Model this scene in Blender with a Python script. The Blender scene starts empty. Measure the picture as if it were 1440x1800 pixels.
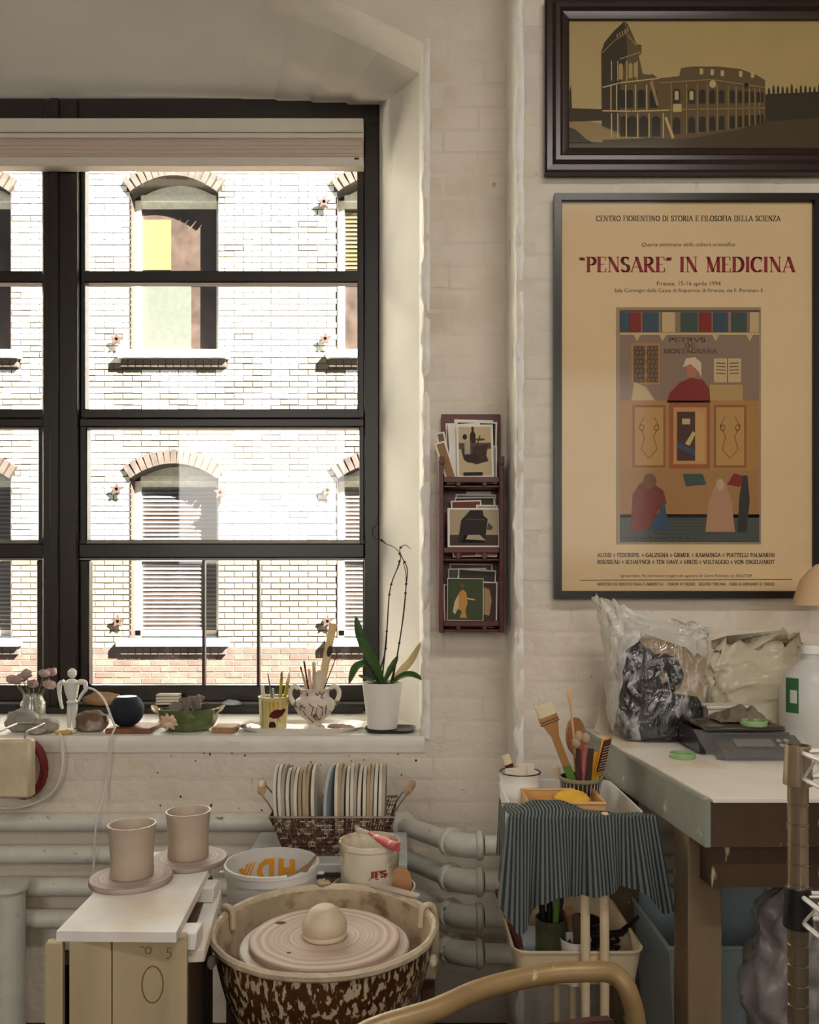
import bpy, bmesh, math, random
from mathutils import Vector, Matrix, Euler, noise
V = Vector
rnd = random.Random(11)
sc = bpy.context.scene
COL = sc.collection
PI = math.pi

# ------------------------------------------------------------------ camera, world, sun, lights, exposure
F, CX, CY, H = 1450.0, 720.0, 1040.0, 1.28          # focal length and horizon in photo pixels, eye height in metres
cam_d = bpy.data.cameras.new('camera')
cam_d.sensor_fit = 'VERTICAL'; cam_d.sensor_height = 24.0
cam_d.lens = 24.0 * F / 1800.0
cam_d.shift_y = (CY - 900.0) / 1800.0
cam_d.clip_start = 0.05; cam_d.clip_end = 200
cam = bpy.data.objects.new('camera', cam_d); COL.objects.link(cam)
cam.location = (0, 0, H); cam.rotation_euler = (PI / 2, 0, 0)
sc.camera = cam

w = bpy.data.worlds.new('sky'); sc.world = w; w.use_nodes = True
wn = w.node_tree.nodes; bg = wn['Background']
sky = wn.new('ShaderNodeTexSky'); sky.sky_type = 'HOSEK_WILKIE'; sky.turbidity = 3.0
sky.sun_direction = V((0.62, -0.5, 0.75)).normalized()
w.node_tree.links.new(sky.outputs['Color'], bg.inputs['Color'])
bg.inputs['Strength'].default_value = 1.6

sun_d = bpy.data.lights.new('sun', 'SUN'); sun_d.energy = 52.0; sun_d.angle = 0.009; sun_d.color = (1.0, 0.97, 0.92)
sun = bpy.data.objects.new('sun', sun_d); COL.objects.link(sun)
sun.rotation_euler = V((-0.62, 0.55, -0.70)).to_track_quat('-Z', 'Y').to_euler()

# unseen fill lights, added in front of the back wall to brighten the room
def area(name, loc, target, sx, sy, energy, color):
    d = bpy.data.lights.new(name, 'AREA'); d.shape = 'RECTANGLE'; d.size = sx; d.size_y = sy
    d.energy = energy; d.color = color
    o = bpy.data.objects.new(name, d); COL.objects.link(o); o.location = loc
    o.rotation_euler = (V(target) - V(loc)).to_track_quat('-Z', 'Y').to_euler()
    return o
area('rear_fill_light', (-1.7, -3.52, 2.45), (-1.7, 0, 2.45), 1.9, 1.7, 31, (1.0, 0.93, 0.85))
area('rear_fill_light', (1.3, -3.52, 2.45), (1.3, 0, 2.45), 1.9, 1.7, 20, (1.0, 0.93, 0.85))
area('overhead_fill_light', (.75, -.1, 3.52), (.75, -.1, 0), 1.3, .22, 20, (1.0, 0.94, 0.86))  # unseen overhead fill, added to brighten the bench and other level tops

vs = sc.view_settings
vs.view_transform = 'Standard'; vs.look = 'None'; vs.gamma = 1.0; vs.use_curve_mapping = False
vs.exposure = 0.76
sc.cycles.max_bounces = 8; sc.cycles.diffuse_bounces = 5; sc.cycles.transparent_max_bounces = 24
sc.cycles.sample_clamp_indirect = 10.0; sc.cycles.caustics_reflective = False; sc.cycles.caustics_refractive = False

# ------------------------------------------------------------------ helpers
YB, YP, YF, YO = 2.45, 2.21, 2.97, 10.0     # brick window wall, poster wall, window plane, house across the street
SILL = 0.853

def P(px, py, Y): return V(((px - CX) / F * Y, Y, H - (py - CY) / F * Y))
def G(px, py, Z): return P(px, py, F * (H - Z) / (py - CY))
def PX(px, Y): return (px - CX) / F * Y
def PZ(py, Y): return H - (py - CY) / F * Y

def S(r, g, b):
    def l(c):
        c /= 255.0
        return c / 12.92 if c <= 0.04045 else ((c + 0.055) / 1.055) ** 2.4
    return (l(r), l(g), l(b))

MATS = {}
def mat(name, col, rough=0.6, metal=0.0, var=0.12, scale=18.0, stretch=(1, 1, 1), bump=0.0, bscale=60.0, spots=None,
        spots2=None, world=False, rnd_obj=0.0, spec=0.5, alpha=1.0, trans=0.0, coat=0.0, translucent=0.0, emit=None, bstretch=None):
    m = bpy.data.materials.new(name); m.use_nodes = True
    N = m.node_tree.nodes; L = m.node_tree.links
    b = N['Principled BSDF']; out = N['Material Output']
    if world:
        g = N.new('ShaderNodeNewGeometry'); co = g.outputs['Position']
    else:
        tc = N.new('ShaderNodeTexCoord'); co = tc.outputs['Object']
    def nz(sc_, st=(1, 1, 1), detail=4.0):
        mp = N.new('ShaderNodeMapping'); mp.inputs['Scale'].default_value = st
        L.new(co, mp.inputs['Vector'])
        n = N.new('ShaderNodeTexNoise'); n.inputs['Scale'].default_value = sc_; n.inputs['Detail'].default_value = detail
        L.new(mp.outputs['Vector'], n.inputs['Vector'])
        return n.outputs['Fac']
    def mix(fac, a, bb):
        x = N.new('ShaderNodeMix'); x.data_type = 'RGBA'
        if fac is not None: L.new(fac, x.inputs[0])
        for sock, val in ((x.inputs[6], a), (x.inputs[7], bb)):
            if isinstance(val, tuple): sock.default_value = (*val[:3], 1)
            else: L.new(val, sock)
        return x.outputs[2]
    lo = tuple(c * (1 - var) for c in col); hi = tuple(min(1, c * (1 + var)) for c in col)
    r = N.new('ShaderNodeMapRange'); r.inputs[1].default_value = 0.3; r.inputs[2].default_value = 0.7
    L.new(nz(scale, stretch), r.inputs[0])
    c = mix(r.outputs[0], lo, hi)
    for sp in (spots, spots2):
        if sp:
            c2, s2, thr, soft = sp[:4]; st2 = sp[4] if len(sp) > 4 else (1, 1, 1)
            r2 = N.new('ShaderNodeMapRange'); r2.inputs[1].default_value = thr - soft; r2.inputs[2].default_value = thr + soft
            L.new(nz(s2, st2, 6.0), r2.inputs[0])
            c = mix(r2.outputs[0], c, c2)
    if rnd_obj:
        oi = N.new('ShaderNodeObjectInfo')
        mr = N.new('ShaderNodeMapRange'); mr.inputs[3].default_value = 1 - rnd_obj; mr.inputs[4].default_value = 1 + rnd_obj
        L.new(oi.outputs['Random'], mr.inputs[0])
        hs = N.new('ShaderNodeHueSaturation'); L.new(mr.outputs[0], hs.inputs['Value']); L.new(c, hs.inputs['Color'])
        c = hs.outputs['Color']
    L.new(c, b.inputs['Base Color'])
    b.inputs['Roughness'].default_value = rough; b.inputs['Metallic'].default_value = metal
    b.inputs['Specular IOR Level'].default_value = spec
    b.inputs['Coat Weight'].default_value = coat
    b.inputs['Transmission Weight'].default_value = trans
    if bump:
        bp = N.new('ShaderNodeBump'); bp.inputs['Strength'].default_value = bump; bp.inputs['Distance'].default_value = 0.01
        L.new(nz(bscale, bstretch or stretch, 5.0), bp.inputs['Height']); L.new(bp.outputs[0], b.inputs['Normal'])
    sh = b.outputs[0]
    if translucent:
        t = N.new('ShaderNodeBsdfTranslucent'); L.new(c, t.inputs['Color'])
        x = N.new('ShaderNodeMixShader'); x.inputs[0].default_value = translucent
        L.new(sh, x.inputs[1]); L.new(t.outputs[0], x.inputs[2]); sh = x.outputs[0]
    if alpha < 1:
        t = N.new('ShaderNodeBsdfTransparent')
        x = N.new('ShaderNodeMixShader'); x.inputs[0].default_value = alpha
        L.new(t.outputs[0], x.inputs[1]); L.new(sh, x.inputs[2]); sh = x.outputs[0]
    L.new(sh, out.inputs['Surface'])
    MATS[name] = m
    return m

def glass_mat(name, tint=(1, 1, 1), gloss=0.06, rough=0.02, haze=0.0):
    m = bpy.data.materials.new(name); m.use_nodes = True
    N = m.node_tree.nodes; L = m.node_tree.links
    for n in list(N): N.remove(n)
    out = N.new('ShaderNodeOutputMaterial')
    t = N.new('ShaderNodeBsdfTransparent'); t.inputs[0].default_value = (*tint, 1)
    g = N.new('ShaderNodeBsdfGlossy'); g.inputs['Roughness'].default_value = rough
    lw = N.new('ShaderNodeLayerWeight'); lw.inputs[0].default_value = .5      # Schlick reflectance, same from both sides
    pw = N.new('ShaderNodeMath'); pw.operation = 'POWER'; pw.inputs[1].default_value = 5; L.new(lw.outputs['Facing'], pw.inputs[0])
    mu = N.new('ShaderNodeMath'); mu.operation = 'MULTIPLY_ADD'; mu.inputs[1].default_value = gloss * 8; mu.inputs[2].default_value = gloss
    L.new(pw.outputs[0], mu.inputs[0]); mu.use_clamp = True
    x = N.new('ShaderNodeMixShader'); L.new(mu.outputs[0], x.inputs[0]); L.new(t.outputs[0], x.inputs[1]); L.new(g.outputs[0], x.inputs[2])
    sh = x.outputs[0]
    if haze:
        d = N.new('ShaderNodeBsdfDiffuse'); d.inputs[0].default_value = (0.9, 0.9, 0.88, 1)
        nt = N.new('ShaderNodeTexNoise'); nt.inputs['Scale'].default_value = 9
        mr = N.new('ShaderNodeMapRange'); mr.inputs[1].default_value = 0.35; mr.inputs[2].default_value = 0.8; mr.inputs[4].default_value = haze
        L.new(nt.outputs[0], mr.inputs[0])
        y = N.new('ShaderNodeMixShader'); L.new(mr.outputs[0], y.inputs[0]); L.new(sh, y.inputs[1]); L.new(d.outputs[0], y.inputs[2]); sh = y.outputs[0]
    L.new(sh, out.inputs['Surface'])
    return m

def print_mat():
    m = bpy.data.materials.new('printed_ink'); m.use_nodes = True
    N = m.node_tree.nodes; L = m.node_tree.links
    a = N.new('ShaderNodeAttribute'); a.attribute_name = 'Col'
    L.new(a.outputs['Color'], N['Principled BSDF'].inputs['Base Color'])
    N['Principled BSDF'].inputs['Roughness'].default_value = 0.6
    N['Principled BSDF'].inputs['Specular IOR Level'].default_value = 0.3
    return m
INK = print_mat()

WM = {}
def wm(o): return WM.get(o.name, Matrix.Identity(4))

def tag(o, label=None, cat=None, group=None, kind=None):
    if label: o['label'] = label
    if cat: o['category'] = cat
    if group: o['group'] = group
    if kind: o['kind'] = kind
    return o

def thing(name, label, cat, loc, group=None, rz=0.0):
    o = bpy.data.objects.new(name, None); COL.objects.link(o)
    o.empty_display_size = 0.02
    o.location = loc; o.rotation_euler = (0, 0, rz)
    WM[o.name] = Matrix.Translation(V(loc)) @ Matrix.Rotation(rz, 4, 'Z')
    tag(o, label, cat, group)
    return o

def struct_root(name, loc=(0, 0, 0)):
    o = bpy.data.objects.new(name, None); COL.objects.link(o); o.location = loc
    WM[o.name] = Matrix.Translation(V(loc)); o['kind'] = 'structure'
    return o

def frame_to(p0, p1, up=V((0, 0, 1))):
    """matrix whose Z axis runs from p0 to p1, origin p0"""
    z = (V(p1) - V(p0)).normalized()
    x = up.cross(z)
    if x.length < 1e-4: x = V((1, 0, 0))
    x.normalize(); y = z.cross(x)
    m = Matrix((x, y, z)).transposed().to_4x4(); m.translation = V(p0)
    return m

def hull2(pts):
    pts = sorted(set((round(a, 6), round(b, 6)) for a, b in pts))
    if len(pts) < 3: return pts
    def cr(o, a, b): return (a[0] - o[0]) * (b[1] - o[1]) - (a[1] - o[1]) * (b[0] - o[0])
    lo, up = [], []
    for p in pts:
        while len(lo) > 1 and cr(lo[-2], lo[-1], p) <= 0: lo.pop()
        lo.append(p)
    for p in reversed(pts):
        while len(up) > 1 and cr(up[-2], up[-1], p) <= 0: up.pop()
        up.append(p)
    return lo[:-1] + up[:-1]

class MB:
    def __init__(s): s.v, s.f, s.m = [], [], []
    def add(s, vs_, fs, mi=0, M=None):
        b = len(s.v)
        s.v += [(M @ V(p)) if M is not None else V(p) for p in vs_]
        s.f += [[i + b for i in f] for f in fs]; s.m += [mi] * len(fs)
        return s
    def box(s, c, d, M=None, mi=0, bev=0.0):
        x, y, z = d[0] / 2, d[1] / 2, d[2] / 2
        if not bev:
            vs_ = [(c[0] + a * x, c[1] + e * y, c[2] + g * z) for a in (-1, 1) for e in (-1, 1) for g in (-1, 1)]
            fs = [(0, 1, 3, 2), (4, 6, 7, 5), (0, 4, 5, 1), (2, 3, 7, 6), (0, 2, 6, 4), (1, 5, 7, 3)]
            return s.add(vs_, fs, mi, M)
        k = min(bev, x * .9, y * .9, z * .9); vs_ = []; idx = {}
        for a in (-1, 1):
            for e in (-1, 1):
                for g in (-1, 1):
                    for ax in range(3):
                        q = [a * (x - k), e * (y - k), g * (z - k)]; q[ax] += (a, e, g)[ax] * k
                        idx[(a, e, g, ax)] = len(vs_); vs_.append((c[0] + q[0], c[1] + q[1], c[2] + q[2]))
        fs = []
        for ax in range(3):
            o1, o2 = [i for i in range(3) if i != ax]
            for sg in (-1, 1):
                ring = []
                for (p, q) in ((-1, -1), (1, -1), (1, 1), (-1, 1)):
                    k3 = [0, 0, 0]; k3[ax] = sg; k3[o1] = p; k3[o2] = q
                    ring.append(idx[(*k3, ax)])
                fs.append(ring)
            for p in (-1, 1):
                for q in (-1, 1):
                    e = []
                    for t in (-1, 1):
                        k3 = [0, 0, 0]; k3[ax] = t; k3[o1] = p; k3[o2] = q
                        e.append((idx[(*k3, o1)], idx[(*k3, o2)]))
                    fs.append([e[0][0], e[0][1], e[1][1], e[1][0]])
        for a in (-1, 1):
            for e in (-1, 1):
                for g in (-1, 1): fs.append([idx[(a, e, g, i)] for i in range(3)])
        return s.add(vs_, fs, mi, M)
    def tube(s, pts, r, n=8, closed=False, mi=0, M=None, flat=None):
        pts = [V(p) for p in pts]; k = len(pts)
        rr = r if isinstance(r, (list, tuple)) else [r] * k
        T = []
        for i in range(k):
            a = pts[(i - 1) % k] if (closed or i) else pts[0]
            b = pts[(i + 1) % k] if (closed or i < k - 1) else pts[-1]
            T.append((b - a).normalized())
        u = V((0, 0, 1)) if abs(T[0].z) < 0.9 else V((1, 0, 0))
        u = (u - T[0] * u.dot(T[0])).normalized(); vs_ = []
        for i in range(k):
            u = (u - T[i] * u.dot(T[i])).normalized(); q = T[i].cross(u)
            for j in range(n):
                a = 2 * PI * j / n
                e = q * math.cos(a) * (flat or 1.0) + u * math.sin(a)
                vs_.append(pts[i] + e * rr[i])
        fs = []
        for i in range(k if closed else k - 1):
            for j in range(n):
                a, b = i * n + j, i * n + (j + 1) % n
                c, d = ((i + 1) % k) * n + (j + 1) % n, ((i + 1) % k) * n + j
                fs.append([a, b, c, d])
        if not closed:
            fs.append(list(range(n))[::-1]); fs.append([(k - 1) * n + j for j in range(n)])
        return s.add(vs_, fs, mi, M)
    def lathe(s, prof, n=32, M=None, mi=0, c=(0, 0, 0), wob=None):
        """prof: (r, z) from one end to the other; closed at the ends that have r=0"""
        vs_, rings = [], []
        for (r, z) in prof:
            if r < 1e-6: rings.append([len(vs_)]); vs_.append((c[0], c[1], c[2] + z))
            else:
                ring = []
                for j in range(n):
                    a = 2 * PI * j / n; q = r + (wob(a, z) if wob else 0)
                    ring.append(len(vs_)); vs_.append((c[0] + q * math.cos(a), c[1] + q * math.sin(a), c[2] + z))
                rings.append(ring)
        fs = []
        for A, B in zip(rings, rings[1:]):
            for j in range(n):
                if len(A) == 1 and len(B) == 1: continue
                if len(A) == 1: fs.append([A[0], B[(j + 1) % n], B[j]])
                elif len(B) == 1: fs.append([A[j], A[(j + 1) % n], B[0]])
                else: fs.append([A[j], A[(j + 1) % n], B[(j + 1) % n], B[j]])
        return s.add(vs_, fs, mi, M)
    def cyl(s, p0, p1, r0, r1=None, n=12, mi=0):
        r1 = r0 if r1 is None else r1
        L_ = (V(p1) - V(p0)).length
        return s.lathe([(0, 0), (r0, 0), (r1, L_), (0, L_)], n, frame_to(p0, p1), mi)
    def prism(s, poly, t, M=None, mi=0):
        """polygon in the XY plane, extruded from z=0 to z=t"""
        n = len(poly)
        vs_ = [(x, y, 0) for x, y in poly] + [(x, y, t) for x, y in poly]
        fs = [list(range(n))[::-1], list(range(n, 2 * n))] + [[i, (i + 1) % n, n + (i + 1) % n, n + i] for i in range(n)]
        return s.add(vs_, fs, mi, M)
    def grid(s, fn, nu, nv, mi=0, cu=False, cv=False, M=None):
        vs_ = [fn(i / (nu if cu else nu - 1), j / (nv if cv else nv - 1)) for i in range(nu) for j in range(nv)]
        fs = []
        for i in range(nu if cu else nu - 1):
            for j in range(nv if cv else nv - 1):
                a, b = i, (i + 1) % nu; c, d = j, (j + 1) % nv
                fs.append([a * nv + c, b * nv + c, b * nv + d, a * nv + d])
        return s.add(vs_, fs, mi, M)
    def sheet(s, fn, nu, nv, t=0.0008, mi=0):
        """a grid with real thickness t"""
        pt = [[V(fn(i / (nu - 1), j / (nv - 1))) for j in range(nv)] for i in range(nu)]
        vs_ = []
        for sg in (0.5, -0.5):
            for i in range(nu):
                for j in range(nv):
                    du = pt[min(i + 1, nu - 1)][j] - pt[max(i - 1, 0)][j]; dv = pt[i][min(j + 1, nv - 1)] - pt[i][max(j - 1, 0)]
                    n_ = du.cross(dv)
                    n_ = n_.normalized() if n_.length > 1e-12 else V((0, 0, 1))
                    vs_.append(pt[i][j] + n_ * t * sg)
        K = nu * nv; fs = []
        for i in range(nu - 1):
            for j in range(nv - 1):
                a = [i * nv + j, (i + 1) * nv + j, (i + 1) * nv + j + 1, i * nv + j + 1]
                fs.append(a); fs.append([K + q for q in a[::-1]])
        rim = [i * nv for i in range(nu)] + [(nu - 1) * nv + j for j in range(1, nv)] + [i * nv + nv - 1 for i in range(nu - 2, -1, -1)] + [j for j in range(nv - 2, 0, -1)]
        for a, b in zip(rim, rim[1:] + rim[:1]): fs.append([a, K + a, K + b, b])
        return s.add(vs_, fs, mi)
    def blob(s, c, d, amp=0.15, fr=2.0, nu=20, nv=12, seed=0, M=None, mi=0, flatbot=False):
        vs_, rings = [], []
        for i in range(nv + 1):
            th = PI * i / nv
            row = []
            for j in range(nu if 0 < i < nv else 1):
                ph = 2 * PI * j / nu
                q = V((math.sin(th) * math.cos(ph), math.sin(th) * math.sin(ph), math.cos(th)))
                k = 1 + amp * noise.noise(q * fr + V((seed * 7.3, seed * 1.7, seed * 3.1)))
                p = V((q.x * d[0] / 2 * k, q.y * d[1] / 2 * k, q.z * d[2] / 2 * k))
                if flatbot: p.z = max(p.z, -d[2] / 2 * .8)
                row.append(len(vs_)); vs_.append(V(c) + p)
            rings.append(row)
        fs = []
        for A, B in zip(rings, rings[1:]):
            for j in range(nu):
                if len(A) == 1: fs.append([A[0], B[j], B[(j + 1) % nu]])
                elif len(B) == 1: fs.append([A[j], B[0], A[(j + 1) % nu]])
                else: fs.append([A[j], B[j], B[(j + 1) % nu], A[(j + 1) % nu]])
        return s.add(vs_, fs, mi, M)
    def build(s, name, m, parent=None, origin=None, sharp=38, smooth=True, recalc=True, kind=None):
        me = bpy.data.meshes.new(name)
        if parent is not None: inv = wm(parent).inverted(); vv = [inv @ p for p in s.v]
        else:
            if origin is None:
                xs = [p.x for p in s.v]; ys = [p.y for p in s.v]; zs = [p.z for p in s.v]
                origin = V(((min(xs) + max(xs)) / 2, (min(ys) + max(ys)) / 2, min(zs)))
            origin = V(origin); vv = [p - origin for p in s.v]
        me.from_pydata([tuple(p) for p in vv], [], s.f)
        if recalc:
            bm = bmesh.new(); bm.from_mesh(me); bmesh.ops.recalc_face_normals(bm, faces=bm.faces)
            bm.to_mesh(me); bm.free()
        for mm in (m if isinstance(m, (list, tuple)) else [m]): me.materials.append(mm)
        if isinstance(m, (list, tuple)): me.polygons.foreach_set('material_index', s.m)
        if smooth:
            me.polygons.foreach_set('use_smooth', [True] * len(me.polygons))
            me.set_sharp_from_angle(angle=math.radians(sharp))
        me.update()
        o = bpy.data.objects.new(name, me); COL.objects.link(o)
        if parent is not None: o.parent = parent; WM[o.name] = wm(parent)
        else: o.location = origin; WM[o.name] = Matrix.Translation(origin)
        if kind: o['kind'] = kind
        return o

def copy_tree(o, parent=None, loc=None, rz=None):
    c = o.copy(); COL.objects.link(c); c.parent = parent
    if loc is not None: c.location = loc
    if rz is not None: c.rotation_euler.z = rz
    for ch in list(o.children): copy_tree(ch, c)
    return c

def smooth_path(pts, n=6, closed=False):
    """Catmull-Rom through the points"""
    pts = [V(p) for p in pts]; k = len(pts); out = []
    for i in range(k if closed else k - 1):
        p0 = pts[(i - 1) % k] if (closed or i) else pts[0] * 2 - pts[1]
        p1, p2 = pts[i], pts[(i + 1) % k]
        p3 = pts[(i + 2) % k] if (closed or i < k - 2) else pts[-1] * 2 - pts[-2]
        for j in range(n):
            t = j / n
            out.append(0.5 * ((2 * p1) + (p2 - p0) * t + (2 * p0 - 5 * p1 + 4 * p2 - p3) * t * t + (3 * p1 - p0 - 3 * p2 + p3) * t ** 3))
    if not closed: out.append(pts[-1])
    return out

def interp(tab, x):
    if x <= tab[0][0]: return tab[0][1]
    for (a, b), (c, d) in zip(tab, tab[1:]):
        if x <= c: return b + (d - b) * (x - a) / (c - a)
    return tab[-1][1]

# ---- flat print: coloured polygons laid on a surface (lettering, pictures)
class Print:
    def __init__(s): s.items = []
    def poly(s, pts, col, layer=1): s.items.append((list(pts), col, layer)); return s
    def rect(s, x0, y0, x1, y1, col, layer=1): return s.poly([(x0, y0), (x1, y0), (x1, y1), (x0, y1)], col, layer)
    def ell(s, cx, cy, rx, ry, col, layer=1, n=16, a0=0, a1=360):
        return s.poly([(cx + rx * math.cos(math.radians(a0 + (a1 - a0) * i / n)), cy + ry * math.sin(math.radians(a0 + (a1 - a0) * i / n))) for i in range(n + (a1 - a0 != 360))], col, layer)
    def line(s, pts, wdt, col, layer=1):
        for (a, b), (c, d) in zip(pts, pts[1:]):
            l = math.hypot(c - a, d - b) or 1; nx, ny = -(d - b) / l * wdt / 2, (c - a) / l * wdt / 2
            ex, ey = (c - a) / l * wdt * .3, (d - b) / l * wdt * .3
            s.poly([(a + nx - ex, b + ny - ey), (c + nx + ex, d + ny + ey), (c - nx + ex, d - ny + ey), (a - nx - ex, b - ny - ey)], col, layer)
        return s
    def arch(s, x0, x1, y0, y1, col, layer=1):
        r = (x1 - x0) / 2; cx = (x0 + x1) / 2
        return s.poly([(x0, y1)] + [(cx - r * math.cos(PI * i / 8), y0 + r - r * math.sin(PI * i / 8)) for i in range(9)] + [(x1, y1)], col, layer)
    def build(s, name, place, parent, cuts=0):
        """place(x, y, layer) -> world point"""
        bm = bmesh.new(); cl = bm.loops.layers.float_color.new('Col'); lay = {}
        for pts, col, layer in s.items:
            b2 = bmesh.new()
            try: f = b2.faces.new([b2.verts.new((x, y, 0)) for x, y in pts])
            except ValueError: b2.free(); continue
            if len(pts) > 4 or cuts: bmesh.ops.triangulate(b2, faces=b2.faces[:])
            for _ in range(cuts): bmesh.ops.subdivide_edges(b2, edges=b2.edges[:], cuts=1, use_grid_fill=True)
            mp = {v: bm.verts.new(place(v.co.x, v.co.y, layer)) for v in b2.verts}
            for f in b2.faces:
                try: nf = bm.faces.new([mp[v] for v in f.verts])
                except ValueError: continue
                for l in nf.loops: l[cl] = (*col, 1)
            b2.free()
        inv = wm(parent).inverted()
        bmesh.ops.transform(bm, matrix=inv, verts=bm.verts)
        me = bpy.data.meshes.new(name); bm.to_mesh(me); bm.free(); me.materials.append(INK)
        o = bpy.data.objects.new(name, me); COL.objects.link(o); o.parent = parent; WM[o.name] = wm(parent)
        return o

# ---- a small serif face drawn with a broad pen (capitals, figures)
def arc(cx, cy, rx, ry, a0, a1, n=9):
    return [(cx + rx * math.cos(math.radians(a0 + (a1 - a0) * i / n)), cy + ry * math.sin(math.radians(a0 + (a1 - a0) * i / n))) for i in range(n + 1)]
GL = {  # width, thick strokes, thin strokes, serif points
 'A': (.74, [[(.37, 1), (.68, 0)]], [[(.37, 1), (.06, 0)], [(.16, .33), (.56, .33)]], [(.06, 0), (.68, 0)]),
 'B': (.64, [[(.14, 0), (.14, 1)], arc(.3, .76, .22, .24, 90, -90), arc(.3, .26, .27, .26, 90, -90)], [[(.14, 1), (.3, 1)], [(.14, .52), (.3, .52)], [(.14, 0), (.3, 0)]], [(.1, 0), (.1, 1)]),
 'C': (.72, [arc(.4, .5, .33, .5, 48, 312, 16)], [[(.62, .72), (.64, .98)]], []),
 'D': (.76, [[(.14, 0), (.14, 1)], arc(.3, .5, .37, .5, 90, -90, 12)], [[(.14, 1), (.3, 1)], [(.14, 0), (.3, 0)]], [(.1, 0), (.1, 1)]),
 'E': (.6, [[(.14, 0), (.14, 1)]], [[(.14, 1), (.52, 1), (.53, .8)], [(.14, .52), (.42, .52)], [(.14, 0), (.54, 0), (.56, .22)]], [(.1, 0), (.1, 1)]),
 'F': (.56, [[(.14, 0), (.14, 1)]], [[(.14, 1), (.52, 1), (.53, .8)], [(.14, .52), (.42, .52)]], [(.14, 0), (.1, 1)]),
 'G': (.76, [arc(.4, .5, .33, .5, 48, 330, 16), [(.64, .08), (.64, .4)]], [[(.5, .42), (.74, .42)]], []),
 'H': (.8, [[(.14, 0), (.14, 1)], [(.66, 0), (.66, 1)]], [[(.14, .52), (.66, .52)]], [(.14, 0), (.14, 1), (.66, 0), (.66, 1)]),
 'I': (.3, [[(.15, 0), (.15, 1)]], [], [(.15, 0), (.15, 1)]),
 'J': (.4, [[(.24, .12), (.24, 1)]], [arc(.1, .12, .14, .14, 0, -120, 5)], [(.24, 1)]),
 'K': (.72, [[(.14, 0), (.14, 1)], [(.28, .58), (.62, 0)]], [[(.14, .42), (.56, 1)]], [(.14, 0), (.14, 1), (.62, 0), (.56, 1)]),
 'L': (.58, [[(.14, 0), (.14, 1)]], [[(.14, 0), (.52, 0), (.54, .22)]], [(.1, 0), (.14, 1)]),
 'M': (.92, [[(.16, 1), (.45, .02)], [(.78, 0), (.78, 1)]], [[(.14, 0), (.16, 1)], [(.45, .02), (.76, 1)]], [(.14, 0), (.78, 0), (.12, 1), (.82, 1)]),
 'N': (.78, [[(.14, 1), (.64, 0)]], [[(.14, 0), (.14, 1)], [(.64, 0), (.64, 1)]], [(.14, 0), (.1, 1), (.64, 1)]),
 'O': (.8, [arc(.4, .5, .33, .5, 0, 360, 20)], [], []),
 'P': (.6, [[(.14, 0), (.14, 1)], arc(.28, .73, .26, .27, 90, -90)], [[(.14, 1), (.28, 1)], [(.14, .46), (.28, .46)]], [(.14, 0), (.1, 1)]),
 'Q': (.8, [arc(.4, .5, .33, .5, 0, 360, 20), [(.45, .05), (.75, -.15)]], [], []),
 'R': (.7, [[(.14, 0), (.14, 1)], arc(.28, .74, .25, .26, 90, -90), [(.3, .48), (.62, 0)]], [[(.14, 1), (.28, 1)], [(.14, .48), (.3, .48)]], [(.14, 0), (.1, 1), (.62, 0)]),
 'S': (.54, [arc(.27, .75, .19, .25, 40, 200, 8) + arc(.27, .25, .21, .25, 100, -150, 10)], [[(.44, .76), (.45, .97)], [(.08, .03), (.08, .26)]], []),
 'T': (.68, [[(.34, 0), (.34, 1)]], [[(.05, .8), (.06, 1), (.62, 1), (.63, .8)]], [(.34, 0)]),
 'U': (.76, [[(.14, 1), (.14, .3)] + arc(.38, .3, .24, .3, 180, 360)], [[(.62, .3), (.62, 1)]], [(.14, 1), (.62, 1)]),
 'V': (.72, [[(.06, 1), (.37, 0)]], [[(.37, 0), (.66, 1)]], [(.06, 1), (.66, 1)]),
 'W': (1.0, [[(.06, 1), (.3, 0)], [(.5, 1), (.72, 0)]], [[(.3, 0), (.5, 1)], [(.72, 0), (.94, 1)]], [(.06, 1), (.94, 1)]),
 'X': (.7, [[(.06, 1), (.62, 0)]], [[(.06, 0), (.62, 1)]], [(.06, 1), (.62, 0), (.06, 0), (.62, 1)]),
 'Y': (.68, [[(.06, 1), (.34, .48)], [(.34, 0), (.34, .48)]], [[(.34, .48), (.62, 1)]], [(.06, 1), (.62, 1), (.34, 0)]),
 'Z': (.62, [[(.56, 1), (.06, 0)]], [[(.08, .8), (.08, 1), (.56, 1)], [(.06, 0), (.56, 0), (.57, .2)]], []),
 '0': (.5, [arc(.25, .5, .19, .5, 0, 360, 16)], [], []),
 '1': (.36, [[(.2, 0), (.2, 1)]], [[(.08, .85), (.2, 1)]], [(.2, 0)]),
 '-': (.4, [], [[(.06, .36), (.34, .36)]], []),
 '.': (.24, [[(.12, 0), (.12, .05)]], [], []), ',': (.24, [[(.13, .05), (.09, -.14)]], [], []),
 '*': (.5, [], [[(.1, .1), (.4, .1), (.4, .75), (.1, .75), (.1, .1)]], []),
 '^': (.36, [[(.06, .95), (.1, .8)], [(.2, .95), (.24, .8)]], [], []), '~': (.36, [[(.12, .95), (.06, .78)], [(.26, .95), (.2, .78)]], [], []),
 '+': (.4, [[(.17, .4), (.2, .46)]], [], []),
}
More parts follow.
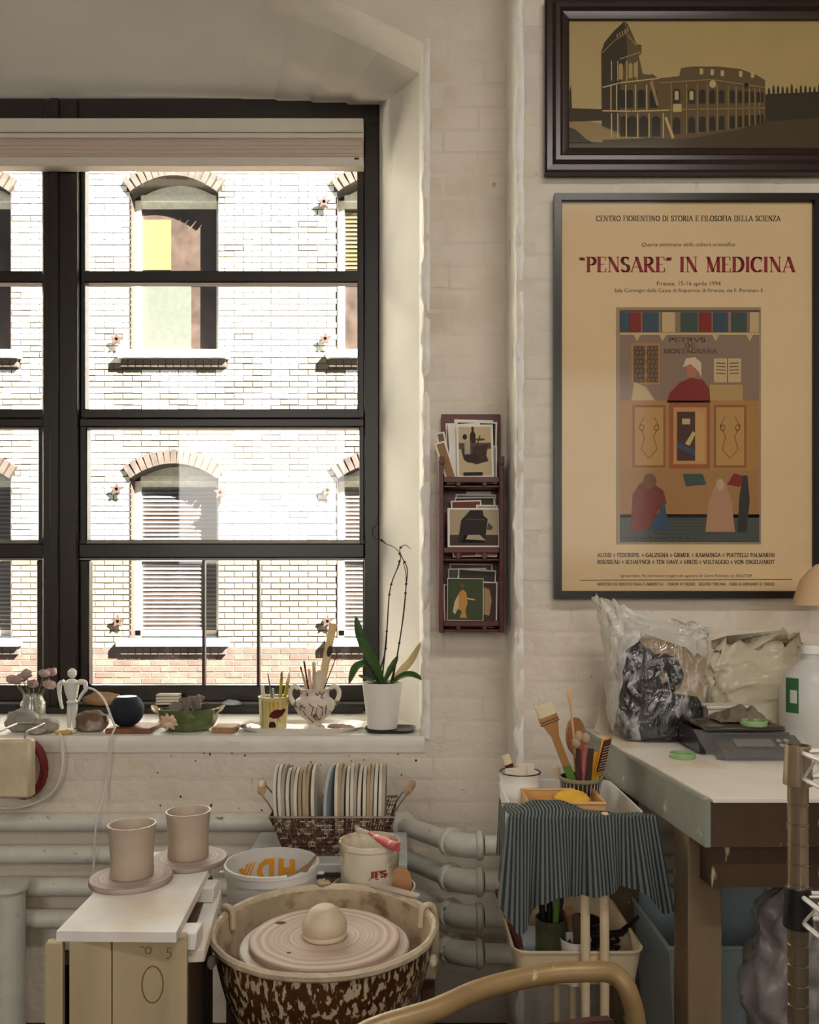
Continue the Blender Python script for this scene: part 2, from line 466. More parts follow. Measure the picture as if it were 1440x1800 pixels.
def serif_text(pr, txt, x0, x1, ybase, cap, col, layer=2, bold=.15, thin=.045):
    """capitals between x0 and x1 in photo pixels, y downwards"""
    sp = .42; tr = .05
    total = sum(sp if ch == ' ' else GL[ch][0] + tr for ch in txt) - tr
    kx = (x1 - x0) / total; x = x0
    for ch in txt:
        if ch == ' ': x += sp * kx; continue
        wd, tk, tn, se = GL[ch]
        def sweep(path, a, b):
            for p, q in zip(path, path[1:]):
                h_ = hull2([(c[0] + i * a / 2, c[1] + j * b / 2) for c in (p, q) for i in (-1, 1) for j in (-1, 1)])
                if len(h_) > 2: pr.poly([(x + u * kx, ybase - v * cap) for u, v in h_], col, layer)
        for t in tk: sweep(t, bold, thin)
        for t in tn: sweep(t, thin * 1.2, thin)
        for (u, v) in se: sweep([(u - .11, v), (u + .11, v)], .02, thin)
        x += (wd + tr) * kx

FC = None
def font_text(pr, txt, x0, x1, ybase, cap, col, layer=2, shear=0.0, bold=0.0):
    """built-in typeface fitted between x0 and x1"""
    cu = bpy.data.curves.new('t', 'FONT'); cu.body = txt; cu.size = 1.0; cu.shear = shear; cu.offset = bold; cu.resolution_u = 2
    o = bpy.data.objects.new('t', cu); COL.objects.link(o)
    me = o.to_mesh()
    xs = [v.co.x for v in me.vertices]
    if xs:
        a, b = min(xs), max(xs); k = (x1 - x0) / (b - a)
        for f in me.polygons:
            pr.poly([(x0 + (me.vertices[i].co.x - a) * k, ybase - me.vertices[i].co.y / .69 * cap) for i in f.vertices], col, layer)
    o.to_mesh_clear(); bpy.data.objects.remove(o); bpy.data.curves.remove(cu)

def flat_place(Y, step=0.0003):
    return lambda x, y, k: P(x, y, Y) + V((0, -step * k, 0))

def cyl_place(X0, Y0, rad, Y, step=0.0005):
    """wrap photo-pixel coordinates at depth Y round the front of an upright vessel; rad(z) = its radius"""
    def f(x, y, k):
        p = P(x, y, Y); r = rad(p.z) + step * k
        dx = max(-r * .98, min(r * .98, p.x - X0))
        return V((X0 + dx, Y0 - math.sqrt(max(r * r - dx * dx, 0)), p.z))
    return f
# ------------------------------------------------------------------ materials
PAINT = (0.76, 0.685, 0.585)
m_brickpaint = mat('painted_brick', PAINT, .62, var=.06, scale=3.5, bump=.6, bscale=22, world=True,
                   spots=(S(150, 130, 105), 22, .74, .04), spots2=(S(205, 190, 165), 5, .66, .14))
m_mortarpaint = mat('painted_mortar', tuple(c * .97 for c in PAINT), .7, var=.08, scale=6, bump=.5, bscale=45, world=True)
m_plaster = mat('smooth_plaster', (.77, .745, .695), .65, var=.05, scale=2.5, bump=.06, bscale=20, world=True)
m_edge = mat('lit_edge_paint', (.90, .88, .83), .5, var=.05, scale=12, bump=.3, bscale=40, world=True)  # thick paint, whitened to carry the window light on these edges
m_sill = mat('worn_sill_paint', (.80, .77, .70), .5, var=.08, scale=9, bump=.15, bscale=40, world=True, spots=(S(120, 95, 70), 16, .72, .03))
m_floor = mat('dusty_concrete', S(70, 63, 55), .8, var=.2, scale=4, bump=.2, world=True)
m_room = mat('room_paint', (.46, .42, .36), .8, var=.04, scale=2, world=True)
m_wframe = mat('dark_bronze_frame', S(27, 20, 16), .35, var=.15, scale=14, spec=.6)
m_wframe2 = mat('grey_sash_line', S(130, 126, 118), .4, metal=.4)
m_glass = glass_mat('window_glass', (.97, .98, .97), .05)
m_glass_h = glass_mat('dusty_window_glass', (.95, .96, .96), .05, haze=.06)
m_white = mat('white_plastic', (.85, .84, .80), .4, var=.04)
m_blind = mat('cream_blind_fabric', (.56, .47, .38), .7, var=.05, stretch=(1, 1, 20), bump=.05)
m_blindrail = mat('ivory_blind_rail', (.66, .61, .54), .4, var=.03)
m_pipe = mat('painted_pipe', (.68, .66, .59), .42, var=.08, scale=16, bump=.15, bscale=50, world=True, spots=(S(110, 90, 65), 30, .7, .04))
m_black = mat('black_plastic', S(24, 23, 24), .4, var=.1)
m_ink = m_black

# ------------------------------------------------------------------ the room
def slab(name, x0, x1, y0, y1, z0, z1, m, parent=None):
    mb = MB(); mb.box(((x0 + x1) / 2, (y0 + y1) / 2, (z0 + z1) / 2), (x1 - x0, y1 - y0, z1 - z0))
    o = mb.build(name, m, parent, smooth=False)
    if parent is None: o['kind'] = 'structure'
    return o
ROOMX0, ROOMX1, ROOMY0, CEIL = -3.6, 2.6, -3.6, 3.75
slab('floor', ROOMX0 - .2, ROOMX1 + .2, ROOMY0 - .2, YB + .6, -.1, 0, m_floor)
slab('ceiling', ROOMX0 - .2, ROOMX1 + .2, ROOMY0 - .2, YF + .12, CEIL, CEIL + .1, m_room)
slab('wall_left', ROOMX0 - .15, ROOMX0, ROOMY0, YF + .1, 0, CEIL, m_room)
slab('wall_side', ROOMX1, ROOMX1 + .15, ROOMY0, YF + .1, 0, CEIL, m_room)
slab('wall_back', ROOMX0, ROOMX1, ROOMY0 - .15, ROOMY0, 0, CEIL, m_room)
for i, cx in enumerate((-1.7, 1.3)):                       # made-up window frames round the rear fill lights
    mb = MB()
    for dx in (-1.0, 0, 1.0): mb.box((cx + dx, -3.56, 2.0), (.07, .06, 2.07))
    for dz in (-1.0, 0, 1.0): mb.box((cx, -3.56, 2.0 + dz), (2.07, .06, .07))
    o = mb.build('window_%d' % (i + 2), m_wframe); o['kind'] = 'structure'

lf = thing('added_ceiling_lamp', 'long fluorescent ceiling lamp added out of view to brighten the work area', 'ceiling lamp', (.75, -.1, 3.55))  # made-up fixture round the unseen overhead fill light
mb = MB(); mb.box((.75, -.1, 3.60), (1.4, .26, .08), bev=.01); mb.build('housing', m_white, lf)
for sx in (-.5, .5):
    mb = MB(); mb.cyl((.75 + sx, -.1, 3.63), (.75 + sx, -.1, CEIL), .008, n=8); mb.build('hanger', m_black, lf)
# ---- window wall: opening under a segmental arch, right edge XE
XE, XEB = .043, .031
XC = PX(112, YF)                                   # middle of the window
ZS = PZ(75, YB)                                    # springing
def arch_pts(xr, zs, n=18, rise=.33):
    hw = xr - XC; R_ = (hw * hw + rise * rise) / (2 * rise); zc = zs + rise - R_
    a0 = math.asin(hw / R_)
    return [(XC + R_ * math.sin(a0 * (1 - 2 * i / n)), zc + R_ * math.cos(a0 * (1 - 2 * i / n))) for i in range(n + 1)]
XL = 2 * XC - XE
XW = .29                                           # corner where the poster wall steps forward
wall_w = MB()
A = arch_pts(XE, ZS)
def q4(mb, a, b, c, d): mb.add([a, b, c, d], [(0, 1, 2, 3)])
for (x1, z1), (x2, z2) in zip(A, A[1:]):
    q4(wall_w, (x1, YB, z1), (x1, YB, CEIL), (x2, YB, CEIL), (x2, YB, z2))
q4(wall_w, (XE, YB, 0), (XW, YB, 0), (XW, YB, SILL), (XE, YB, SILL))
q4(wall_w, (XE, YB, SILL), (XW, YB, SILL), (XW, YB, ZS), (XE, YB, ZS))
q4(wall_w, (XE, YB, ZS), (XW, YB, ZS), (XW, YB, CEIL), (XE, YB, CEIL))
q4(wall_w, (ROOMX0, YB, 0), (XE, YB, 0), (XE, YB, SILL), (ROOMX0, YB, SILL))
q4(wall_w, (ROOMX0, YB, SILL), (XL, YB, SILL), (XL, YB, ZS), (ROOMX0, YB, ZS))
q4(wall_w, (ROOMX0, YB, ZS), (XL, YB, ZS), (XL, YB, CEIL), (ROOMX0, YB, CEIL))
q4(wall_w, (ROOMX0, YF + .1, 0), (ROOMX0, YF + .1, SILL - .02), (XW + .2, YF + .1, SILL - .02), (XW + .2, YF + .1, 0))
wall_window = wall_w.build('wall_window', m_mortarpaint, smooth=False, recalc=False, origin=(0, YB, 0)); wall_window['kind'] = 'structure'
# arch soffit and brick return of the opening
Y2 = YB + .15
A2 = arch_pts(XEB, ZS + .003)
mb = MB()
f1 = [(XE, SILL)] + A + [(XL, SILL)]; f2 = [(XEB, SILL)] + A2 + [(2 * XC - XEB, SILL)]
for i in range(len(f1) - 1):
    for k in range(4):
        def L_(t, p, q): return (p[0] + (q[0] - p[0]) * t, YB + (Y2 - YB) * t, p[1] + (q[1] - p[1]) * t)
        q4(mb, L_(k / 4, f1[i], f2[i]), L_((k + 1) / 4, f1[i], f2[i]), L_((k + 1) / 4, f1[i + 1], f2[i + 1]), L_(k / 4, f1[i + 1], f2[i + 1]))
mb.build('arch_soffit', m_edge, wall_window, smooth=False, recalc=False)
# splayed plaster reveal
WX1, WZ1 = PX(661, YF), PZ(184, YF)
WX0 = 2 * XC - WX1
mb = MB()
bk = [(WX1, SILL), (WX1, WZ1)] + [(WX1 + (WX0 - WX1) * i / 18, WZ1) for i in range(1, 18)] + [(WX0, WZ1), (WX0, SILL)]
fr = [(XEB, SILL)] + A2 + [(2 * XC - XEB, SILL)]
for i in range(len(fr) - 1):
    q4(mb, (fr[i][0], Y2, fr[i][1]), (bk[i][0], YF + .02, bk[i][1]), (bk[i + 1][0], YF + .02, bk[i + 1][1]), (fr[i + 1][0], Y2, fr[i + 1][1]))
mb.build('plaster_reveal', m_plaster, wall_window, recalc=False, sharp=25)
# outer skin so that no daylight leaks round the window
mb = MB()
for (x0, x1, z0, z1) in ((ROOMX0, WX0, 0, CEIL), (WX1, XW + .25, 0, CEIL), (WX0, WX1, WZ1, CEIL)):
    mb.box(((x0 + x1) / 2, YF + .07, (z0 + z1) / 2), (x1 - x0, .06, z1 - z0))
mb.build('outer_skin', m_mortarpaint, wall_window, smooth=False)
# sill: thick, rounded, chipped front edge
def sill_fn(u, v):
    x = XL + (XE + .002 - XL) * u
    nz_ = noise.noise(V((x * 9, 3.3, 0))) * .004 + noise.noise(V((x * 31, 1.3, 0))) * .002
    tab = [(0, (YB - .004, SILL - .05)), (.15, (YB - .008 + nz_, SILL - .016)), (.3, (YB - .002, SILL - .003)), (.4, (YB + .012, SILL)), (1, (YF + .03, SILL))]
    for (a, p), (b, q) in zip(tab, tab[1:]):
        if v <= b + 1e-9:
            t = (v - a) / (b - a); return V((x, p[0] + (q[0] - p[0]) * t, p[1] + (q[1] - p[1]) * t + nz_ * .3 * (1 - v)))
mb = MB(); mb.grid(sill_fn, 150, 14)
mb.build('window_sill', m_sill, wall_window, recalc=False)

# ---- poster wall
mb = MB()
q4(mb, (XW, YP, 0), (ROOMX1, YP, 0), (ROOMX1, YP, CEIL), (XW, YP, CEIL))
q4(mb, (XW, YB + .1, 0), (XW, YP, 0), (XW, YP, CEIL), (XW, YB + .1, CEIL))
wall_right = mb.build('wall_right', m_mortarpaint, smooth=False, recalc=False, origin=(XW, YP, 0)); wall_right['kind'] = 'structure'
# uneven, thickly painted corners
def corner(name, x, y, z0, z1, r, sx, parent, m, side):
    def fn(u, v):
        z = z0 + (z1 - z0) * u
        a = PI / 2 * (v * 1.3 - .15)
        k = r * (1 + .55 * noise.noise(V((z * 14, 7.7 * sx, v))) + .35 * noise.noise(V((z * 45, 2.2, v * 2))))
        cx_, cy_ = x + r * .7, y + r * .7
        return V((cx_ - k * math.cos(a), cy_ - k * math.sin(a), z))
    mb = MB(); mb.grid(fn, int((z1 - z0) / .011), 9)
    mb.build(name, m, parent, recalc=False)
corner('paint_edge', XE, YB, SILL - .01, ZS + .01, .019, 1, wall_window, m_edge, 1)
corner('paint_edge', XW, YP, .1, 3.3, .017, 2, wall_right, m_edge, 1)
mb = MB()
def ret_fn(u, v):
    z = .1 + 3.2 * u; y = YP + .005 + (YB - YP) * v
    return V((XW - .002 - .004 * noise.noise(V((y * 20, z * 9, 1))), y, z))
mb.grid(ret_fn, 200, 10); mb.build('wall_return', m_edge, wall_right, recalc=False)

# ---- painted bricks, one by one
BW, BH, BJ, BD = .203, .0585, .009, .010
_bm = {}
def brick_mesh(wd, bd, m):
    k = (round(wd, 3), m.name)
    if k not in _bm:
        b = MB(); h_ = BH; c = .0045
        w2, h2 = wd / 2, h_ / 2
        lv = [(w2, h2, .002), (w2, h2, -bd * .02), (w2 - c * .7, h2 - c * .7, -bd * .09), (w2 - c * 2.0, h2 - c * 2.0, -bd * .125)]
        vs_ = []
        for (a, e, y) in lv: vs_ += [(-a, y, -e), (a, y, -e), (a, y, e), (-a, y, e)]
        fs = []
        for i in range(3):
            for j in range(4): fs.append([i * 4 + j, i * 4 + (j + 1) % 4, i * 4 + 4 + (j + 1) % 4, i * 4 + 4 + j])
        fs.append([12, 13, 14, 15])
        b.add(vs_, fs)
        o = b.build('brick', m, origin=(0, 0, 0), sharp=60)
        _bm[k] = o.data; bpy.data.objects.remove(o)
    return _bm[k]
def brick_field(parent, x0, x1, z0, z1, Y, off, m, skip=None):
    row = 0; z = z0
    inv = wm(parent).inverted()
    while z + BH <= z1 + 1e-6:
        x = x0 - (BW + BJ) * (off + .5 * (row % 2) + rnd.uniform(-.06, .06))
        while x < x1:
            a, b = max(x, x0), min(x + BW, x1)
            if b - a > .035 and not (skip and skip((a + b) / 2, z + BH / 2)):
                me = brick_mesh(round((b - a) / .02) * .02 if b - a < BW - .01 else BW, BD, m)
                o = bpy.data.objects.new('brick', me); COL.objects.link(o); o.parent = parent
                o.location = inv @ V(((a + b) / 2, Y + rnd.uniform(-.0008, .0008), z + BH / 2))
                o.rotation_euler = (rnd.uniform(-.012, .012), rnd.uniform(-.006, .006), rnd.uniform(-.006, .006))
            x += BW + BJ
        z += BH + BJ; row += 1
brick_field(wall_window, -1.27, XW - .004, .255, SILL - .03, YB, .2, m_brickpaint)
brick_field(wall_window, XE + .014, XW - .004, SILL - .03 + .0105, 2.98, YB, .75, m_brickpaint)
brick_field(wall_right, XW + .018, 1.13, .50, 2.93, YP, .35, m_brickpaint)

m_pit = mat('bare_chip', S(70, 54, 40), .9)
mb = MB(); r2 = random.Random(5)
for i in range(34):
    x = r2.uniform(-.75, .02); z = r2.uniform(.60, .81); sz = r2.uniform(.003, .007)
    mb.blob((x, YB - .0016, z), (sz, .0016, sz * r2.uniform(.8, 1.6)), .5, 3, 8, 6, i)
mb.build('paint_chips', m_pit, wall_window, kind='stuff')

# ------------------------------------------------------------------ window
win = struct_root('window_1', (XC, YF, SILL))
def bar(name, x0, x1, z0, z1, y0=YF - .02, y1=YF + .05, m=m_wframe, parent=win, bev=.004):
    mb = MB(); mb.box(((x0 + x1) / 2, (y0 + y1) / 2, (z0 + z1) / 2), (x1 - x0, y1 - y0, z1 - z0), bev=bev)
    return mb.build(name, m, parent)
zf = lambda py: PZ(py, YF)
xf = lambda px: PX(px, YF)
mirror = lambda x: 2 * XC - x
ztop, zbot = zf(184), SILL
bar('frame_jamb', xf(641), WX1 + .012, zbot, ztop)
bar('frame_jamb', mirror(WX1) - .012, mirror(xf(641)), zbot, ztop)
bar('frame_head', mirror(WX1) - .012, WX1 + .012, zf(224), WZ1 + .012, YF - .022)
bar('frame_bottom', mirror(xf(660)), xf(660), zbot, zf(1236), YF - .03)
bar('frame_ledge', mirror(xf(641)), xf(641), zf(1236), zf(1232), YF - .034, YF + .0, m_wframe2, bev=.001)
bar('mullion', xf(82), xf(142), zbot, ztop, YF - .035)
bar('mullion_cap', xf(96), xf(112), zbot, ztop, YF - .045, YF - .035)
for sgn in (1, -1):
    mx = (lambda x: x) if sgn == 1 else mirror
    def sb(name, xa, xb, za, zb, *a, **k):
        p, q = sorted((mx(xa), mx(xb))); return bar(name, p, q, zb, za, *a, **k)
    xl, xr = xf(142), xf(641)
    sb('upper_sash_stile', xf(628), xr, zf(206), zf(735), YF - .005, YF + .04)
    sb('upper_sash_stile', xl, xf(150), zf(206), zf(735), YF - .005, YF + .04)
    sb('lower_sash_stile', xf(632), xr, zf(735), zf(970), YF - .012, YF + .03)
    sb('lower_sash_stile', xl, xf(155), zf(735), zf(970), YF - .012, YF + .03)
    sb('sash_rail', xl, xr, zf(476), zf(497), YF - .004, YF + .04)
    sb('meeting_rail', xl, xr, zf(719), zf(736), YF - .004, YF + .04)
    sb('meeting_rail', xl, xr, zf(737), zf(752), YF - .015, YF + .02)
    sb('rail_edge_line', xl, xr, zf(752), zf(755), YF - .008, YF + .02, m_wframe2, bev=.001)
    sb('bottom_rail', xl, xr, zf(956), zf(981), YF - .02, YF + .04)
    sb('rail_edge_line', xl, xr, zf(949), zf(956), YF - .01, YF + .02, m_wframe2, bev=.001)
    sb('rail_edge_line', xl, xr, zf(981), zf(985), YF - .012, YF + .02, m_wframe2, bev=.001)
    sb('hopper_rail', xl, xr, zf(1204), zf(1232), YF - .012, YF + .04)
    sb('hopper_stile', xf(642 - 4), xr, zf(985), zf(1204), YF - .01, YF + .03)
    sb('hopper_stile', xl, xf(158), zf(985), zf(1204), YF - .01, YF + .03)
    sb('sash_bar', xf(355), xf(360), zf(981), zf(1206), YF, YF + .025, bev=.001)
    sb('sash_bar', xf(451), xf(456), zf(981), zf(1206), YF + .003, YF + .03, bev=.001)
    for (py0, py1, mm) in ((215, 476, m_glass), (497, 719, m_glass), (752, 950, m_glass)):
        sb('pane', xl, xr, zf(py0), zf(py1), YF + .012, YF + .015, mm, bev=0)
    for (pa, pb) in ((142, 355), (360, 451), (456, 641)):
        sb('pane', xf(pa), xf(pb), zf(983), zf(1206), YF + .012, YF + .015, m_glass_h, bev=0)

# pulled-up shade
bl = thing('window_shade', 'cream window shade pulled up under the top of the dark window frame', 'window shade', (xf(380), YF - .03, zf(290)))
bx0, bx1 = xf(150), xf(640)
def blbar(name, py0, py1, y0, y1, m):
    za, zb = PZ(py0, y0), PZ(py1, y0); x0, x1 = mirror(PX(639, y0)), PX(639, y0)
    mb = MB(); mb.box(((x0 + x1) / 2, (y0 + y1) / 2, (za + zb) / 2), (x1 - x0, y1 - y0, za - zb), bev=.003)
    return mb.build(name, m, bl)
YS = YF - .05
blbar('headrail', 207, 231, YS - .035, YS + .01, m_blindrail)
blbar('cassette_lip', 233, 242, YS - .03, YS + .01, m_blindrail)
blbar('stacked_fabric', 243, 275, YS - .02, YS + .01, m_blind)
for k in range(4): blbar('fabric_fold', 246 + k * 7.2, 249 + k * 7.2, YS - .0225, YS - .015, m_blind)
blbar('bottom_rail', 275, 291, YS - .035, YS + .01, m_blindrail)
mb = MB(); mb.box((PX(627, YS - .036), YS - .036, PZ(279, YS - .036)), (.016, .004, .005)); mb.build('rail_slot', m_black, bl)

# ------------------------------------------------------------------ house across the street
m_fb = mat('glare_cream_brick', (.80, .76, .68), .85, var=.12, scale=5, world=True, rnd_obj=.0, bump=.2)  # cream tone puts the sun's glare into the brick colour
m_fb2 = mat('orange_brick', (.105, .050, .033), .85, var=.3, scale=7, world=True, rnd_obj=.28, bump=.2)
m_fb3 = mat('glare_tan_brick', (.18, .142, .088), .85, var=.2, scale=7, world=True, rnd_obj=.3, bump=.2)  # step between bare orange brick and the painted glare
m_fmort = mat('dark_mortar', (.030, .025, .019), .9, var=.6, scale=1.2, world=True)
m_fwood = mat('house_window_frame', (.74, .72, .62), .6)
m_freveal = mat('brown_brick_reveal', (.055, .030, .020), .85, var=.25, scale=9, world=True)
m_fpane = mat('reflection_brown_pane', (.042, .028, .021), .3, var=.4, scale=6, world=True, spec=.5)  # brown is a painted reflection of the brick building opposite
m_farch = mat('brown_arch_brick_and_sill_shade', (.056, .039, .029), .85, var=.35, scale=9, world=True)
m_slat = mat('house_blind_slat', (.12, .126, .13), .6)
m_yel = mat('yellow_shade', (.12, .105, .016), .7)
m_iron = mat('rusty_iron', S(60, 40, 30), .7)
ho = thing('brick_house', 'sunlit brick house, upper bricks creamed by painted glare, with arched windows across the street', 'building', (-2.2, YO, -3))
K = YO / F
HWIN = []                                             # x0, x1, sill z, spring z, rise
for ci, xl_ in enumerate((-1, 0, 1, 2)):
    x0 = PX(228, YO) + (xl_ - 1) * 365 * K
    for (ps, pp, rise) in ((1120, 840, 25 * K), (616, 337, 27 * K), (112, -166, 27 * K)):
        HWIN.append((x0, x0 + 156 * K, PZ(ps, YO), PZ(pp, YO), rise))
def in_win(x, z, pad=0.0):
    for (a, b, s_, t, r) in HWIN:
        if a - pad < x < b + pad and s_ - .16 - pad < z:
            u = (x - (a + b) / 2) / ((b - a) / 2 + pad)
            if z < t + r * max(0, 1 - u * u) + pad + (.16 if abs(u) < 1.2 else 0): return True
    return False
def clip_row(a, b, z):
    """what is left of a brick a..b at height z beside the window openings"""
    segs = [(a, b)]
    for (x0, x1, s_, t, r) in HWIN:
        if z < s_ - .02: 
            if z > s_ - .21: lo_, hi_ = x0 - .11, x1 + .11
            else: continue
        elif z < t: lo_, hi_ = x0, x1
        elif z < t + r + .17:
            q = 1 - (z - t - .17) / r
            if q <= 0: continue
            h_ = min(1.08, math.sqrt(q)) * (x1 - x0) / 2; lo_, hi_ = (x0 + x1) / 2 - h_, (x0 + x1) / 2 + h_
        else: continue
        new = []
        for (p, q_) in segs:
            if q_ <= lo_ or p >= hi_: new.append((p, q_)); continue
            if p < lo_: new.append((p, lo_))
            if q_ > hi_: new.append((hi_, q_))
        segs = new
    return [(p, q_) for p, q_ in segs if q_ - p > .015]
FX0, FX1, FZ0, FZ1 = -8.2, 4.2, -3.0, 8.4
fbw, fbh, fj, fd = .211, .058, .014, .012
mbs = MB(); n_ind = 0
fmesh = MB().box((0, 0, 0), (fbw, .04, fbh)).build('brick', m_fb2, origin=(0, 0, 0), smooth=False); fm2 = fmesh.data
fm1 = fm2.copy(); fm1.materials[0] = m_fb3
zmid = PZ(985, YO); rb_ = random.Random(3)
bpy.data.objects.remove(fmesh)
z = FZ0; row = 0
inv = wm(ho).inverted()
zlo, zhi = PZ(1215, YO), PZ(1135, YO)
while z < FZ1:
    x = FX0 - (fbw + fj) * .5 * (row % 2)
    while x < FX1:
        for (a, b) in clip_row(x, x + fbw, z + fbh / 2):
            cx_, cz_ = (a + b) / 2, z + fbh / 2; full = b - a > fbw - .002
            yy = YO + .02 + .012 + rnd.uniform(-.002, .002)
            px_, py_ = CX + cx_ / YO * F, CY - (cz_ - H) / YO * F
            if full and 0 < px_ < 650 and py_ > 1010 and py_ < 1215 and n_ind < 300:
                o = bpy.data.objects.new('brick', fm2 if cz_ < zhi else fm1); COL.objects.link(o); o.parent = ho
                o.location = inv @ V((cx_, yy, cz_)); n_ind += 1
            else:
                mid = cz_ < zmid or rb_.random() < (.45 if noise.noise(V((cx_ * .9, 0, cz_ * .7))) > .12 else .07)  # paler by height and in patches, imitating glare on orange-tan brick
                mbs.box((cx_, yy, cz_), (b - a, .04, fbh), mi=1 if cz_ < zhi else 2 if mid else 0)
        x += fbw + fj
    z += fbh + fj; row += 1
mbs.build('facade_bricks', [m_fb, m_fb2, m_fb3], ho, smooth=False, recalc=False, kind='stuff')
# wall plane with openings, as vertical strips
mb = MB(); xs = [FX0]
for (a, b, *_r) in HWIN[::3]: xs += [a + (b - a) * i / 10 for i in range(11)]
xs.append(FX1)
for xa, xb in zip(xs, xs[1:]):
    col = [h for h in HWIN if h[0] - 1e-6 <= xa and xb <= h[1] + 1e-6]
    zc = FZ0
    for (a, b, s_, t, r) in sorted(col, key=lambda h: h[2]):
        q4(mb, (xa, YO + .02, zc), (xb, YO + .02, zc), (xb, YO + .02, s_), (xa, YO + .02, s_))
        ta = t + r * (1 - ((xa - (a + b) / 2) / ((b - a) / 2)) ** 2); tb = t + r * (1 - ((xb - (a + b) / 2) / ((b - a) / 2)) ** 2)
        q4(mb, (xa, YO + .02, ta), (xb, YO + .02, tb), (xb, YO + .28, tb), (xa, YO + .28, ta))
        zc = max(ta, tb)
    q4(mb, (xa, YO + .02, zc), (xb, YO + .02, zc), (xb, YO + .02, FZ1), (xa, YO + .02, FZ1))
mb.build('wall', m_fmort, ho, smooth=False, recalc=False)
mb = MB(); mb.box(((FX0 + FX1) / 2, YO + .0195, (FZ0 + PZ(1136, YO)) / 2), (FX1 - FX0, .003, PZ(1136, YO) - FZ0)); mb.build('low_band_mortar', mat('pale_mortar', (.085, .078, .068), .9, world=True), ho, smooth=False)  # pale joints behind the orange courses, below the painted glare
for wi, (a, b, s_, t, r) in enumerate(HWIN):
    cx_ = (a + b) / 2; low = wi % 3 == 0
    # brick arch over the opening
    mb = MB(); n = 15
    for i in range(n):
        u = -1.08 + 2.16 * (i + .5) / n; xx = cx_ + u * (b - a) / 2
        zz = t + r * (1 - u * u) + .085; sl = math.atan(2 * r * u / ((b - a) / 2))
        M = Matrix.Translation((xx, YO + .0, zz)) @ Matrix.Rotation(sl, 4, 'Y')
        mb.box((0, 0, 0), (.068, .06, .17), M)
    mb.build('arch', m_farch, ho, smooth=False)
    mb = MB(); mb.box((cx_, YO - .01, s_ - .06), (b - a + .26, .2, .09)); mb.build('sill', m_fb, ho, smooth=False)
    mb = MB()
    n = 14
    for i in range(n): mb.box((a - .1 + (b - a + .2) * (i + .5) / n, YO - .0, s_ - .16), ((b - a + .2) / n - .012, .08, .09))
    mb.build('sill_shade_course', m_farch, ho, smooth=False)  # brown course stands in for the shadow line under the sill
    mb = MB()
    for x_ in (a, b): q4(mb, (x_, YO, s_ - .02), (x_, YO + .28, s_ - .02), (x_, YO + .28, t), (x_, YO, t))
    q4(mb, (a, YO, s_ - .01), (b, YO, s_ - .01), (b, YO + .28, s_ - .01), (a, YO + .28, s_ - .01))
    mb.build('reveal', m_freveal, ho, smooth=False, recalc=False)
    wdw = MB()
    for x_ in (a + .035, b - .035): wdw.box((x_, YO + .24, (s_ + t) / 2), (.07, .08, t - s_ + .1))
    for z_ in (s_ + .04, (s_ + t) / 2, t + .02): wdw.box((cx_, YO + .24, z_), (b - a, .08, .07))
    wdw.box((cx_, YO + .26, t + .09), (b - a, .05, r * 2))
    wo = wdw.build('window', m_fwood, ho, smooth=False)
    for (z0, z1) in ((s_ + .07, (s_ + t) / 2 - .03), ((s_ + t) / 2 + .03, t - .02)):
        mb = MB(); mb.box((cx_, YO + .255, (z0 + z1) / 2), (b - a - .14, .008, z1 - z0)); mb.build('pane', m_fpane, wo, smooth=False)
    if low or wi // 3 == 3:
        mb = MB(); nn = 34
        for i in range(nn):
            zz = s_ + .1 + (t - s_ - .2) * i / (nn - 1)
            if low or zz > (s_ + t) / 2: mb.box((cx_, YO + .244, zz), (b - a - .16, .006, .021))
        mb.build('blind', m_slat if low else m_yel, wo, smooth=False, kind='stuff')
    else:
        mb = MB(); mb.box((a + .25, YO + .246, (s_ + t) / 2 + .42), (.36, .006, .62)); mb.build('roller_shade', m_yel, wo, smooth=False)
        mb = MB(); mb.box((a + .38, YO + .246, s_ + .5), (.6, .006, .84)); mb.build('roller_shade', mat('green_grey_shade%d' % wi, (.047, .051, .037), .8), wo, smooth=False)
for (px, py) in ((208, 1092), (576, 1092), (576, 862), (206, 860), (572, 596), (206, 597), (570, 356), (388, 866)):
    c = P(px, py, YO - .03); poly = []
    for i in range(10):
        a_ = PI / 2 + i * PI / 5; rr = (.085, .038)[i % 2]; poly.append((rr * math.cos(a_), rr * math.sin(a_)))
    M = Matrix.Translation(c) @ Matrix.Rotation(PI / 2, 4, 'X')
    mb = MB(); mb.prism(poly, .03, M); mb.cyl(c + V((0, -.03, 0)), c + V((0, .05, 0)), .02, n=8)
    mb.build('star_anchor', m_iron, ho, smooth=False)
# unseen neighbour houses, added to reflect daylight indoors, and the street
for (x0, x1, lb, cc) in ((-19, FX0 - .3, 'cream brick house added left of the arched-window house to reflect daylight', (.78, .70, .55)), (-32, -19, 'pale stucco house added furthest left down the street to reflect daylight', (.76, .72, .64)), (FX1 + .3, 16, 'cream brick house added right of the arched-window house to reflect daylight', (.78, .70, .55))):
    nh = thing('added_house', lb, 'building', ((x0 + x1) / 2, YO, -3))
    mb = MB(); mb.box(((x0 + x1) / 2, YO + .52, (FZ0 + FZ1) / 2), (x1 - x0 - .01, 1.0, FZ1 - FZ0)); mb.build('wall', mat('added_house_wall', cc, .85, var=.1, scale=3, world=True), nh, smooth=False)
    n = int((x1 - x0) / 2.5)
    for i in range(n):
        xc = x0 + (x1 - x0) * (i + .5) / n
        for zc in (1.8, 5.2):
            mb = MB(); mb.box((xc, YO + .03, zc), (1.1, .08, 2.0)); wo = mb.build('window', m_fwood, nh, smooth=False)  # window of the added house
            mb = MB(); mb.box((xc, YO - .012, zc), (.95, .01, 1.84)); mb.build('pane', m_fpane, wo, smooth=False)  # pane of the added house
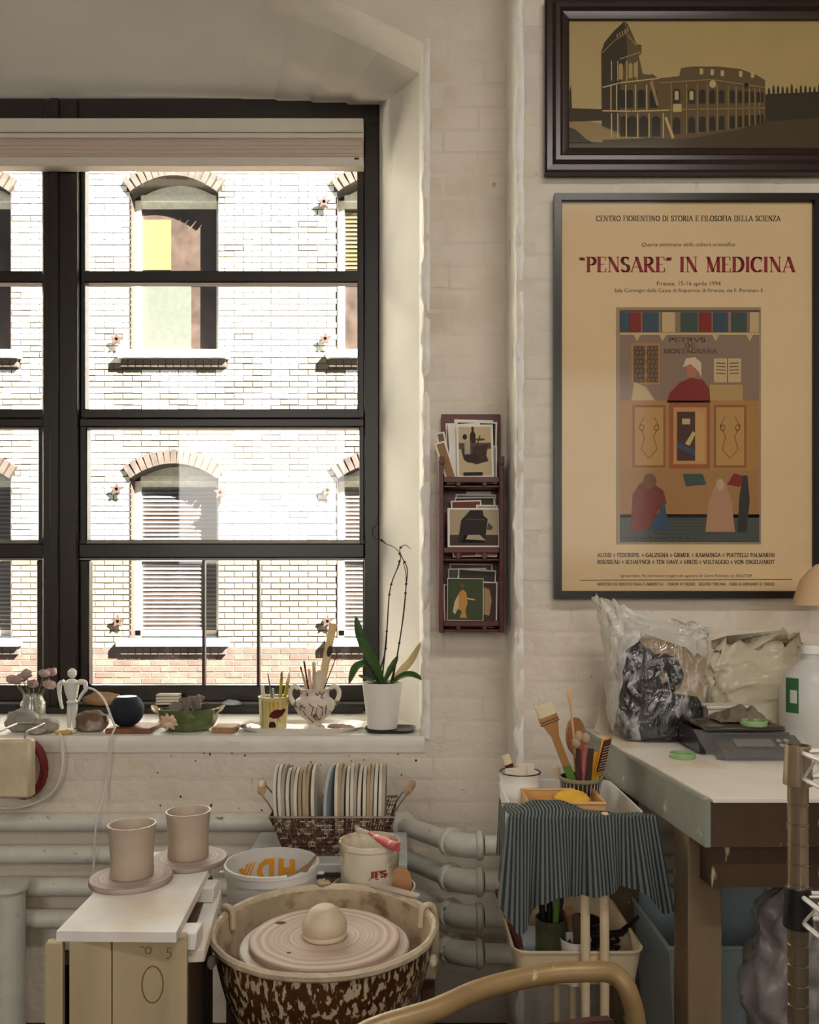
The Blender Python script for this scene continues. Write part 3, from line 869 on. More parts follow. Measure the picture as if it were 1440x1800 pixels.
mb = MB(); mb.box((-8, 6.6, -3.05), (50, 7.0, .1)); o = mb.build('street', m_floor, smooth=False); o['kind'] = 'structure'
# ------------------------------------------------------------------ framed pictures on the poster wall
m_frame1 = mat('dark_walnut_frame', S(44, 24, 20), .28, var=.25, scale=8, stretch=(1, 1, 6), spec=.6)
m_frame2 = mat('black_frame', S(22, 17, 18), .3, var=.1)
m_pglass = glass_mat('picture_glass', (1, 1, 1), .014, rough=.10)
m_paper = mat('cream_poster_paper', S(221, 192, 147), .7, var=.03, scale=5)
m_sepia = mat('sepia_print', S(176, 152, 96), .55, var=.05, scale=9)

def picture(name, label, x0, x1, y0, y1, fw, fdep, m_f, m_p, prof):
    """outer edges in photo pixels on the poster wall"""
    Yf = YP - fdep - .012
    t = thing(name, label, 'picture', P((x0 + x1) / 2, y1, YP - .013))
    X0, X1, Z0, Z1 = PX(x0, Yf), PX(x1, Yf), PZ(y1, Yf), PZ(y0, Yf)
    wdt = fw * Yf / F
    for (nm, a, b, c, d) in (('frame_side', (X0, Z0), (X0, Z1), 1, 0), ('frame_side', (X1, Z0), (X1, Z1), -1, 0), ('frame_rail', (X0, Z1), (X1, Z1), 0, -1), ('frame_rail', (X0, Z0), (X1, Z0), 0, 1)):
        mb = MB(); ring = []
        for (u, h_) in prof:                         # u across (0 outer .. 1 inner), h_ forward
            for (e, q) in ((a, 0), (b, 1)):
                s_ = 1 if q == 0 else -1
                if c: p = (e[0] + c * u * wdt, e[1] + s_ * u * wdt)
                else: p = (e[0] + s_ * u * wdt, e[1] + d * u * wdt)
                ring.append(V((p[0], Yf + fdep - h_ * fdep, p[1])))
        n = len(prof)
        vs_ = ring; fs = [[i * 2, i * 2 + 1, i * 2 + 3, i * 2 + 2] for i in range(n - 1)] + [[(n - 1) * 2, (n - 1) * 2 + 1, 1, 0]]
        fs += [[i * 2 for i in range(n)], [i * 2 + 1 for i in range(n)]]
        mb.add(vs_, fs); mb.build(nm, m_f, t, sharp=30)
    Yp = Yf + fdep * .55
    mb = MB(); mb.box(((X0 + X1) / 2, Yp + .004, (Z0 + Z1) / 2), (X1 - X0 - wdt * 1.6, .008, Z1 - Z0 - wdt * 1.6)); sheet = mb.build('print_sheet', m_p, t, smooth=False)
    mb = MB(); mb.box(((X0 + X1) / 2, Yp - .007, (Z0 + Z1) / 2), (X1 - X0 - wdt * 1.8, .002, Z1 - Z0 - wdt * 1.8)); mb.build('glass', m_pglass, t, smooth=False)
    return t, sheet, Yp
flatp = [(0, 0), (0, 1), (.9, 1), (1, .8), (1, 0)]
moldp = [(0, 0), (0, .55), (.08, .7), (.3, .72), (.42, 1.0), (.6, 1.0), (.72, .8), (.95, .74), (1, .7), (1, 0)]

t, sh, Yp = picture('framed_photograph', 'sepia photograph of a ruined amphitheatre in a wide dark wood frame', 960, 1500, -14, 298, 42, .035, m_frame1, m_sepia, moldp)
pr = Print()
DK, MD, LT, XL_ = S(58, 44, 24), S(98, 78, 44), S(150, 126, 78), S(190, 168, 112)
pr.poly([(996, 190), (1058, 192), (1058, 212), (996, 214)], DK, 1)
pr.poly([(996, 214), (1030, 212), (1075, 222), (1120, 246), (996, 252)], LT, 1)
pr.poly([(996, 222), (1012, 228), (1030, 244), (1045, 252), (996, 252)], DK, 2)
pr.poly([(1335, 166), (1470, 160), (1470, 254), (1335, 254)], S(52, 42, 24), 1)
pr.poly([(1060, 246), (1200, 240), (1346, 214), (1470, 205), (1470, 262), (1060, 262), (996, 262), (996, 250), (1060, 250)], S(72, 58, 30), 2)
for i in range(16): pr.ell(1352 + i * 8, 163 - (i % 3) * 2, 2.2, 9 + 3 * (i % 2), S(48, 40, 24), 2, 8)
pr.poly([(1001, 196), (1001, 160), (1004, 150), (1006, 196)], DK, 2)
out_ = [(1058, 222), (1057, 92), (1062, 76), (1078, 56), (1097, 38), (1103, 41), (1112, 60), (1119, 78), (1128, 79), (1128, 94), (1123, 98), (1130, 130), (1143, 132), (1146, 130), (1158, 138), (1194, 134), (1197, 120), (1215, 117), (1262, 117), (1300, 121), (1330, 132), (1345, 141), (1346, 212), (1300, 228), (1235, 240), (1188, 246), (1100, 240)]
pr.poly(out_, MD, 3)
pr.poly([(1058, 220), (1057, 92), (1062, 76), (1078, 56), (1097, 38), (1101, 60), (1103, 100), (1092, 130), (1088, 232)], DK, 4)
pr.line([(1060, 154), (1090, 146), (1158, 138)], 2.2, XL_, 5)
pr.line([(1060, 195), (1110, 196), (1175, 194)], 2.4, XL_, 5)
pr.line([(1059, 93), (1080, 72), (1102, 58)], 1.4, LT, 5); pr.line([(1090, 104), (1126, 92)], 2.2, LT, 5)
pr.line([(1103, 62), (1118, 80)], 2, LT, 5)
for i in range(5): pr.line([(1085 + i * 4.6, 66 - i * 2.5), (1085 + i * 4.6, 60 - i * 2.5)], 1.4, XL_, 5)
for i, x in enumerate((1088, 1105, 1114)): pr.arch(x, x + 7, 112 - i, 140 - 2 * i, S(170, 146, 92), 5)
for x in (1075, 1086, 1102, 1120): pr.line([(x, 108), (x, 142)], 1.6, XL_, 6)
for x in (1086, 1100, 1121, 1142): pr.arch(x - 0, x + 13, 158, 190, S(40, 30, 16), 5)
for x in (1074, 1084, 1100, 1117, 1137): pr.line([(x, 150), (x, 194)], 2, XL_, 6)
for x in (1090, 1104, 1124, 1146): pr.arch(x, x + 15, 204, 240, S(40, 30, 16), 5)
for x in (1075, 1086, 1101, 1121, 1141, 1166): pr.line([(x, 200), (x, 242)], 2.2, XL_, 6)
for i, x in enumerate((1183, 1210, 1229, 1247, 1264, 1283, 1297, 1309, 1320, 1330, 1338)):
    wd = 13 - i * .85
    pr.arch(x, x + wd, 156 + i * .6, 183 - i * .3, S(46, 35, 19), 5)
    pr.arch(x, x + wd, 206 - i * .5, 236 - i * 2.0, S(44, 33, 18), 5)
    pr.line([(x - 3, 146 + i), (x - 3, 238 - i * 2)], 1.4, LT, 5)
for x in (1186, 1212): pr.arch(x, x + 7, 160, 176, XL_, 6)
for i, x in enumerate((1230, 1249, 1267, 1299, 1320)): pr.rect(x, 121 + i * 1.5, x + 6, 131 + i * 1.5, XL_, 5)
pr.ell(1253, 148, 6, 7, XL_, 5); pr.ell(1312, 151, 4, 6, DK, 5)
pr.line([(1160, 146), (1250, 140), (1344, 154)], 1.6, LT, 5); pr.line([(1175, 193), (1250, 192), (1345, 190)], 1.8, LT, 5)
pr.rect(1183, 183, 1198, 197, XL_, 6)
pr.poly([(1147, 140), (1158, 185), (1154, 186), (1142, 145)], LT, 6); pr.poly([(1172, 205), (1186, 243), (1181, 244), (1168, 208)], XL_, 6)
pr.build('photograph', flat_place(Yp, .0002), sh)

t, sh, Yp = picture('framed_poster', 'cream conference poster with red headline in a thin black frame', 975, 1445, 339, 1052, 13.5, .022, m_frame2, m_paper, flatp)
pr = Print(); BK, RD = S(48, 30, 30), S(140, 26, 34)
serif_text(pr, 'CENTRO FIORENTINO DI STORIA E FILOSOFIA DELLA SCIENZA', 1048, 1372, 388.5, 9, BK, 2, .15, .08)
font_text(pr, 'Quarta settimana della cultura scientifica', 1128, 1292, 433, 6.8, BK, 2, .3)
serif_text(pr, '^PENSARE~ IN MEDICINA', 1019, 1397, 478, 26, RD, 2, .20, .045)
font_text(pr, 'Firenze, 15-16 aprile 1994', 1155, 1267, 502, 7.5, BK, 2)
font_text(pr, 'Sala Convegni della Cassa di Risparmio di Firenze, via F. Portinari 5', 1080, 1341, 513.5, 6.3, BK, 2)
serif_text(pr, 'ALOISI * FEDERSPIL * GALZIGNA * GRMEK * KAMMINGA * PIATTELLI PALMARINI', 1050, 1362, 979, 6.6, BK, 2, .17, .1)
serif_text(pr, 'ROUSSEAU * SCHAFFNER * TEN HAVE * VINEIS * VOLTAGGIO * VON ENGELHARDT', 1050, 1362, 991, 6.6, BK, 2, .17, .1)
font_text(pr, 'Ingresso libero. Per informazioni rivolgersi alla segreteria del Centro Fiorentino, tel. 055-677509', 1090, 1322, 1014.5, 5, BK, 2, .3)
pr.line([(1020, 1020), (1392, 1018.5)], 1.1, BK, 2)
serif_text(pr, 'MINISTERO DEI BENI CULTURALI E AMBIENTALI + COMUNE DI FIRENZE + REGIONE TOSCANA + CASSA DI RISPARMIO DI FIRENZE', 1050, 1362, 1029, 4.6, BK, 2, .15, .1)
pr.build('lettering', flat_place(Yp, .0002), sh)
# illustration: a plain stand-in in the same colours, a reader among books and panelled desks
il = Print()
OC, OC2, GR, BL, GN, RE, CRM, BRN = S(186, 140, 80), S(150, 104, 56), S(150, 128, 112), S(58, 84, 104), S(62, 86, 80), S(140, 36, 30), S(214, 192, 148), S(78, 48, 34)
il.rect(1083, 540, 1338, 957, S(170, 155, 130), 1); il.rect(1090, 544, 1335, 953, GR, 2)
for (a, b, c_) in ((1090, 1107, BL), (1107, 1127, RE), (1130, 1158, BL), (1163, 1187, CRM), (1197, 1227, GN), (1229, 1251, RE), (1254, 1280, BL), (1286, 1313, GN), (1317, 1334, CRM)):
    il.rect(a, 549, b, 584, c_, 3); il.line([(a, 549), (a, 584)], 1.2, BRN, 4)
il.rect(1090, 585, 1335, 589, CRM, 4); il.line([(1090, 547), (1335, 547)], 2, BRN, 4)
for x in (1120, 1165, 1258, 1318): il.poly([(x - 6, 589), (x + 6, 589), (x, 600)], CRM, 4)
serif_text(il, 'PETRVS', 1175, 1240, 601, 7, S(105, 82, 72), 4, .14, .09)
serif_text(il, 'DE', 1204, 1222, 611, 7, S(105, 82, 72), 4, .14, .09)
serif_text(il, 'MONTAGNANA', 1167, 1260, 621, 7.5, S(105, 82, 72), 4, .14, .09)
il.rect(1110, 603, 1160, 676, OC, 3); il.rect(1114, 608, 1134, 672, S(92, 72, 50), 4); il.rect(1137, 608, 1157, 672, S(100, 78, 54), 4)
for j in range(8):
    for k in range(6): il.ell(1118 + k * 7 + (j % 2) * 2, 612 + j * 8, 2.6, 3, S(130, 106, 74), 5, 6)
il.rect(1255, 630, 1303, 672, CRM, 3); il.line([(1279, 630), (1279, 672)], 1.4, BRN, 4); il.rect(1248, 676, 1306, 708, S(196, 166, 108), 3)
for k in range(4): il.line([(1260, 638 + k * 6), (1275, 639 + k * 6)], 1.6, S(96, 70, 52), 4); il.line([(1283, 639 + k * 6), (1298, 638 + k * 6)], 1.6, S(96, 70, 52), 4)
il.poly([(1115, 672), (1135, 680), (1152, 704), (1110, 704)], CRM, 4)
il.poly([(1172, 708), (1178, 690), (1196, 672), (1216, 664), (1236, 668), (1247, 684), (1249, 708)], RE, 4)     # red robed sitter
il.ell(1216, 650, 11, 14, S(190, 128, 96), 5); il.poly([(1200, 646), (1206, 630), (1222, 628), (1233, 638), (1233, 664), (1227, 652), (1214, 640)], S(226, 212, 190), 6)
il.rect(1090, 704, 1335, 826, OC, 4)
for (a, b) in ((1112, 1170), (1255, 1312)):
    il.rect(a, 712, b, 822, OC2, 5); il.rect(a + 4, 716, b - 4, 818, S(200, 158, 94), 6)
    cx_ = (a + b) / 2
    for sg in (-1, 1):
        il.line([(cx_, 806), (cx_ + sg * 14, 790), (cx_ + sg * 8, 768), (cx_ + sg * 17, 748), (cx_ + sg * 9, 734)], 1.6, OC2, 7)
        il.ell(cx_ + sg * 13, 752, 5, 6, OC2, 7, 10); il.ell(cx_ + sg * 13, 752, 3, 3.6, S(200, 158, 94), 8, 8)
il.rect(1176, 708, 1248, 824, S(166, 96, 58), 5); il.rect(1184, 716, 1242, 816, S(204, 160, 98), 6); il.rect(1190, 724, 1222, 810, BRN, 7)
il.poly([(1222, 722), (1238, 728), (1238, 812), (1222, 810)], S(212, 170, 106), 7); il.rect(1199, 736, 1213, 746, CRM, 8)
il.poly([(1191, 776), (1222, 792), (1222, 802), (1191, 788)], BL, 8); il.poly([(1204, 780), (1218, 758), (1223, 762), (1212, 784)], CRM, 8)
il.rect(1090, 826, 1335, 910, S(176, 134, 84), 4); il.rect(1090, 904, 1335, 953, S(78, 88, 88), 4)
for k in range(6): il.line([(1150, 908 + k * 6), (1260, 907 + k * 6)], 1, S(58, 66, 68), 5)
il.poly([(1200, 833), (1235, 833), (1242, 852), (1206, 855)], GN, 5); il.poly([(1278, 852), (1290, 832), (1312, 838), (1300, 856)], RE, 5)
il.poly([(1108, 934), (1112, 870), (1124, 850), (1142, 846), (1166, 862), (1172, 884), (1156, 900), (1140, 930)], S(128, 52, 34), 5)
il.poly([(1140, 930), (1158, 900), (1168, 882), (1176, 930)], S(52, 84, 118), 6); il.ell(1142, 846, 12, 14, S(120, 84, 56), 6)
il.poly([(1240, 935), (1246, 880), (1258, 850), (1266, 842), (1276, 850), (1286, 880), (1292, 935)], S(192, 152, 124), 6); il.ell(1266, 852, 7, 10, S(206, 180, 160), 7)
il.poly([(1296, 936), (1300, 870), (1306, 836), (1314, 836), (1318, 880), (1312, 936)], S(48, 52, 54), 6)
for k in range(9): il.line([(1100 + k * 13, 944 + (k % 3)), (1108 + k * 13, 946)], 1.6, S(60, 50, 44), 6)
il.items = [(p_, (c_[0] * .80, c_[1] * .73, c_[2] * .64), l_) for p_, c_, l_ in il.items]
il.build('illustration', flat_place(Yp, .00018), sh)

# ------------------------------------------------------------------ postcard rack on the pier
m_red = mat('red_stained_wood', S(88, 30, 26), .38, var=.3, scale=10, stretch=(1, 1, 8), spec=.5)
m_card = mat('white_card', (.80, .76, .68), .6, var=.04)
rk = thing('postcard_rack', 'narrow red-stained wooden wall rack with three tiers', 'rack', P(828, 1112, YB - .03))
YR0, YR1 = YB - .012, YB - .095
def rbx(name, x0, x1, y0, y1, Ya, Yb, m=m_red, bev=.0015):
    Ym = min(Ya, Yb); mb = MB()
    mb.box(((PX(x0, Ym) + PX(x1, Ym)) / 2, (Ya + Yb) / 2, (PZ(y0, Ym) + PZ(y1, Ym)) / 2), (PX(x1, Ym) - PX(x0, Ym), abs(Ya - Yb), abs(PZ(y0, Ym) - PZ(y1, Ym))), bev=bev)
    return mb.build(name, m, rk)
rbx('back_panel', 776, 880, 728, 1108, YR0, YR0 - .010)
for (x0, x1) in ((772, 780), (878, 886)):
    rbx('side_rail', x0, x1, 806, 1112, YR0 - .010, YR1)
for x in (776, 882): rbx('side_knob', x - 4, x + 5, 802, 816, YR1 + .012, YR1 - .003)
for (yr, ys) in ((838, 853), (962, 982), (1091, 1106)):
    rbx('front_rail', 780, 878, yr, yr + 10, YR1 + .006, YR1)
    rbx('shelf', 780, 878, ys, ys + 4, YR0 - .010, YR1 + .006)
    for x in (806, 852): rbx('rail_post', x - 4, x + 4, yr + 9, ys + 1, YR1 + .006, YR1 + .001)
CARDN = [0]
def card(label, x0, x1, y0, y1, Y, roll=0.0, edge=(.80, .76, .68), face=None, prf=None, name='postcard', lean=.10, bd=2.5, grp='postcards in the wall rack'):
    """a card standing in a tier; pixels at depth Y; prf(print, x0, y0, x1, y1) draws its picture"""
    cx_, cy_ = (x0 + x1) / 2, y1
    M = Matrix.Translation(P(cx_, cy_, Y)) @ Matrix.Rotation(-lean, 4, 'X') @ Matrix.Rotation(roll, 4, 'Y')
    W_, H_ = (x1 - x0) * Y / F, (y1 - y0) * Y / F
    mb = MB(); mb.box((0, 0, H_ / 2), (W_, .0012, H_), M)
    o = mb.build(name, m_card, origin=P(cx_, cy_, Y), smooth=False)
    tag(o, label, 'postcard', grp)
    if face or prf:
        pr = Print()
        if face: pr.rect(x0 + bd, y0 + bd, x1 - bd, y1 - bd, face, 1)
        if prf: prf(pr, x0, y0, x1, y1)
        def pl(x, y, k): return M @ V(((x - cx_) * Y / F, -.0006 - .00025 * k, (cy_ - y) * Y / F))
        pr.build('picture', pl, o)
    return o
def still_life(pr, x0, y0, x1, y1):
    D, Mi, L2 = S(40, 28, 24), S(94, 70, 54), S(150, 128, 100)
    pr.rect(x0 + 4, y0 + 4, x1 - 4, y1 - 12, S(196, 176, 140), 1); pr.rect(x0 + 4, y0 + 33, x1 - 4, y0 + 44, Mi, 2)
    pr.poly([(x0 + 8, y0 + 44), (x1 - 9, y0 + 36), (x1 - 13, y0 + 56), (x1 - 9, y0 + 66), (x0 + 34, y0 + 72), (x0 + 12, y0 + 62)], S(64, 46, 36), 3)
    pr.poly([(x0 + 24, y0 + 33), (x0 + 24, y0 + 18), (x0 + 27, y0 + 12), (x0 + 27, y0 + 4), (x0 + 31, y0 + 4), (x0 + 31, y0 + 12), (x0 + 34, y0 + 18), (x0 + 34, y0 + 33)], D, 3)
    pr.rect(x0 + 14, y0 + 30, x0 + 27, y0 + 54, S(178, 166, 146), 4); pr.rect(x0 + 24, y0 + 30, x0 + 28, y0 + 54, Mi, 5); pr.ell(x0 + 15, y0 + 22, 4, 5, D, 4)
    pr.line([(x0 + 34, y0 + 44), (x0 + 42, y0 + 20)], 1.6, D, 5); pr.ell(x0 + 42, y0 + 27, 9, 2.2, Mi, 4)
    pr.ell(x0 + 26, y0 + 60, 14, 9, S(50, 36, 30), 4)
    pr.rect(x0 + 11, y1 - 18, x1 - 20, y1 - 12, D, 6)
    font_text(pr, 'WAGON-BA', x0 + 8, x1 - 14, y1 - 1.5, 7.5, S(30, 24, 22), 6, 0, .02)
def chair_card(pr, x0, y0, x1, y1):
    pr.rect(x0 + 4, y0 + 3, x1 - 4, y1 - 3, S(176, 160, 132), 1); pr.rect(x0 + 4, y1 - 22, x1 - 4, y1 - 3, S(70, 54, 44), 2)
    D = S(42, 32, 28)
    pr.poly([(x0 + 18, y1 - 8), (x0 + 24, y0 + 22), (x0 + 34, y0 + 11), (x0 + 40, y0 + 4), (x0 + 62, y0 + 4), (x0 + 64, y0 + 14), (x1 - 22, y0 + 20), (x1 - 26, y1 - 20), (x1 - 28, y1 - 8), (x1 - 33, y1 - 20), (x0 + 30, y1 - 22), (x0 + 24, y1 - 8)], D, 3)
    pr.poly([(x1 - 21, y0 + 26), (x1 - 13, y0 + 34), (x1 - 16, y0 + 40), (x1 - 24, y0 + 38)], S(90, 74, 60), 4)
    pr.poly([(x0 + 32, y1 - 14), (x0 + 36, y1 - 22), (x1 - 36, y1 - 22), (x1 - 26, y1 - 12)], S(176, 160, 132), 4); pr.rect(x0 + 32, y0 + 20, x1 - 28, y0 + 21.5, S(92, 74, 60), 4)
def figure_card(pr, x0, y0, x1, y1):
    pr.rect(x0 + 1, y0 + 1, x1 - 1, y1 - 1, S(62, 74, 44), 1)
    O, C_ = S(190, 140, 66), S(206, 184, 140)
    pr.poly([(x0 + 20, y0 + 56), (x0 + 18, y0 + 38), (x0 + 22, y0 + 24), (x0 + 28, y0 + 20), (x0 + 34, y0 + 26), (x0 + 36, y0 + 44), (x0 + 32, y0 + 58), (x0 + 35, y0 + 70), (x0 + 22, y0 + 70), (x0 + 26, y0 + 58)], O, 2)
    pr.poly([(x0 + 10, y0 + 60), (x0 + 13, y0 + 42), (x0 + 20, y0 + 28), (x0 + 20, y0 + 52), (x0 + 14, y0 + 64)], C_, 3); pr.ell(x0 + 26, y0 + 14, 3.6, 5, S(120, 72, 40), 3)
    pr.line([(x0 + 36, y0 + 36), (x0 + 48, y0 + 38)], 2.4, C_, 3)
def pale_lines(pr, x0, y0, x1, y1):
    for k in range(2): pr.line([(x0 + 10, y0 + 6 + 3 * k), (x1 - 8, y0 + 6 + 3 * k)], .9, S(90, 80, 72), 2)
y_ = YR1 + .012
# top tier
card('white-edged card tilted left at the top-left of the wall rack', 784, 800, 756, 848, y_ + .012, -.20, face=S(120, 96, 74), bd=3)
card('tan card tilted furthest left in the top rack tier', 786, 806, 772, 849, y_ + .008, -.30, face=S(150, 112, 74), bd=3)
card('tall blank white card at the back of the top rack tier', 797, 866, 735, 850, y_ + .040, .02)
card('white card with grey edge behind the still-life postcard, top tier', 786, 850, 741, 850, y_ + .034, -.02, face=S(120, 110, 98))
card('cream card with thin black border standing second from front, top tier', 799, 872, 738, 850, y_ + .024, .03, face=S(60, 52, 46), bd=3)
card('pale card peeping out right of the still-life postcard, top tier', 818, 874, 782, 850, y_ + .018, .01, face=S(170, 160, 145))
card('white card showing as a left edge strip, front of top tier', 793, 850, 742, 850, y_ + .014, -.05)
card('postcard of a bottle still life, front of the top rack tier', 804, 869, 744, 848, y_ + .004, -.015, prf=still_life)
# middle tier
card('blank card with printed lines sticking up highest in the middle tier', 822, 866, 862, 979, y_ + .040, -.01, prf=pale_lines)
card('grey landscape card behind the others in the middle tier', 800, 872, 867, 979, y_ + .034, .015, face=S(110, 104, 98))
card('green picture card in the middle of the rack, half hidden', 801, 872, 872, 979, y_ + .022, -.01, face=S(66, 68, 44))
card('red-brown card poking out at left of the middle tier', 796, 850, 878, 979, y_ + .017, -.03, face=S(116, 60, 46))
card('cream card just behind the dark chair postcard, middle tier', 836, 874, 886, 979, y_ + .010, .02, face=S(176, 164, 144))
card('black-and-white postcard of a dark chair, front of middle tier', 787, 880, 892, 962, y_ - .002, 0, prf=chair_card)
# bottom tier
card('grey card standing at the back of the bottom rack tier', 790, 866, 990, 1102, y_ + .040, .01, face=S(104, 84, 70))
card('white card with blue-grey picture in the bottom tier', 790, 858, 998, 1102, y_ + .034, -.02, face=S(96, 104, 104))
card('black-and-white card leaning right in the bottom tier', 800, 868, 1000, 1102, y_ + .028, .06, face=S(70, 60, 54))
card('dark brown card with cream nude figure at right of bottom tier', 836, 874, 1022, 1100, y_ + .015, .02, face=S(72, 54, 40),
     prf=lambda pr, a, b, c, d: pr.poly([(a + 14, d - 20), (a + 8, d - 40), (a + 14, b + 10), (a + 24, b + 14), (a + 28, d - 44), (a + 24, d - 18)], S(176, 142, 100), 2))
card('small red-brown card at the left end of the bottom tier', 781, 806, 1026, 1100, y_ + .020, -.02, face=S(120, 66, 44))
card('green postcard of a woman in ochre, front of the bottom tier', 786, 850, 1016, 1091, y_ + .002, .01, prf=figure_card)
# ------------------------------------------------------------------ heating pipes along the wall
PZS = [.608 - .094 * k for k in range(4)]
for k, z0 in enumerate(PZS):
    pp = thing('heating_pipe', ['topmost', 'second', 'third', 'lowest'][k] + ' of the four painted heating pipes under the window', 'pipe', (0, YB - .05, z0), 'heating pipes under the window')
    YL, YRt = YB - .045, YP - .065
    zr = z0 + .012
    a0, a1, a2, a3 = V((-1.75, YL, z0)), V((-.045, YL, z0)), V((.135, YRt, zr)), V((1.0, YRt, zr))
    r = .027
    mb = MB(); mb.tube([a0, V((-.5, YL, z0)), a1 + V((-.02, 0, 0))], r, 16); mb.build('wall_pipe', m_pipe, pp)
    mb = MB(); mb.tube([a1 + (a2 - a1) * .12, a2 + (a1 - a2) * .12], r * .97, 16); mb.build('offset_pipe', m_pipe, pp)
    mb = MB(); mb.tube([a2 + V((.06, 0, 0)), a3], r * .95, 16); mb.build('wall_pipe', m_pipe, pp)
    for (c, d0, d1) in ((a1, V((-1, 0, 0)), (a2 - a1).normalized()), (a2, (a1 - a2).normalized(), V((1, 0, 0)))):
        mb = MB(); pth = smooth_path([c + d0 * .045, c + d0 * .02, c + d1 * .02, c + d1 * .045], 4)
        mb.tube(pth, r * 1.18, 16)
        for dd in (d0, d1):
            mb.tube([c + dd * .036, c + dd * .040, c + dd * .052, c + dd * .056], [r * 1.2, r * 1.42, r * 1.42, r * 1.2], 16)
        mb.build('elbow', m_pipe, pp)
    if k == 0: pass
hd = MB()
hd.tube([V((-1.13, YB - .115, .0)), V((-1.13, YB - .115, .30)), V((-1.13, YB - .115, .44))], .04, 16)
hd.tube([V((-1.13, YB - .115, .44)), V((-1.13, YB - .115, .455))], [.052, .052], 16)
tag(hd.build('riser_pipe', m_pipe), 'thick upright painted pipe at the far left in front of the heating pipes', 'pipe')

# ------------------------------------------------------------------ things on the window sill
m_pot = mat('matte_white_ceramic', (.84, .82, .77), .45, var=.03)
m_soil = mat('dark_bark', S(46, 34, 26), .9, bump=.6)
m_leaf = mat('orchid_leaf', S(62, 96, 40), .38, var=.25, scale=9, translucent=.15)
m_leafdry = mat('dried_leaf', S(226, 206, 160), .6, var=.12, translucent=.3)
m_stem = mat('dry_flower_stem', S(52, 36, 28), .6)
m_dark = mat('dark_slate', S(40, 36, 36), .4, var=.2)
YQ = 2.55
def ribbon(mb, pts, wd, nrm, fold=.25, t=.0016, n=14):
    pts = smooth_path(pts, n); k = len(pts)
    def fn(u, v):
        i = min(int(round(u * (k - 1))), k - 1)
        T = (pts[min(i + 1, k - 1)] - pts[max(i - 1, 0)]).normalized()
        sd = T.cross(V(nrm)); sd = sd.normalized() if sd.length > 1e-5 else V((1, 0, 0))
        up = sd.cross(T)
        w_ = wd * interp([(0, .35), (.15, .6), (.45, 1), (.75, .85), (.92, .45), (1, .02)], u)
        s_ = (v - .5) * 2
        return pts[i] + sd * s_ * w_ / 2 + up * abs(s_) * w_ / 2 * fold
    mb.sheet(fn, k, 7, t)
pz = G(671, 1283, SILL + .012)
pz = V((pz.x, 2.53, SILL + .010))
orc = thing('potted_orchid', 'orchid with bare dark flower stems in a white pot on the sill', 'plant', pz)
kq = pz.y / F
mb = MB(); rt, rb, hh = 35.5 * kq, 26 * kq, 80 * kq
mb.lathe([(0, 0), (rb, 0), (rt, hh), (rt - .004, hh), (rt - .005, hh - .012), (0, hh - .012)], 40, c=pz); mb.build('pot', m_pot, orc)
mb = MB(); mb.blob(pz + V((0, 0, hh - .012)), (rt * 1.7, rt * 1.7, .02), .3, 5, 24, 8); mb.build('bark', m_soil, orc)
top = pz + V((0, 0, hh - .006))
def L3(pts, dy=None): return [P(x, y, pz.y + (dy[i] if dy else 0)) for i, (x, y) in enumerate(pts)]
for pts, dy, wd, nrm, mt in (
    ([(672, 1203), (655, 1165), (634, 1120), (625, 1082)], [0, -.01, -.02, -.02], .034, (.35, -1, .25), m_leaf),
    ([(674, 1203), (660, 1172), (641, 1140), (628, 1118)], [0, -.02, -.045, -.05], .036, (.5, -1, .35), m_leaf),
    ([(668, 1203), (652, 1172), (628, 1172), (613, 1203)], [0, -.02, -.04, -.05], .034, (-.2, -.6, .8), m_leaf),
    ([(668, 1204), (652, 1196), (640, 1192), (630, 1187)], [0, -.03, -.04, -.045], .022, (0, -.5, 1), m_leaf),
    ([(674, 1202), (684, 1182), (692, 1168), (700, 1152)], [0, .0, .0, .0], .022, (-.5, -1, .2), m_leaf),
    ([(684, 1203), (704, 1182), (724, 1160), (742, 1126)], [0, .01, .015, .02], .027, (-.6, -1, .3), m_leafdry),
    ([(684, 1204), (704, 1190), (724, 1186), (746, 1196)], [0, -.01, -.02, -.02], .026, (0, -.7, .9), m_leaf)):
    mb = MB(); ribbon(mb, L3(pts, dy), wd, nrm); mb.build('leaf', mt, orc)
for pts in ([(671, 1203), (680, 1110), (684, 1050), (690, 1020), (704, 985), (697, 965), (677, 955)],
            [(668, 1180), (678, 1140), (682, 1080), (686, 1035), (698, 1000), (706, 975)],
            [(686, 1203), (697, 1160), (708, 1090), (714, 1030), (716, 1000), (706, 978), (703, 965), (712, 958), (722, 965)],
            [(690, 1200), (702, 1130), (711, 1070), (714, 1015), (709, 988)],
            [(677, 955), (671, 950), (658, 945), (655, 930), (664, 920), (664, 905)]):
    p3 = smooth_path(L3(pts), 4); n = len(p3)
    mb = MB(); mb.tube(p3, [.0026 - .0017 * i / n for i in range(n)], 6)
    for i in range(4, n - 2, 7): mb.blob(p3[i], (.008, .008, .008), .2, 2, 8, 5)
    mb.build('flower_stem', m_stem, orc)
dsh = MB()
def dish(mb, c, a, b, h_, rz=0.0, rim=.006):
    """shallow rounded-rectangle dish"""
    def ring(k, z): return [(c[0] + (a * k) * math.copysign(abs(math.cos(t)) ** .45, math.cos(t)), c[1] + (b * k) * math.copysign(abs(math.sin(t)) ** .45, math.sin(t)), c[2] + z) for t in [2 * PI * (i + .5) / 40 for i in range(40)]]
    rings = [ring(.001, 0), ring(.86, 0), ring(1, h_), ring(.97, h_), ring(.84, .004), ring(.001, .004)]
    vs_ = [p for r_ in rings for p in r_]; fs = []
    for i in range(5):
        for j in range(40): fs.append([i * 40 + j, i * 40 + (j + 1) % 40, i * 40 + 40 + (j + 1) % 40, i * 40 + 40 + j])
    mb.add(vs_, fs)
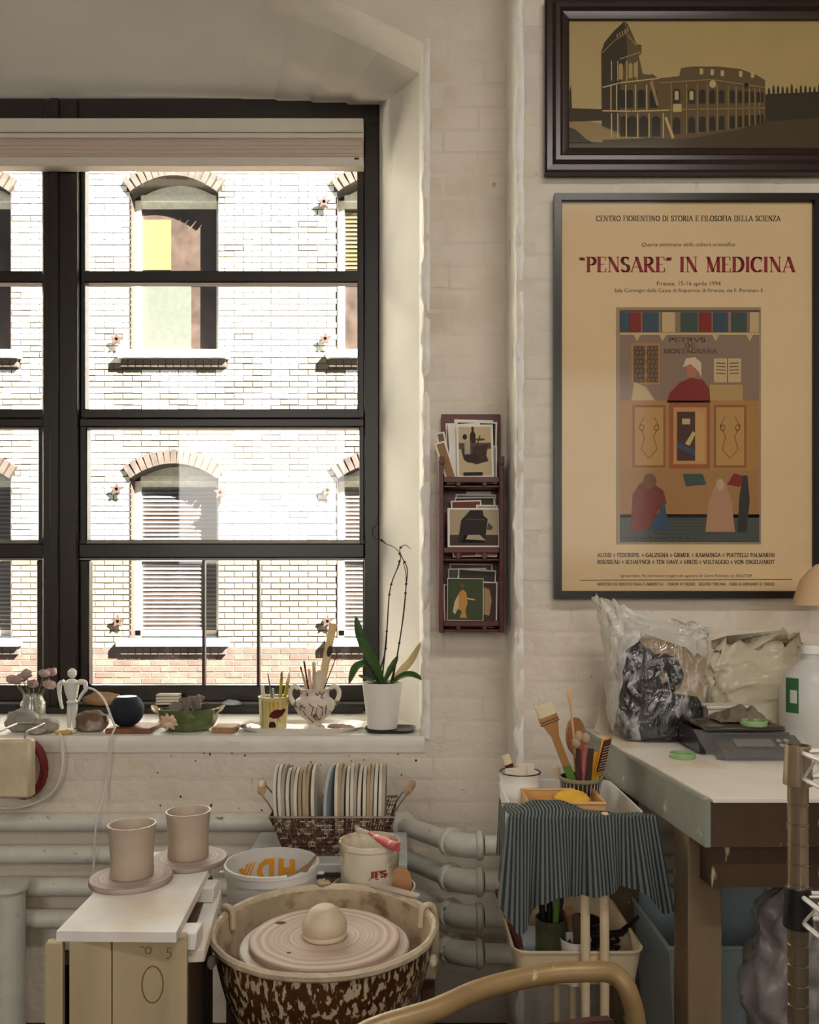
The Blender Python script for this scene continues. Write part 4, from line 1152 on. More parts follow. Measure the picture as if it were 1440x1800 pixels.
dish(dsh, (PX(684, 2.53) + .004, 2.53, SILL), .078, .062, .010)
tag(dsh.build('plant_saucer', m_dark), 'flat dark saucer under the white orchid pot', 'saucer')

# white tray with cup and vase
m_tray = mat('white_glazed_tray', (.82, .80, .77), .3, var=.03, coat=.2)
tr = MB(); TX0, TX1 = PX(413, 2.48), PX(636, 2.48)
dish(tr, ((TX0 + TX1) / 2, 2.575, SILL), (TX1 - TX0) / 2, .092, .014)
tag(tr.build('serving_tray', m_tray), 'long white ceramic tray on the sill under the cup and vase', 'tray')
TZ = SILL + .0045
m_cupy = mat('pale_yellow_glaze', S(216, 204, 146), .35, var=.06, coat=.2)
cy_ = V((PX(481, 2.545), 2.545, TZ))
cup = thing('painted_cup', 'small yellow cup painted with a dark red bird, full of tools', 'cup', cy_)
kc = 2.545 / F
mb = MB(); mb.lathe([(0, 0), (21.5 * kc, 0), (23 * kc, 3 * kc), (26.5 * kc, 55 * kc), (27.3 * kc, 57 * kc), (24.5 * kc, 57 * kc), (21 * kc, 6 * kc), (0, 5 * kc)], 36, c=cy_); mb.build('body', m_cupy, cup)
pr = Print(); pr.rect(467, 1234, 497, 1276, S(206, 156, 58), 1); pr.rect(460, 1233, 462, 1277, S(150, 140, 90), 1); pr.rect(503, 1232, 505, 1276, S(90, 96, 78), 1)
MR = S(92, 22, 24)
pr.poly([(473, 1259), (478, 1251), (486, 1247), (494, 1248), (498, 1246), (501, 1249), (499, 1253), (495, 1259), (488, 1263), (480, 1263)], MR, 2)
pr.line([(487, 1263), (488, 1271)], .8, MR, 2); pr.line([(490, 1262), (492, 1270)], .8, MR, 2)
pr.arch(473, 485, 1268, 1279, S(40, 20, 20), 2)
pr.build('painted_bird', cyl_place(cy_.x, cy_.y, lambda z: 22.2 * kc + (z - TZ) / (55 * kc) * 4.0 * kc + .0006, 2.545 - 22 * kc, .0003), cup, cuts=2)

m_vase = mat('cracked_ivory_glaze', (.74, .66, .57), .45, var=.1, scale=30, spots=(S(120, 84, 60), 34, .62, .03), bump=.3, bscale=40)
vz = V((PX(553, 2.55), 2.55, TZ)); kv = 2.55 / F
vs_t = thing('handled_vase', 'ivory two-handled urn vase with brown sketched figures on the tray', 'vase', vz)
def vr(h): return interp([(0, 19), (4, 17), (8, 12), (14, 14), (24, 27), (36, 35), (44, 36.5), (50, 33), (55, 26.5), (60, 25), (66, 26.5), (71, 29)], h)
hs_ = [0, 1.5, 4, 6, 8, 11, 14, 19, 24, 30, 36, 40, 44, 47, 50, 53, 55, 58, 60, 63, 66, 69, 71]
mb = MB(); mb.lathe([(0, 0)] + [(vr(h) * kv, h * kv) for h in hs_] + [(26 * kv, 71.5 * kv), (22 * kv, 62 * kv), (20 * kv, 50 * kv), (0, 40 * kv)], 40, c=vz); mb.build('body', m_vase, vs_t)
for sg in (-1, 1):
    pts = [(28, 70), (35, 74), (42, 68), (43, 58), (39, 48), (35, 42)]
    mb = MB(); mb.tube(smooth_path([vz + V((sg * a * kv, 0, b * kv)) for a, b in pts], 5), 4.2 * kv, 10); mb.build('handle', m_vase, vs_t)
pr = Print(); BRW = S(98, 62, 44)
for pl in ([(538, 1238), (534, 1250), (540, 1262)], [(544, 1236), (552, 1242), (548, 1256), (556, 1268)], [(560, 1238), (568, 1244), (566, 1258), (560, 1268), (556, 1254), (560, 1238)], [(574, 1240), (572, 1256)], [(541, 1262), (550, 1272)], [(528, 1240), (536, 1243)], [(555, 1218), (558, 1223), (562, 1217), (566, 1223), (570, 1217)], [(540, 1218), (541, 1224), (538, 1221)]):
    pr.line(pl, 1.5, BRW, 1)
vrad = lambda z: vr((z - TZ) / kv) * kv + .0006
pr.build('sketched_figures', cyl_place(vz.x, vz.y, vrad, 2.55 - .045, .0003), vs_t, cuts=1)

m_handle = mat('bare_wood_handle', S(206, 178, 140), .55, var=.15, stretch=(1, 1, .2), scale=40)
m_steel = mat('brushed_steel', S(160, 158, 152), .35, metal=.8, var=.15)
m_brist = mat('pale_bristle', S(226, 212, 178), .8, var=.12, scale=60, stretch=(1, 1, .1), bump=.3)
m_dkbr = mat('dark_bristle', S(66, 48, 38), .8, var=.2, bump=.3)
m_bone = mat('bone_white_wood', S(222, 210, 190), .5, var=.08)
m_green = mat('green_paint', S(86, 122, 54), .45, var=.1)
m_olive = mat('olive_print', S(168, 164, 40), .45, var=.15)
def tool(name, label, p0, p1, r0, r1, m, tip=None, cat='tool', grp=None, n=8):
    """straight stick from p0 up to p1, with an optional tip (length, radius, end radius, material)"""
    p0, p1 = V(p0), V(p1); d = (p1 - p0).normalized()
    t = thing(name, label, cat, p0, grp)
    mb = MB(); mb.tube([p0, p0.lerp(p1, .5), p1], [r0, (r0 + r1) / 2, r1], n); mb.build('handle', m, t)
    if tip:
        ln, ra, rb_, mt = tip[:4]
        mb = MB(); mb.tube([p1 - d * .004, p1 + d * ln * .3, p1 + d * ln * .7, p1 + d * ln], [r1 * 1.05, ra, ra, rb_], n, flat=tip[4] if len(tip) > 4 else None); mb.build(tip[5] if len(tip) > 5 else 'tip', mt, t)
    return t
def slatt(name, label, p0, p1, wd, th, m, cat='tool', round_=True, grp=None, nrm=V((0, -1, 0))):
    """flat stick of width wd and thickness th"""
    p0, p1 = V(p0), V(p1); z = (p1 - p0).normalized(); x = V(nrm).cross(z).normalized(); y = z.cross(x)
    M = Matrix((x, y, z)).transposed().to_4x4(); M.translation = p0
    L_ = (p1 - p0).length; w2 = wd / 2
    poly = [(-w2, 0), (w2, 0)] + ([(w2 * math.cos(a), L_ - w2 + w2 * math.sin(a)) for a in [PI * i / 8 for i in range(9)]] if round_ else [(w2, L_), (-w2, L_)])
    M2 = M @ Matrix(((1, 0, 0, 0), (0, 0, 1, -th / 2), (0, 1, 0, 0), (0, 0, 0, 1)))
    mb = MB(); mb.prism(poly, th, M2); o = mb.build(name, m, sharp=50)
    tag(o, label, cat, grp); return o
c0 = cy_ + V((0, 0, .012))
slatt('wooden_spatula', 'short pale wooden stick at the left rim of the bird cup', c0 + V((-.022, -.01, 0)), P(461, 1204, 2.54), .012, .003, m_bone)
tool('needle_tool', 'forked steel needle tool leaning left in the bird cup', c0 + V((.012, -.012, 0)), P(472, 1190, 2.52), .0035, .002, m_steel, (.012, .0018, .0008, m_steel))
slatt('metal_clip', 'folded metal clip blade in the bird cup', c0 + V((.004, -.02, .0)), P(478, 1210, 2.53), .014, .004, m_steel, round_=False)
tool('marker_pen', 'olive-green pen standing in the bird cup, left one', c0 + V((.014, .006, 0)), P(495, 1192, 2.55), .0048, .0048, m_olive, (.022, .003, .001, m_green), 'pen')
tool('marker_pen', 'olive-green pen standing in the bird cup, nearest the vase', c0 + V((.018, .012, 0)), P(506, 1198, 2.55), .0055, .0055, m_olive, (.03, .004, .0012, m_brist), 'pen')
v0 = vz + V((0, 0, 52 * kv))
for i, (px, py, dx, r0, m, tip, lb, nm) in enumerate((
    (530, 1178, -.018, .003, m_handle, (.012, .0028, .0006, m_dkbr), 'thin brush furthest left in the ivory vase', 'paint_brush'),
    (536, 1172, -.014, .0035, m_red, (.02, .003, .0006, m_dkbr), 'slim red-brown brush in the ivory vase', 'paint_brush'),
    (543, 1176, -.008, .0055, m_bone, None, 'plain bone-white dowel in the ivory vase', 'dowel'),
    (552, 1170, 0, .006, m_handle, (.012, .006, .003, m_bone), 'rounded wooden modelling tool in the middle of the vase', 'modelling_tool'),
    (556, 1182, .004, .004, m_dkbr, None, 'dark stick in the middle of the ivory vase', 'modelling_tool'),
    (578, 1152, .012, .0045, m_bone, (.030, .0085, .004, m_dkbr), 'white-handled mop brush with dark round head in the vase', 'paint_brush'),
    (596, 1142, .018, .0017, m_dkbr, None, 'thin dark skewer leaning right out of the vase', 'skewer'),
    (533, 1186, -.012, .0028, m_bone, (.01, .002, .0006, m_brist), 'short white detail brush at the left of the vase', 'paint_brush'))):
    tool(nm, lb, v0 + V((dx, (i % 3 - 1) * .008, 0)), P(px, py, 2.55 + (i % 3 - 1) * .01), r0, r0 * .8, m, tip, 'brush' if 'brush' in nm else 'tool', 'tools in the ivory vase')
slatt('wooden_paddle', 'short wide bone-coloured paddle in the ivory vase', v0 + V((.008, -.006, 0)), P(562, 1178, 2.54), .020, .004, m_bone)
slatt('wooden_ruler', 'tall pale wooden ruler standing in the ivory vase', v0 + V((.012, .014, 0)), P(586, 1096, 2.56), .024, .003, m_leafdry, 'ruler', round_=False)
mb = MB()
for i, (a, b) in enumerate(((590, 1266), (600, 1274), (612, 1278), (606, 1268))): mb.blob(V((PX(a, 2.54), 2.54 - .01 * i, TZ + .008)), (.05 - .006 * i, .022, .016), .35, 3, 14, 8, seed=i)
tag(mb.build('dried_pod', mat('dried_pod', S(176, 150, 130), .7, var=.3)), 'broken shell-like dried pod lying on the tray beside the vase', 'pod')
mb = MB()
def nap(u, v): return V((PX(418, 2.5) + .075 * u, 2.50 + .10 * v, TZ + .010 + .016 * math.sin(u * 3) * (1 - .4 * v) + .004 * noise.noise(V((u * 4, v * 4, 0)))))
mb.sheet(nap, 14, 12, .003); tag(mb.build('folded_paper', mat('folded_paper', S(196, 180, 164), .7, var=.15)), 'crumpled folded paper on the left end of the tray', 'paper')

m_block = mat('grainy_wood_block', S(160, 124, 84), .65, var=.3, scale=20, stretch=(6, 1, 1), bump=.2)
mb = MB(); mb.box((PX(394, 2.50), 2.525, SILL + .009), (.068, .085, .017), bev=.002); tag(mb.build('wood_block', m_block), 'small flat wood block on the sill between bowl and tray', 'block')

# green bowl of shards
m_bowl = mat('olive_majolica_glaze', S(92, 104, 66), .25, var=.35, scale=24, coat=.5, spots=(S(150, 150, 110), 18, .66, .04))
m_petal = mat('cream_petal_glaze', S(214, 184, 150), .3, var=.1, coat=.3)
bz = V((PX(331, 2.545), 2.545, SILL)); kb = 2.545 / F
bo = thing('handled_bowl', 'oval green majolica bowl with lily relief, full of grey shards', 'bowl', bz)
mb = MB(); M = Matrix.Translation(bz) @ Matrix.Diagonal((1, .72, 1, 1))
mb.lathe([(0, 0), (34 * kb, 0), (44 * kb, 6 * kb), (50 * kb, 20 * kb), (52 * kb, 38 * kb), (50 * kb, 39 * kb), (46 * kb, 18 * kb), (0, 8 * kb)], 40, M, wob=lambda a, z: .003 * math.sin(9 * a) if z > .02 else 0); mb.build('body', m_bowl, bo)
for sg in (-1, 1):
    mb = MB(); ribbon(mb, [bz + V((sg * 46 * kb, 0, 28 * kb)), bz + V((sg * 56 * kb, -.004, 34 * kb)), bz + V((sg * 64 * kb, -.002, 44 * kb))], .028, (0, -.3, 1), .3, .004, 6); mb.build('handle', m_petal, bo)
mb = MB()
for i in range(9):
    a = math.radians(20 + 320 * i / 8); c = bz + V((-24 * kb, -.72 * 49 * kb, 20 * kb))
    e = c + V((math.cos(a) * 19 * kb, .010 * abs(math.cos(a)) - .002, math.sin(a) * 15 * kb))
    ribbon(mb, [c + V((0, -.004, 0)), (c + e) / 2 + V((0, -.007, 0)), e], .013, (0, -1, .1), -.2, .003, 4)
mb.build('lily_relief', m_petal, bo)
m_shard = mat('grey_clay_shard', S(128, 118, 112), .8, var=.2, bump=.3)
for i in range(13):
    a = i * 2.4; rr = .012 + .045 * (i % 4) / 3
    c = bz + V((math.cos(a) * rr * 1.15, math.sin(a) * rr * .7, 37 * kb + .010 * (i % 3)))
    M = Matrix.Translation(c) @ Euler((a, a * 1.7, a * .6)).to_matrix().to_4x4()
    mb = MB(); mb.prism([(-.022, -.012), (.016, -.016), (.024, .004), (.002, .018), (-.018, .010)], .005, M)
    tag(mb.build('clay_shard', m_shard, smooth=False), 'thin grey clay shard piled in the green bowl', 'shard', 'shards in the green bowl')
# on the window ledge behind
mb = MB(); c = P(297, 1227, YF - .06)
for k in range(4): mb.box((c.x, c.y, zf(1236) + .008 + k * .010), (.085 - .002 * k, .04, .0085), bev=.002)
tag(mb.build('ridged_block', mat('ridged_plaster', S(208, 200, 184), .6)), 'ridged whitish plaster block behind the green bowl', 'block')
mb = MB(); c = V((PX(407, YF - .06), YF - .06, zf(1236) + .008)); mb.blob(c, (.07, .04, .022), .3, 2.5, 18, 10, 4); tag(mb.build('pale_stone', mat('pale_stone', S(176, 182, 180), .7, var=.15)), 'flat pale grey stone on the window ledge behind the tray', 'stone')
# support for those two: deep ledge of the frame
bar('frame_shelf', mirror(xf(641)), xf(641), SILL, zf(1236), YF - .09, YF - .03)

# smart speaker on a wooden board
m_fabric = mat('navy_knit_fabric', S(30, 34, 48), .85, var=.15, bump=.35, bscale=300)
mb = MB(); mb.box((PX(233, 2.52), 2.535, SILL + .008), (.135, .12, .016), bev=.002); tag(mb.build('wooden_board', mat('red_brown_board', S(130, 80, 54), .5, var=.2, stretch=(1, 5, 1))), 'small red-brown wooden board under the round speaker', 'board')
cs = V((PX(223, 2.53), 2.53, SILL + .016)); R0 = .0515
sp = thing('round_speaker', 'ball-shaped navy fabric speaker with flat light top on the sill', 'speaker', cs)
prof = [(0, 0)] + [(R0 * math.sin(a), R0 * .93 - R0 * math.cos(a)) for a in [math.radians(25 + 118 * i / 14) for i in range(15)]]
mb = MB(); mb.lathe(prof + [(0, prof[-1][1])], 40, c=cs); mb.build('body', m_fabric, sp)
mb = MB(); mb.lathe([(0, prof[-1][1] + .0015), (prof[-1][0] * .93, prof[-1][1] + .0012), (prof[-1][0] * .95, prof[-1][1] - .001)], 32, c=cs); mb.build('top_plate', mat('pale_grey_plate', S(190, 188, 186), .35), sp)
m_cable = mat('white_cable', (.78, .76, .72), .5, var=.03)
zt = SILL + .006
mb = MB(); mb.tube(smooth_path([P(152, 1208, 2.50), P(168, 1214, 2.49), P(184, 1232, 2.48), P(196, 1262, 2.47), P(203, 1278, 2.44)], 6), .0035, 8)
mb.tube(smooth_path([P(203, 1278, 2.44), P(196, 1296, 2.425), P(190, 1340, 2.425), P(182, 1400, 2.42), P(170, 1440, 2.36), P(166, 1500, 2.36), P(164, 1560, 2.36), V((PX(163, 2.36), 2.36, .02))], 6), .0028, 8)
tag(mb.build('white_cable', m_cable), 'white cord arching by the speaker and hanging down the wall', 'cord')
mb = MB(); mb.tube(smooth_path([P(105, 1290, 2.44), P(108, 1300, 2.425), P(110, 1345, 2.425), P(98, 1385, 2.42), P(70, 1408, 2.41), P(28, 1420, 2.41), P(-30, 1420, 2.41)], 6), .0035, 8)
tag(mb.build('white_cable', m_cable), 'white cord looping down below the far left of the sill', 'cord')
m_stone = mat('brown_stone', S(112, 88, 66), .75, var=.3, bump=.4, spots=(S(196, 184, 168), 12, .6, .08))
mb = MB(); mb.blob(V((PX(160, 2.52), 2.52, SILL + .030)), (.105, .075, .07), .25, 2, 22, 12, 3, flatbot=True); tag(mb.build('rock', m_stone), 'brown rock with pale top left of the round speaker', 'rock')
mb = MB(); mb.blob(V((PX(180, YF - .06), YF - .06, zf(1236) + .022)), (.13, .05, .05), .3, 2.5, 20, 10, 8, flatbot=True); tag(mb.build('driftwood', mat('driftwood', S(168, 134, 96), .7, var=.25)), 'light brown driftwood piece on the ledge behind the speaker', 'driftwood')
# jointed white mannequin
m_man = mat('white_wood', (.76, .74, .70), .5, var=.05)
mz = V((PX(127, 2.50), 2.50, SILL))
mn = thing('jointed_mannequin', 'small white jointed mannequin figure standing at the left of the sill', 'figurine', mz)
def mp(px, py, dy=0): return P(px, py, 2.50 + dy)
for nm, pts, rr in (('head', [mp(127, 1192), mp(127, 1187), mp(127, 1180), mp(127, 1175)], [.006, .013, .013, .005]),
    ('torso', [mp(126, 1194), mp(126, 1200), mp(126, 1214), mp(127, 1228)], [.010, .024, .020, .014]),
    ('pelvis', [mp(127, 1228), mp(127, 1234), mp(127, 1240)], [.010, .017, .012]),
    ('upper_arm', [mp(113, 1199), mp(105, 1203), mp(104, 1218)], [.009, .008, .006]), ('forearm', [mp(104, 1218), mp(107, 1236), mp(110, 1246)], [.006, .005, .004]),
    ('upper_arm', [mp(139, 1199), mp(149, 1200), mp(151, 1212)], [.009, .008, .006]), ('forearm', [mp(151, 1212), mp(143, 1222), mp(138, 1232)], [.006, .005, .004]),
    ('thigh', [mp(124, 1239), mp(122, 1258)], [.010, .008]), ('shin', [mp(122, 1258), mp(121, 1279)], [.008, .005]),
    ('thigh', [mp(131, 1239), mp(130, 1258)], [.010, .008]), ('shin', [mp(130, 1258), mp(131, 1279)], [.008, .005])):
    mb = MB(); mb.tube(smooth_path(pts, 4), [interp([(i / (len(rr) - 1), q) for i, q in enumerate(rr)], j / (len(smooth_path(pts, 4)) - 1)) for j in range(len(smooth_path(pts, 4)))], 12); mb.build(nm, m_man, mn)
for px in (119, 133):
    mb = MB(); mb.blob(V((mp(px, 1279).x, 2.49, SILL + .006)), (.014, .034, .012), .05, 1, 12, 8); mb.build('foot', m_man, mn)
# stones, jar and dried flowers at the far left
for i, (px, w_, h_, Yc, sd, lb) in enumerate(((40, .10, .075, 2.52, 11, 'large grey stone at the far left end of the sill'), (82, .075, .05, 2.50, 12, 'pale rounded stone beside the mannequin at the left of the sill'), (66, .055, .028, 2.47, 13, 'small flat stone in front of the others at the far left'))):
    mb = MB(); mb.blob(V((PX(px, Yc), Yc, SILL + h_ * .42)), (w_, .07 - .012 * i, h_), .25, 2, 20, 12, sd, flatbot=True)
    tag(mb.build('stone', mat('grey_stone%d' % i, S(150 + 12 * i, 144 + 10 * i, 138 + 8 * i), .75, var=.25)), lb, 'stone')
jz = V((PX(58, 2.62), 2.62, SILL))
jr = thing('flower_jar', 'glass jar of pinkish dried flowers at the far left of the sill', 'jar', jz)
mb = MB(); mb.lathe([(0, 0), (.035, 0), (.038, .01), (.038, .075), (.030, .088), (.030, .10), (.028, .10), (.028, .088), (.0355, .074), (.0355, .004), (0, .003)], 28, c=jz); mb.build('glass_body', glass_mat('jar_glass', (.93, .94, .90), .08, .03, haze=.3), jr)
m_flow = mat('dried_pink_flower', S(170, 146, 142), .8, var=.2)
m_dstem = mat('dried_stem', S(120, 116, 70), .8)
for i in range(9):
    a = i * 2.4; tp = jz + V((math.cos(a) * .06 - .005, math.sin(a) * .045, .13 + .02 * (i % 3)))
    mb = MB(); mb.tube([jz + V((0, 0, .01)), jz + V((math.cos(a) * .02, math.sin(a) * .02, .09)), tp], .0015, 5); mb.build('stem', m_dstem, jr)
    mb = MB(); mb.blob(tp, (.035, .035, .026), .45, 4, 12, 8, i); mb.build('flower_head', m_flow, jr)
mb = MB(); mb.box((PX(112, 2.47), 2.472, SILL + .005), (.045, .03, .009), bev=.002); tag(mb.build('yellow_tag', mat('yellow_tag', S(206, 168, 84), .6)), 'small yellow wooden tag on the sill front by the mannequin', 'tag')

# hose coil and caddy hanging below the sill
m_hose = mat('dark_red_hose', S(122, 34, 40), .45, var=.15)
hc = P(42, 1352, 2.40)
mb = MB(); pts = []
for i in range(4 * 24 + 1):
    a = 2 * PI * i / 24; q = .068 + .004 * math.sin(a * 1.3)
    pts.append(hc + V((q * math.cos(a) * .85, -.010 * (i / 96.0) * 2 + .012, q * 1.15 * math.sin(a))))
mb.tube(pts, .0075, 8)
tag(mb.build('hose_coil', m_hose), 'dark red hose coiled against the wall below the far left sill', 'hose')
cb = thing('hanging_caddy', 'cream box hanging in front of the red hose coil at far left', 'box', P(20, 1400, 2.33))
mb = MB(); c = P(18, 1350, 2.32); mb.box(c, (.13, .04, .165), bev=.008); mb.build('body', mat('cream_enamel', S(214, 200, 168), .45), cb)
mb = MB(); mb.tube([c + V((-.04, .0, .08)), c + V((-.04, .01, .10)), V((c.x - .04, YB - .005, c.z + .105)), V((c.x + .04, YB - .005, c.z + .105)), c + V((.04, .01, .10)), c + V((.04, 0, .08))], .003, 6); mb.build('wire_hanger', m_steel, cb)
# ------------------------------------------------------------------ crate, board and thrown cups at left
m_ply = mat('pale_plywood', S(182, 164, 130), .65, var=.14, scale=9, stretch=(2, 2, .4), spots=(S(150, 118, 74), 6, .68, .06))
m_dkwood = mat('dark_raw_wood', S(88, 68, 50), .75, var=.25, scale=10, stretch=(1, 1, .3))
m_board = mat('white_worn_board', (.80, .78, .74), .55, var=.10, scale=10, spots=(S(206, 186, 156), 5, .62, .12))
m_batgrey = mat('clay_smeared_bat', S(150, 132, 118), .6, var=.2, scale=14)
m_clay = mat('wet_grey_clay', S(188, 172, 154), .5, var=.06, scale=14, bump=.05)
m_clay_in = m_clay
BZ = .745                                              # board top
bx = lambda px, py, z: G(px, py, z)
f_l, f_r, b_r = G(99, 1637, BZ), G(310, 1639, BZ), G(383, 1497, BZ)
mb = MB()
bl_ = f_l + (b_r - f_r); TH = .016
vs_ = [f_l, f_r, b_r, V((f_l.x - .012, b_r.y, BZ))]
mb.add([v for v in vs_] + [v - V((0, 0, TH)) for v in vs_], [(0, 1, 2, 3), (7, 6, 5, 4), (0, 4, 5, 1), (1, 5, 6, 2), (2, 6, 7, 3), (3, 7, 4, 0)])
tag(mb.build('white_board', m_board, smooth=False), 'white painted ware board carrying the two clay cups', 'board')
CZ = BZ - TH - .030                                    # crate top
cr = thing('wooden_crate', 'pale plywood crate marked 0 5 under the white ware board', 'crate', (-.47, 1.5, 0))
Yc0, Yc1 = f_l.y + .02, b_r.y - .02
CPV = Matrix.Translation((PX(328, Yc0), Yc0, 0)); CROT = CPV @ Matrix.Rotation(.125, 4, 'Z') @ CPV.inverted()
def cbx(name, x0, x1, y0, y1, z0, z1, m, bev=.002):
    mb = MB(); mb.box(((x0 + x1) / 2, (y0 + y1) / 2, (z0 + z1) / 2), (x1 - x0, y1 - y0, z1 - z0), CROT, bev=bev); return mb.build(name, m, cr)
xa, xb, xc, xd = PX(112, Yc0), PX(130, Yc0), PX(201, Yc0), PX(328, Yc0)
cbx('front_plank', xa - .02, xa + .006, Yc0, Yc0 + .018, .0, CZ + .03, m_ply)
cbx('front_plank', xb, xc - .001, Yc0, Yc0 + .018, .0, CZ + .03, m_ply)
fp = cbx('front_plank', xc + .001, xd, Yc0, Yc0 + .018, .0, CZ + .03, m_ply)
cbx('side_panel', xd - .02, xd - .002, Yc0 + .02, Yc1, 0, CZ, m_dkwood)
cbx('side_panel', xa - .02, xa - .002, Yc0 + .02, Yc1, 0, CZ, m_dkwood)
cbx('back_panel', xa - .02, xd, Yc1, Yc1 + .018, 0, CZ, m_dkwood)
cbx('top_panel', xa, xd - .022, Yc0 + .02, Yc1 - .002, CZ - .016, CZ, m_dkwood)
pr = Print(); QB = S(128, 98, 62)
def ringp(cx_, cy__, rx, ry, w_): pr.line([(cx_ + rx * math.cos(a), cy__ + ry * math.sin(a)) for a in [2 * PI * i / 24 for i in range(25)]], w_, QB, 1)
ringp(263, 1667, 5, 6, 1.4); ringp(270, 1727, 18, 32, 2.2)
pr.line([(303, 1665), (296, 1665), (295, 1672), (301, 1672), (302, 1678), (297, 1683), (293, 1682)], 1.5, QB, 1)
pr.line([(248, 1660), (254, 1660), (256, 1664)], 1.2, QB, 1)
fpl = flat_place(Yc0 - .0002, .0003); pr.build('pencil_marks', lambda x, y, k: CROT @ fpl(x, y, k), fp)
for i, yy in enumerate((Yc0 + .035, 1.56)):
    mb = MB(); mb.box((-.452 - .021 * i, yy, CZ + .015), (.215, .045, .0285), bev=.002); tag(mb.build('batten', m_board), ['batten under the front edge of the white ware board', 'batten under the far edge of the white ware board'][i], 'batten', 'battens under the board')
pA, pB = G(352, 1650, CZ + .004), G(376, 1562, CZ + .004)
mb = MB(); mb.box((0, 0, 0), (.028, .27, .022), Matrix.Translation((-.364, Yc0 + .155, CZ - .0115)) @ Matrix.Rotation(.125, 4, 'Z'), bev=.002)
tag(mb.build('side_slat', m_board), 'narrow whitish slat along the right side of the crate', 'slat')

def bat_disc(px, py, rpx, z, label, name='round_bat', m=None, th=.010):
    c = G(px, py, z + th); r = rpx * c.y / F
    mb = MB(); mb.lathe([(0, 0), (r * .98, 0), (r, .002), (r, th - .002), (r * .985, th), (r * .7, th + .0004), (r * .55, th), (0, th)], 48, c=(c.x, c.y, z))
    o = mb.build(name, m or m_rings, origin=(c.x, c.y, z)); tag(o, label, 'bat'); return c, r
def ring_mat(name, c1, c2, freq):
    m = mat(name, c1, .6, var=.1)
    N = m.node_tree.nodes; L = m.node_tree.links
    tc = N.new('ShaderNodeTexCoord'); mp_ = N.new('ShaderNodeMapping'); mp_.inputs['Scale'].default_value = (1, 1, 0)
    L.new(tc.outputs['Object'], mp_.inputs['Vector'])
    ln = N.new('ShaderNodeVectorMath'); ln.operation = 'LENGTH'; L.new(mp_.outputs[0], ln.inputs[0])
    nz_ = N.new('ShaderNodeTexNoise'); nz_.noise_dimensions = '1D'; nz_.inputs['Scale'].default_value = freq; nz_.inputs['Detail'].default_value = 3
    n2 = N.new('ShaderNodeTexNoise'); n2.inputs['Scale'].default_value = 8; L.new(tc.outputs['Object'], n2.inputs['Vector'])
    ad = N.new('ShaderNodeMath'); ad.operation = 'MULTIPLY_ADD'; ad.inputs[1].default_value = .012; L.new(n2.outputs['Fac'], ad.inputs[0]); L.new(ln.outputs['Value'], ad.inputs[2])
    L.new(ad.outputs[0], nz_.inputs['W'])
    mr = N.new('ShaderNodeMapRange'); mr.inputs[1].default_value = .35; mr.inputs[2].default_value = .65; L.new(nz_.outputs['Fac'], mr.inputs[0])
    x = N.new('ShaderNodeMix'); x.data_type = 'RGBA'; x.inputs[6].default_value = (*c1, 1); x.inputs[7].default_value = (*c2, 1); L.new(mr.outputs[0], x.inputs[0])
    L.new(x.outputs[2], N['Principled BSDF'].inputs['Base Color'])
    return m
m_rings = ring_mat('swirled_clay_bat', S(136, 116, 108), S(186, 170, 158), 130)
m_rings2 = ring_mat('swirled_clay_wheel', S(188, 164, 148), S(216, 198, 184), 110)
def clay_cup(px, py, z, r_t, r_b, h_, label):
    c = G(px, py, z); k = c.y / F
    rt, rb, hh = r_t * k, r_b * k, h_ * k
    mb = MB(); mb.lathe([(0, 0), (rb * .97, 0), (rb, .003), (rb * .985, hh * .35), (rb * 1.02, hh * .65), (rt * .985, hh * .95), (rt, hh), (rt - .0035, hh + .0006), (rt - .006, hh * .94), (rb * .9, hh * .4), (rb * .86, .008), (0, .007)], 48, c=c)
    tag(mb.build('clay_cup', m_clay, origin=c), label, 'cup', 'freshly thrown cups'); return c
bat_disc(231, 1539, 71, BZ, 'grey clay-smeared bat under the left thrown cup')
clay_cup(232, 1537, BZ + .010, 41.5, 37, 89, 'freshly thrown clay cup on the left, nearer to the camera')
bat_disc(333, 1506, 65, BZ, 'grey clay-smeared bat under the right thrown cup')
clay_cup(331, 1504, BZ + .010, 39, 35, 79, 'freshly thrown clay cup on the right, farther back')

# ------------------------------------------------------------------ potter's wheel
m_pan = mat('brown_pan_with_slip', S(84, 50, 24), .4, var=.35, scale=12, spots=(S(70, 30, 20), 9, .62, .05), spots2=(S(206, 190, 158), 105, .54, .02, (1, 1, .42)))
m_slip = mat('dried_slip', S(184, 166, 138), .75, var=.2, scale=14, bump=.5, bscale=35, spots=(S(132, 106, 76), 16, .60, .06))
m_rim = mat('slip_rim', S(206, 190, 164), .6, var=.15, scale=30, bump=.5, bscale=50)
YW = 1.60
wc = P(571, 1626, YW); R_ = 197.5 * YW / F
wh = thing('potters_wheel', "potter's wheel with clay-splattered brown splash pan", 'pottery wheel', (wc.x, wc.y, 0))
def wob(a, z): return .0022 * noise.noise(V((math.cos(a) * 5, math.sin(a) * 5, z * 20))) + .0012 * noise.noise(V((math.cos(a) * 14, math.sin(a) * 14, z * 30)))
mb = MB(); mb.lathe([(0, -.17), (R_ * .72, -.17), (R_ * .84, -.13), (R_ * .90, -.085), (R_ * .955, -.04), (R_ * .965, -.012)], 96, c=wc, wob=wob); mb.build('splash_pan', m_pan, wh, recalc=False)
mb = MB(); mb.lathe([(R_ * .965, -.014), (R_ * 1.0, -.008), (R_ * 1.005, 0), (R_ * .985, .005), (R_ * .955, .003), (R_ * .94, -.006)], 120, c=wc, wob=lambda a, z: wob(a, z) * 1.3); mb.build('pan_rim', m_rim, wh, recalc=False)
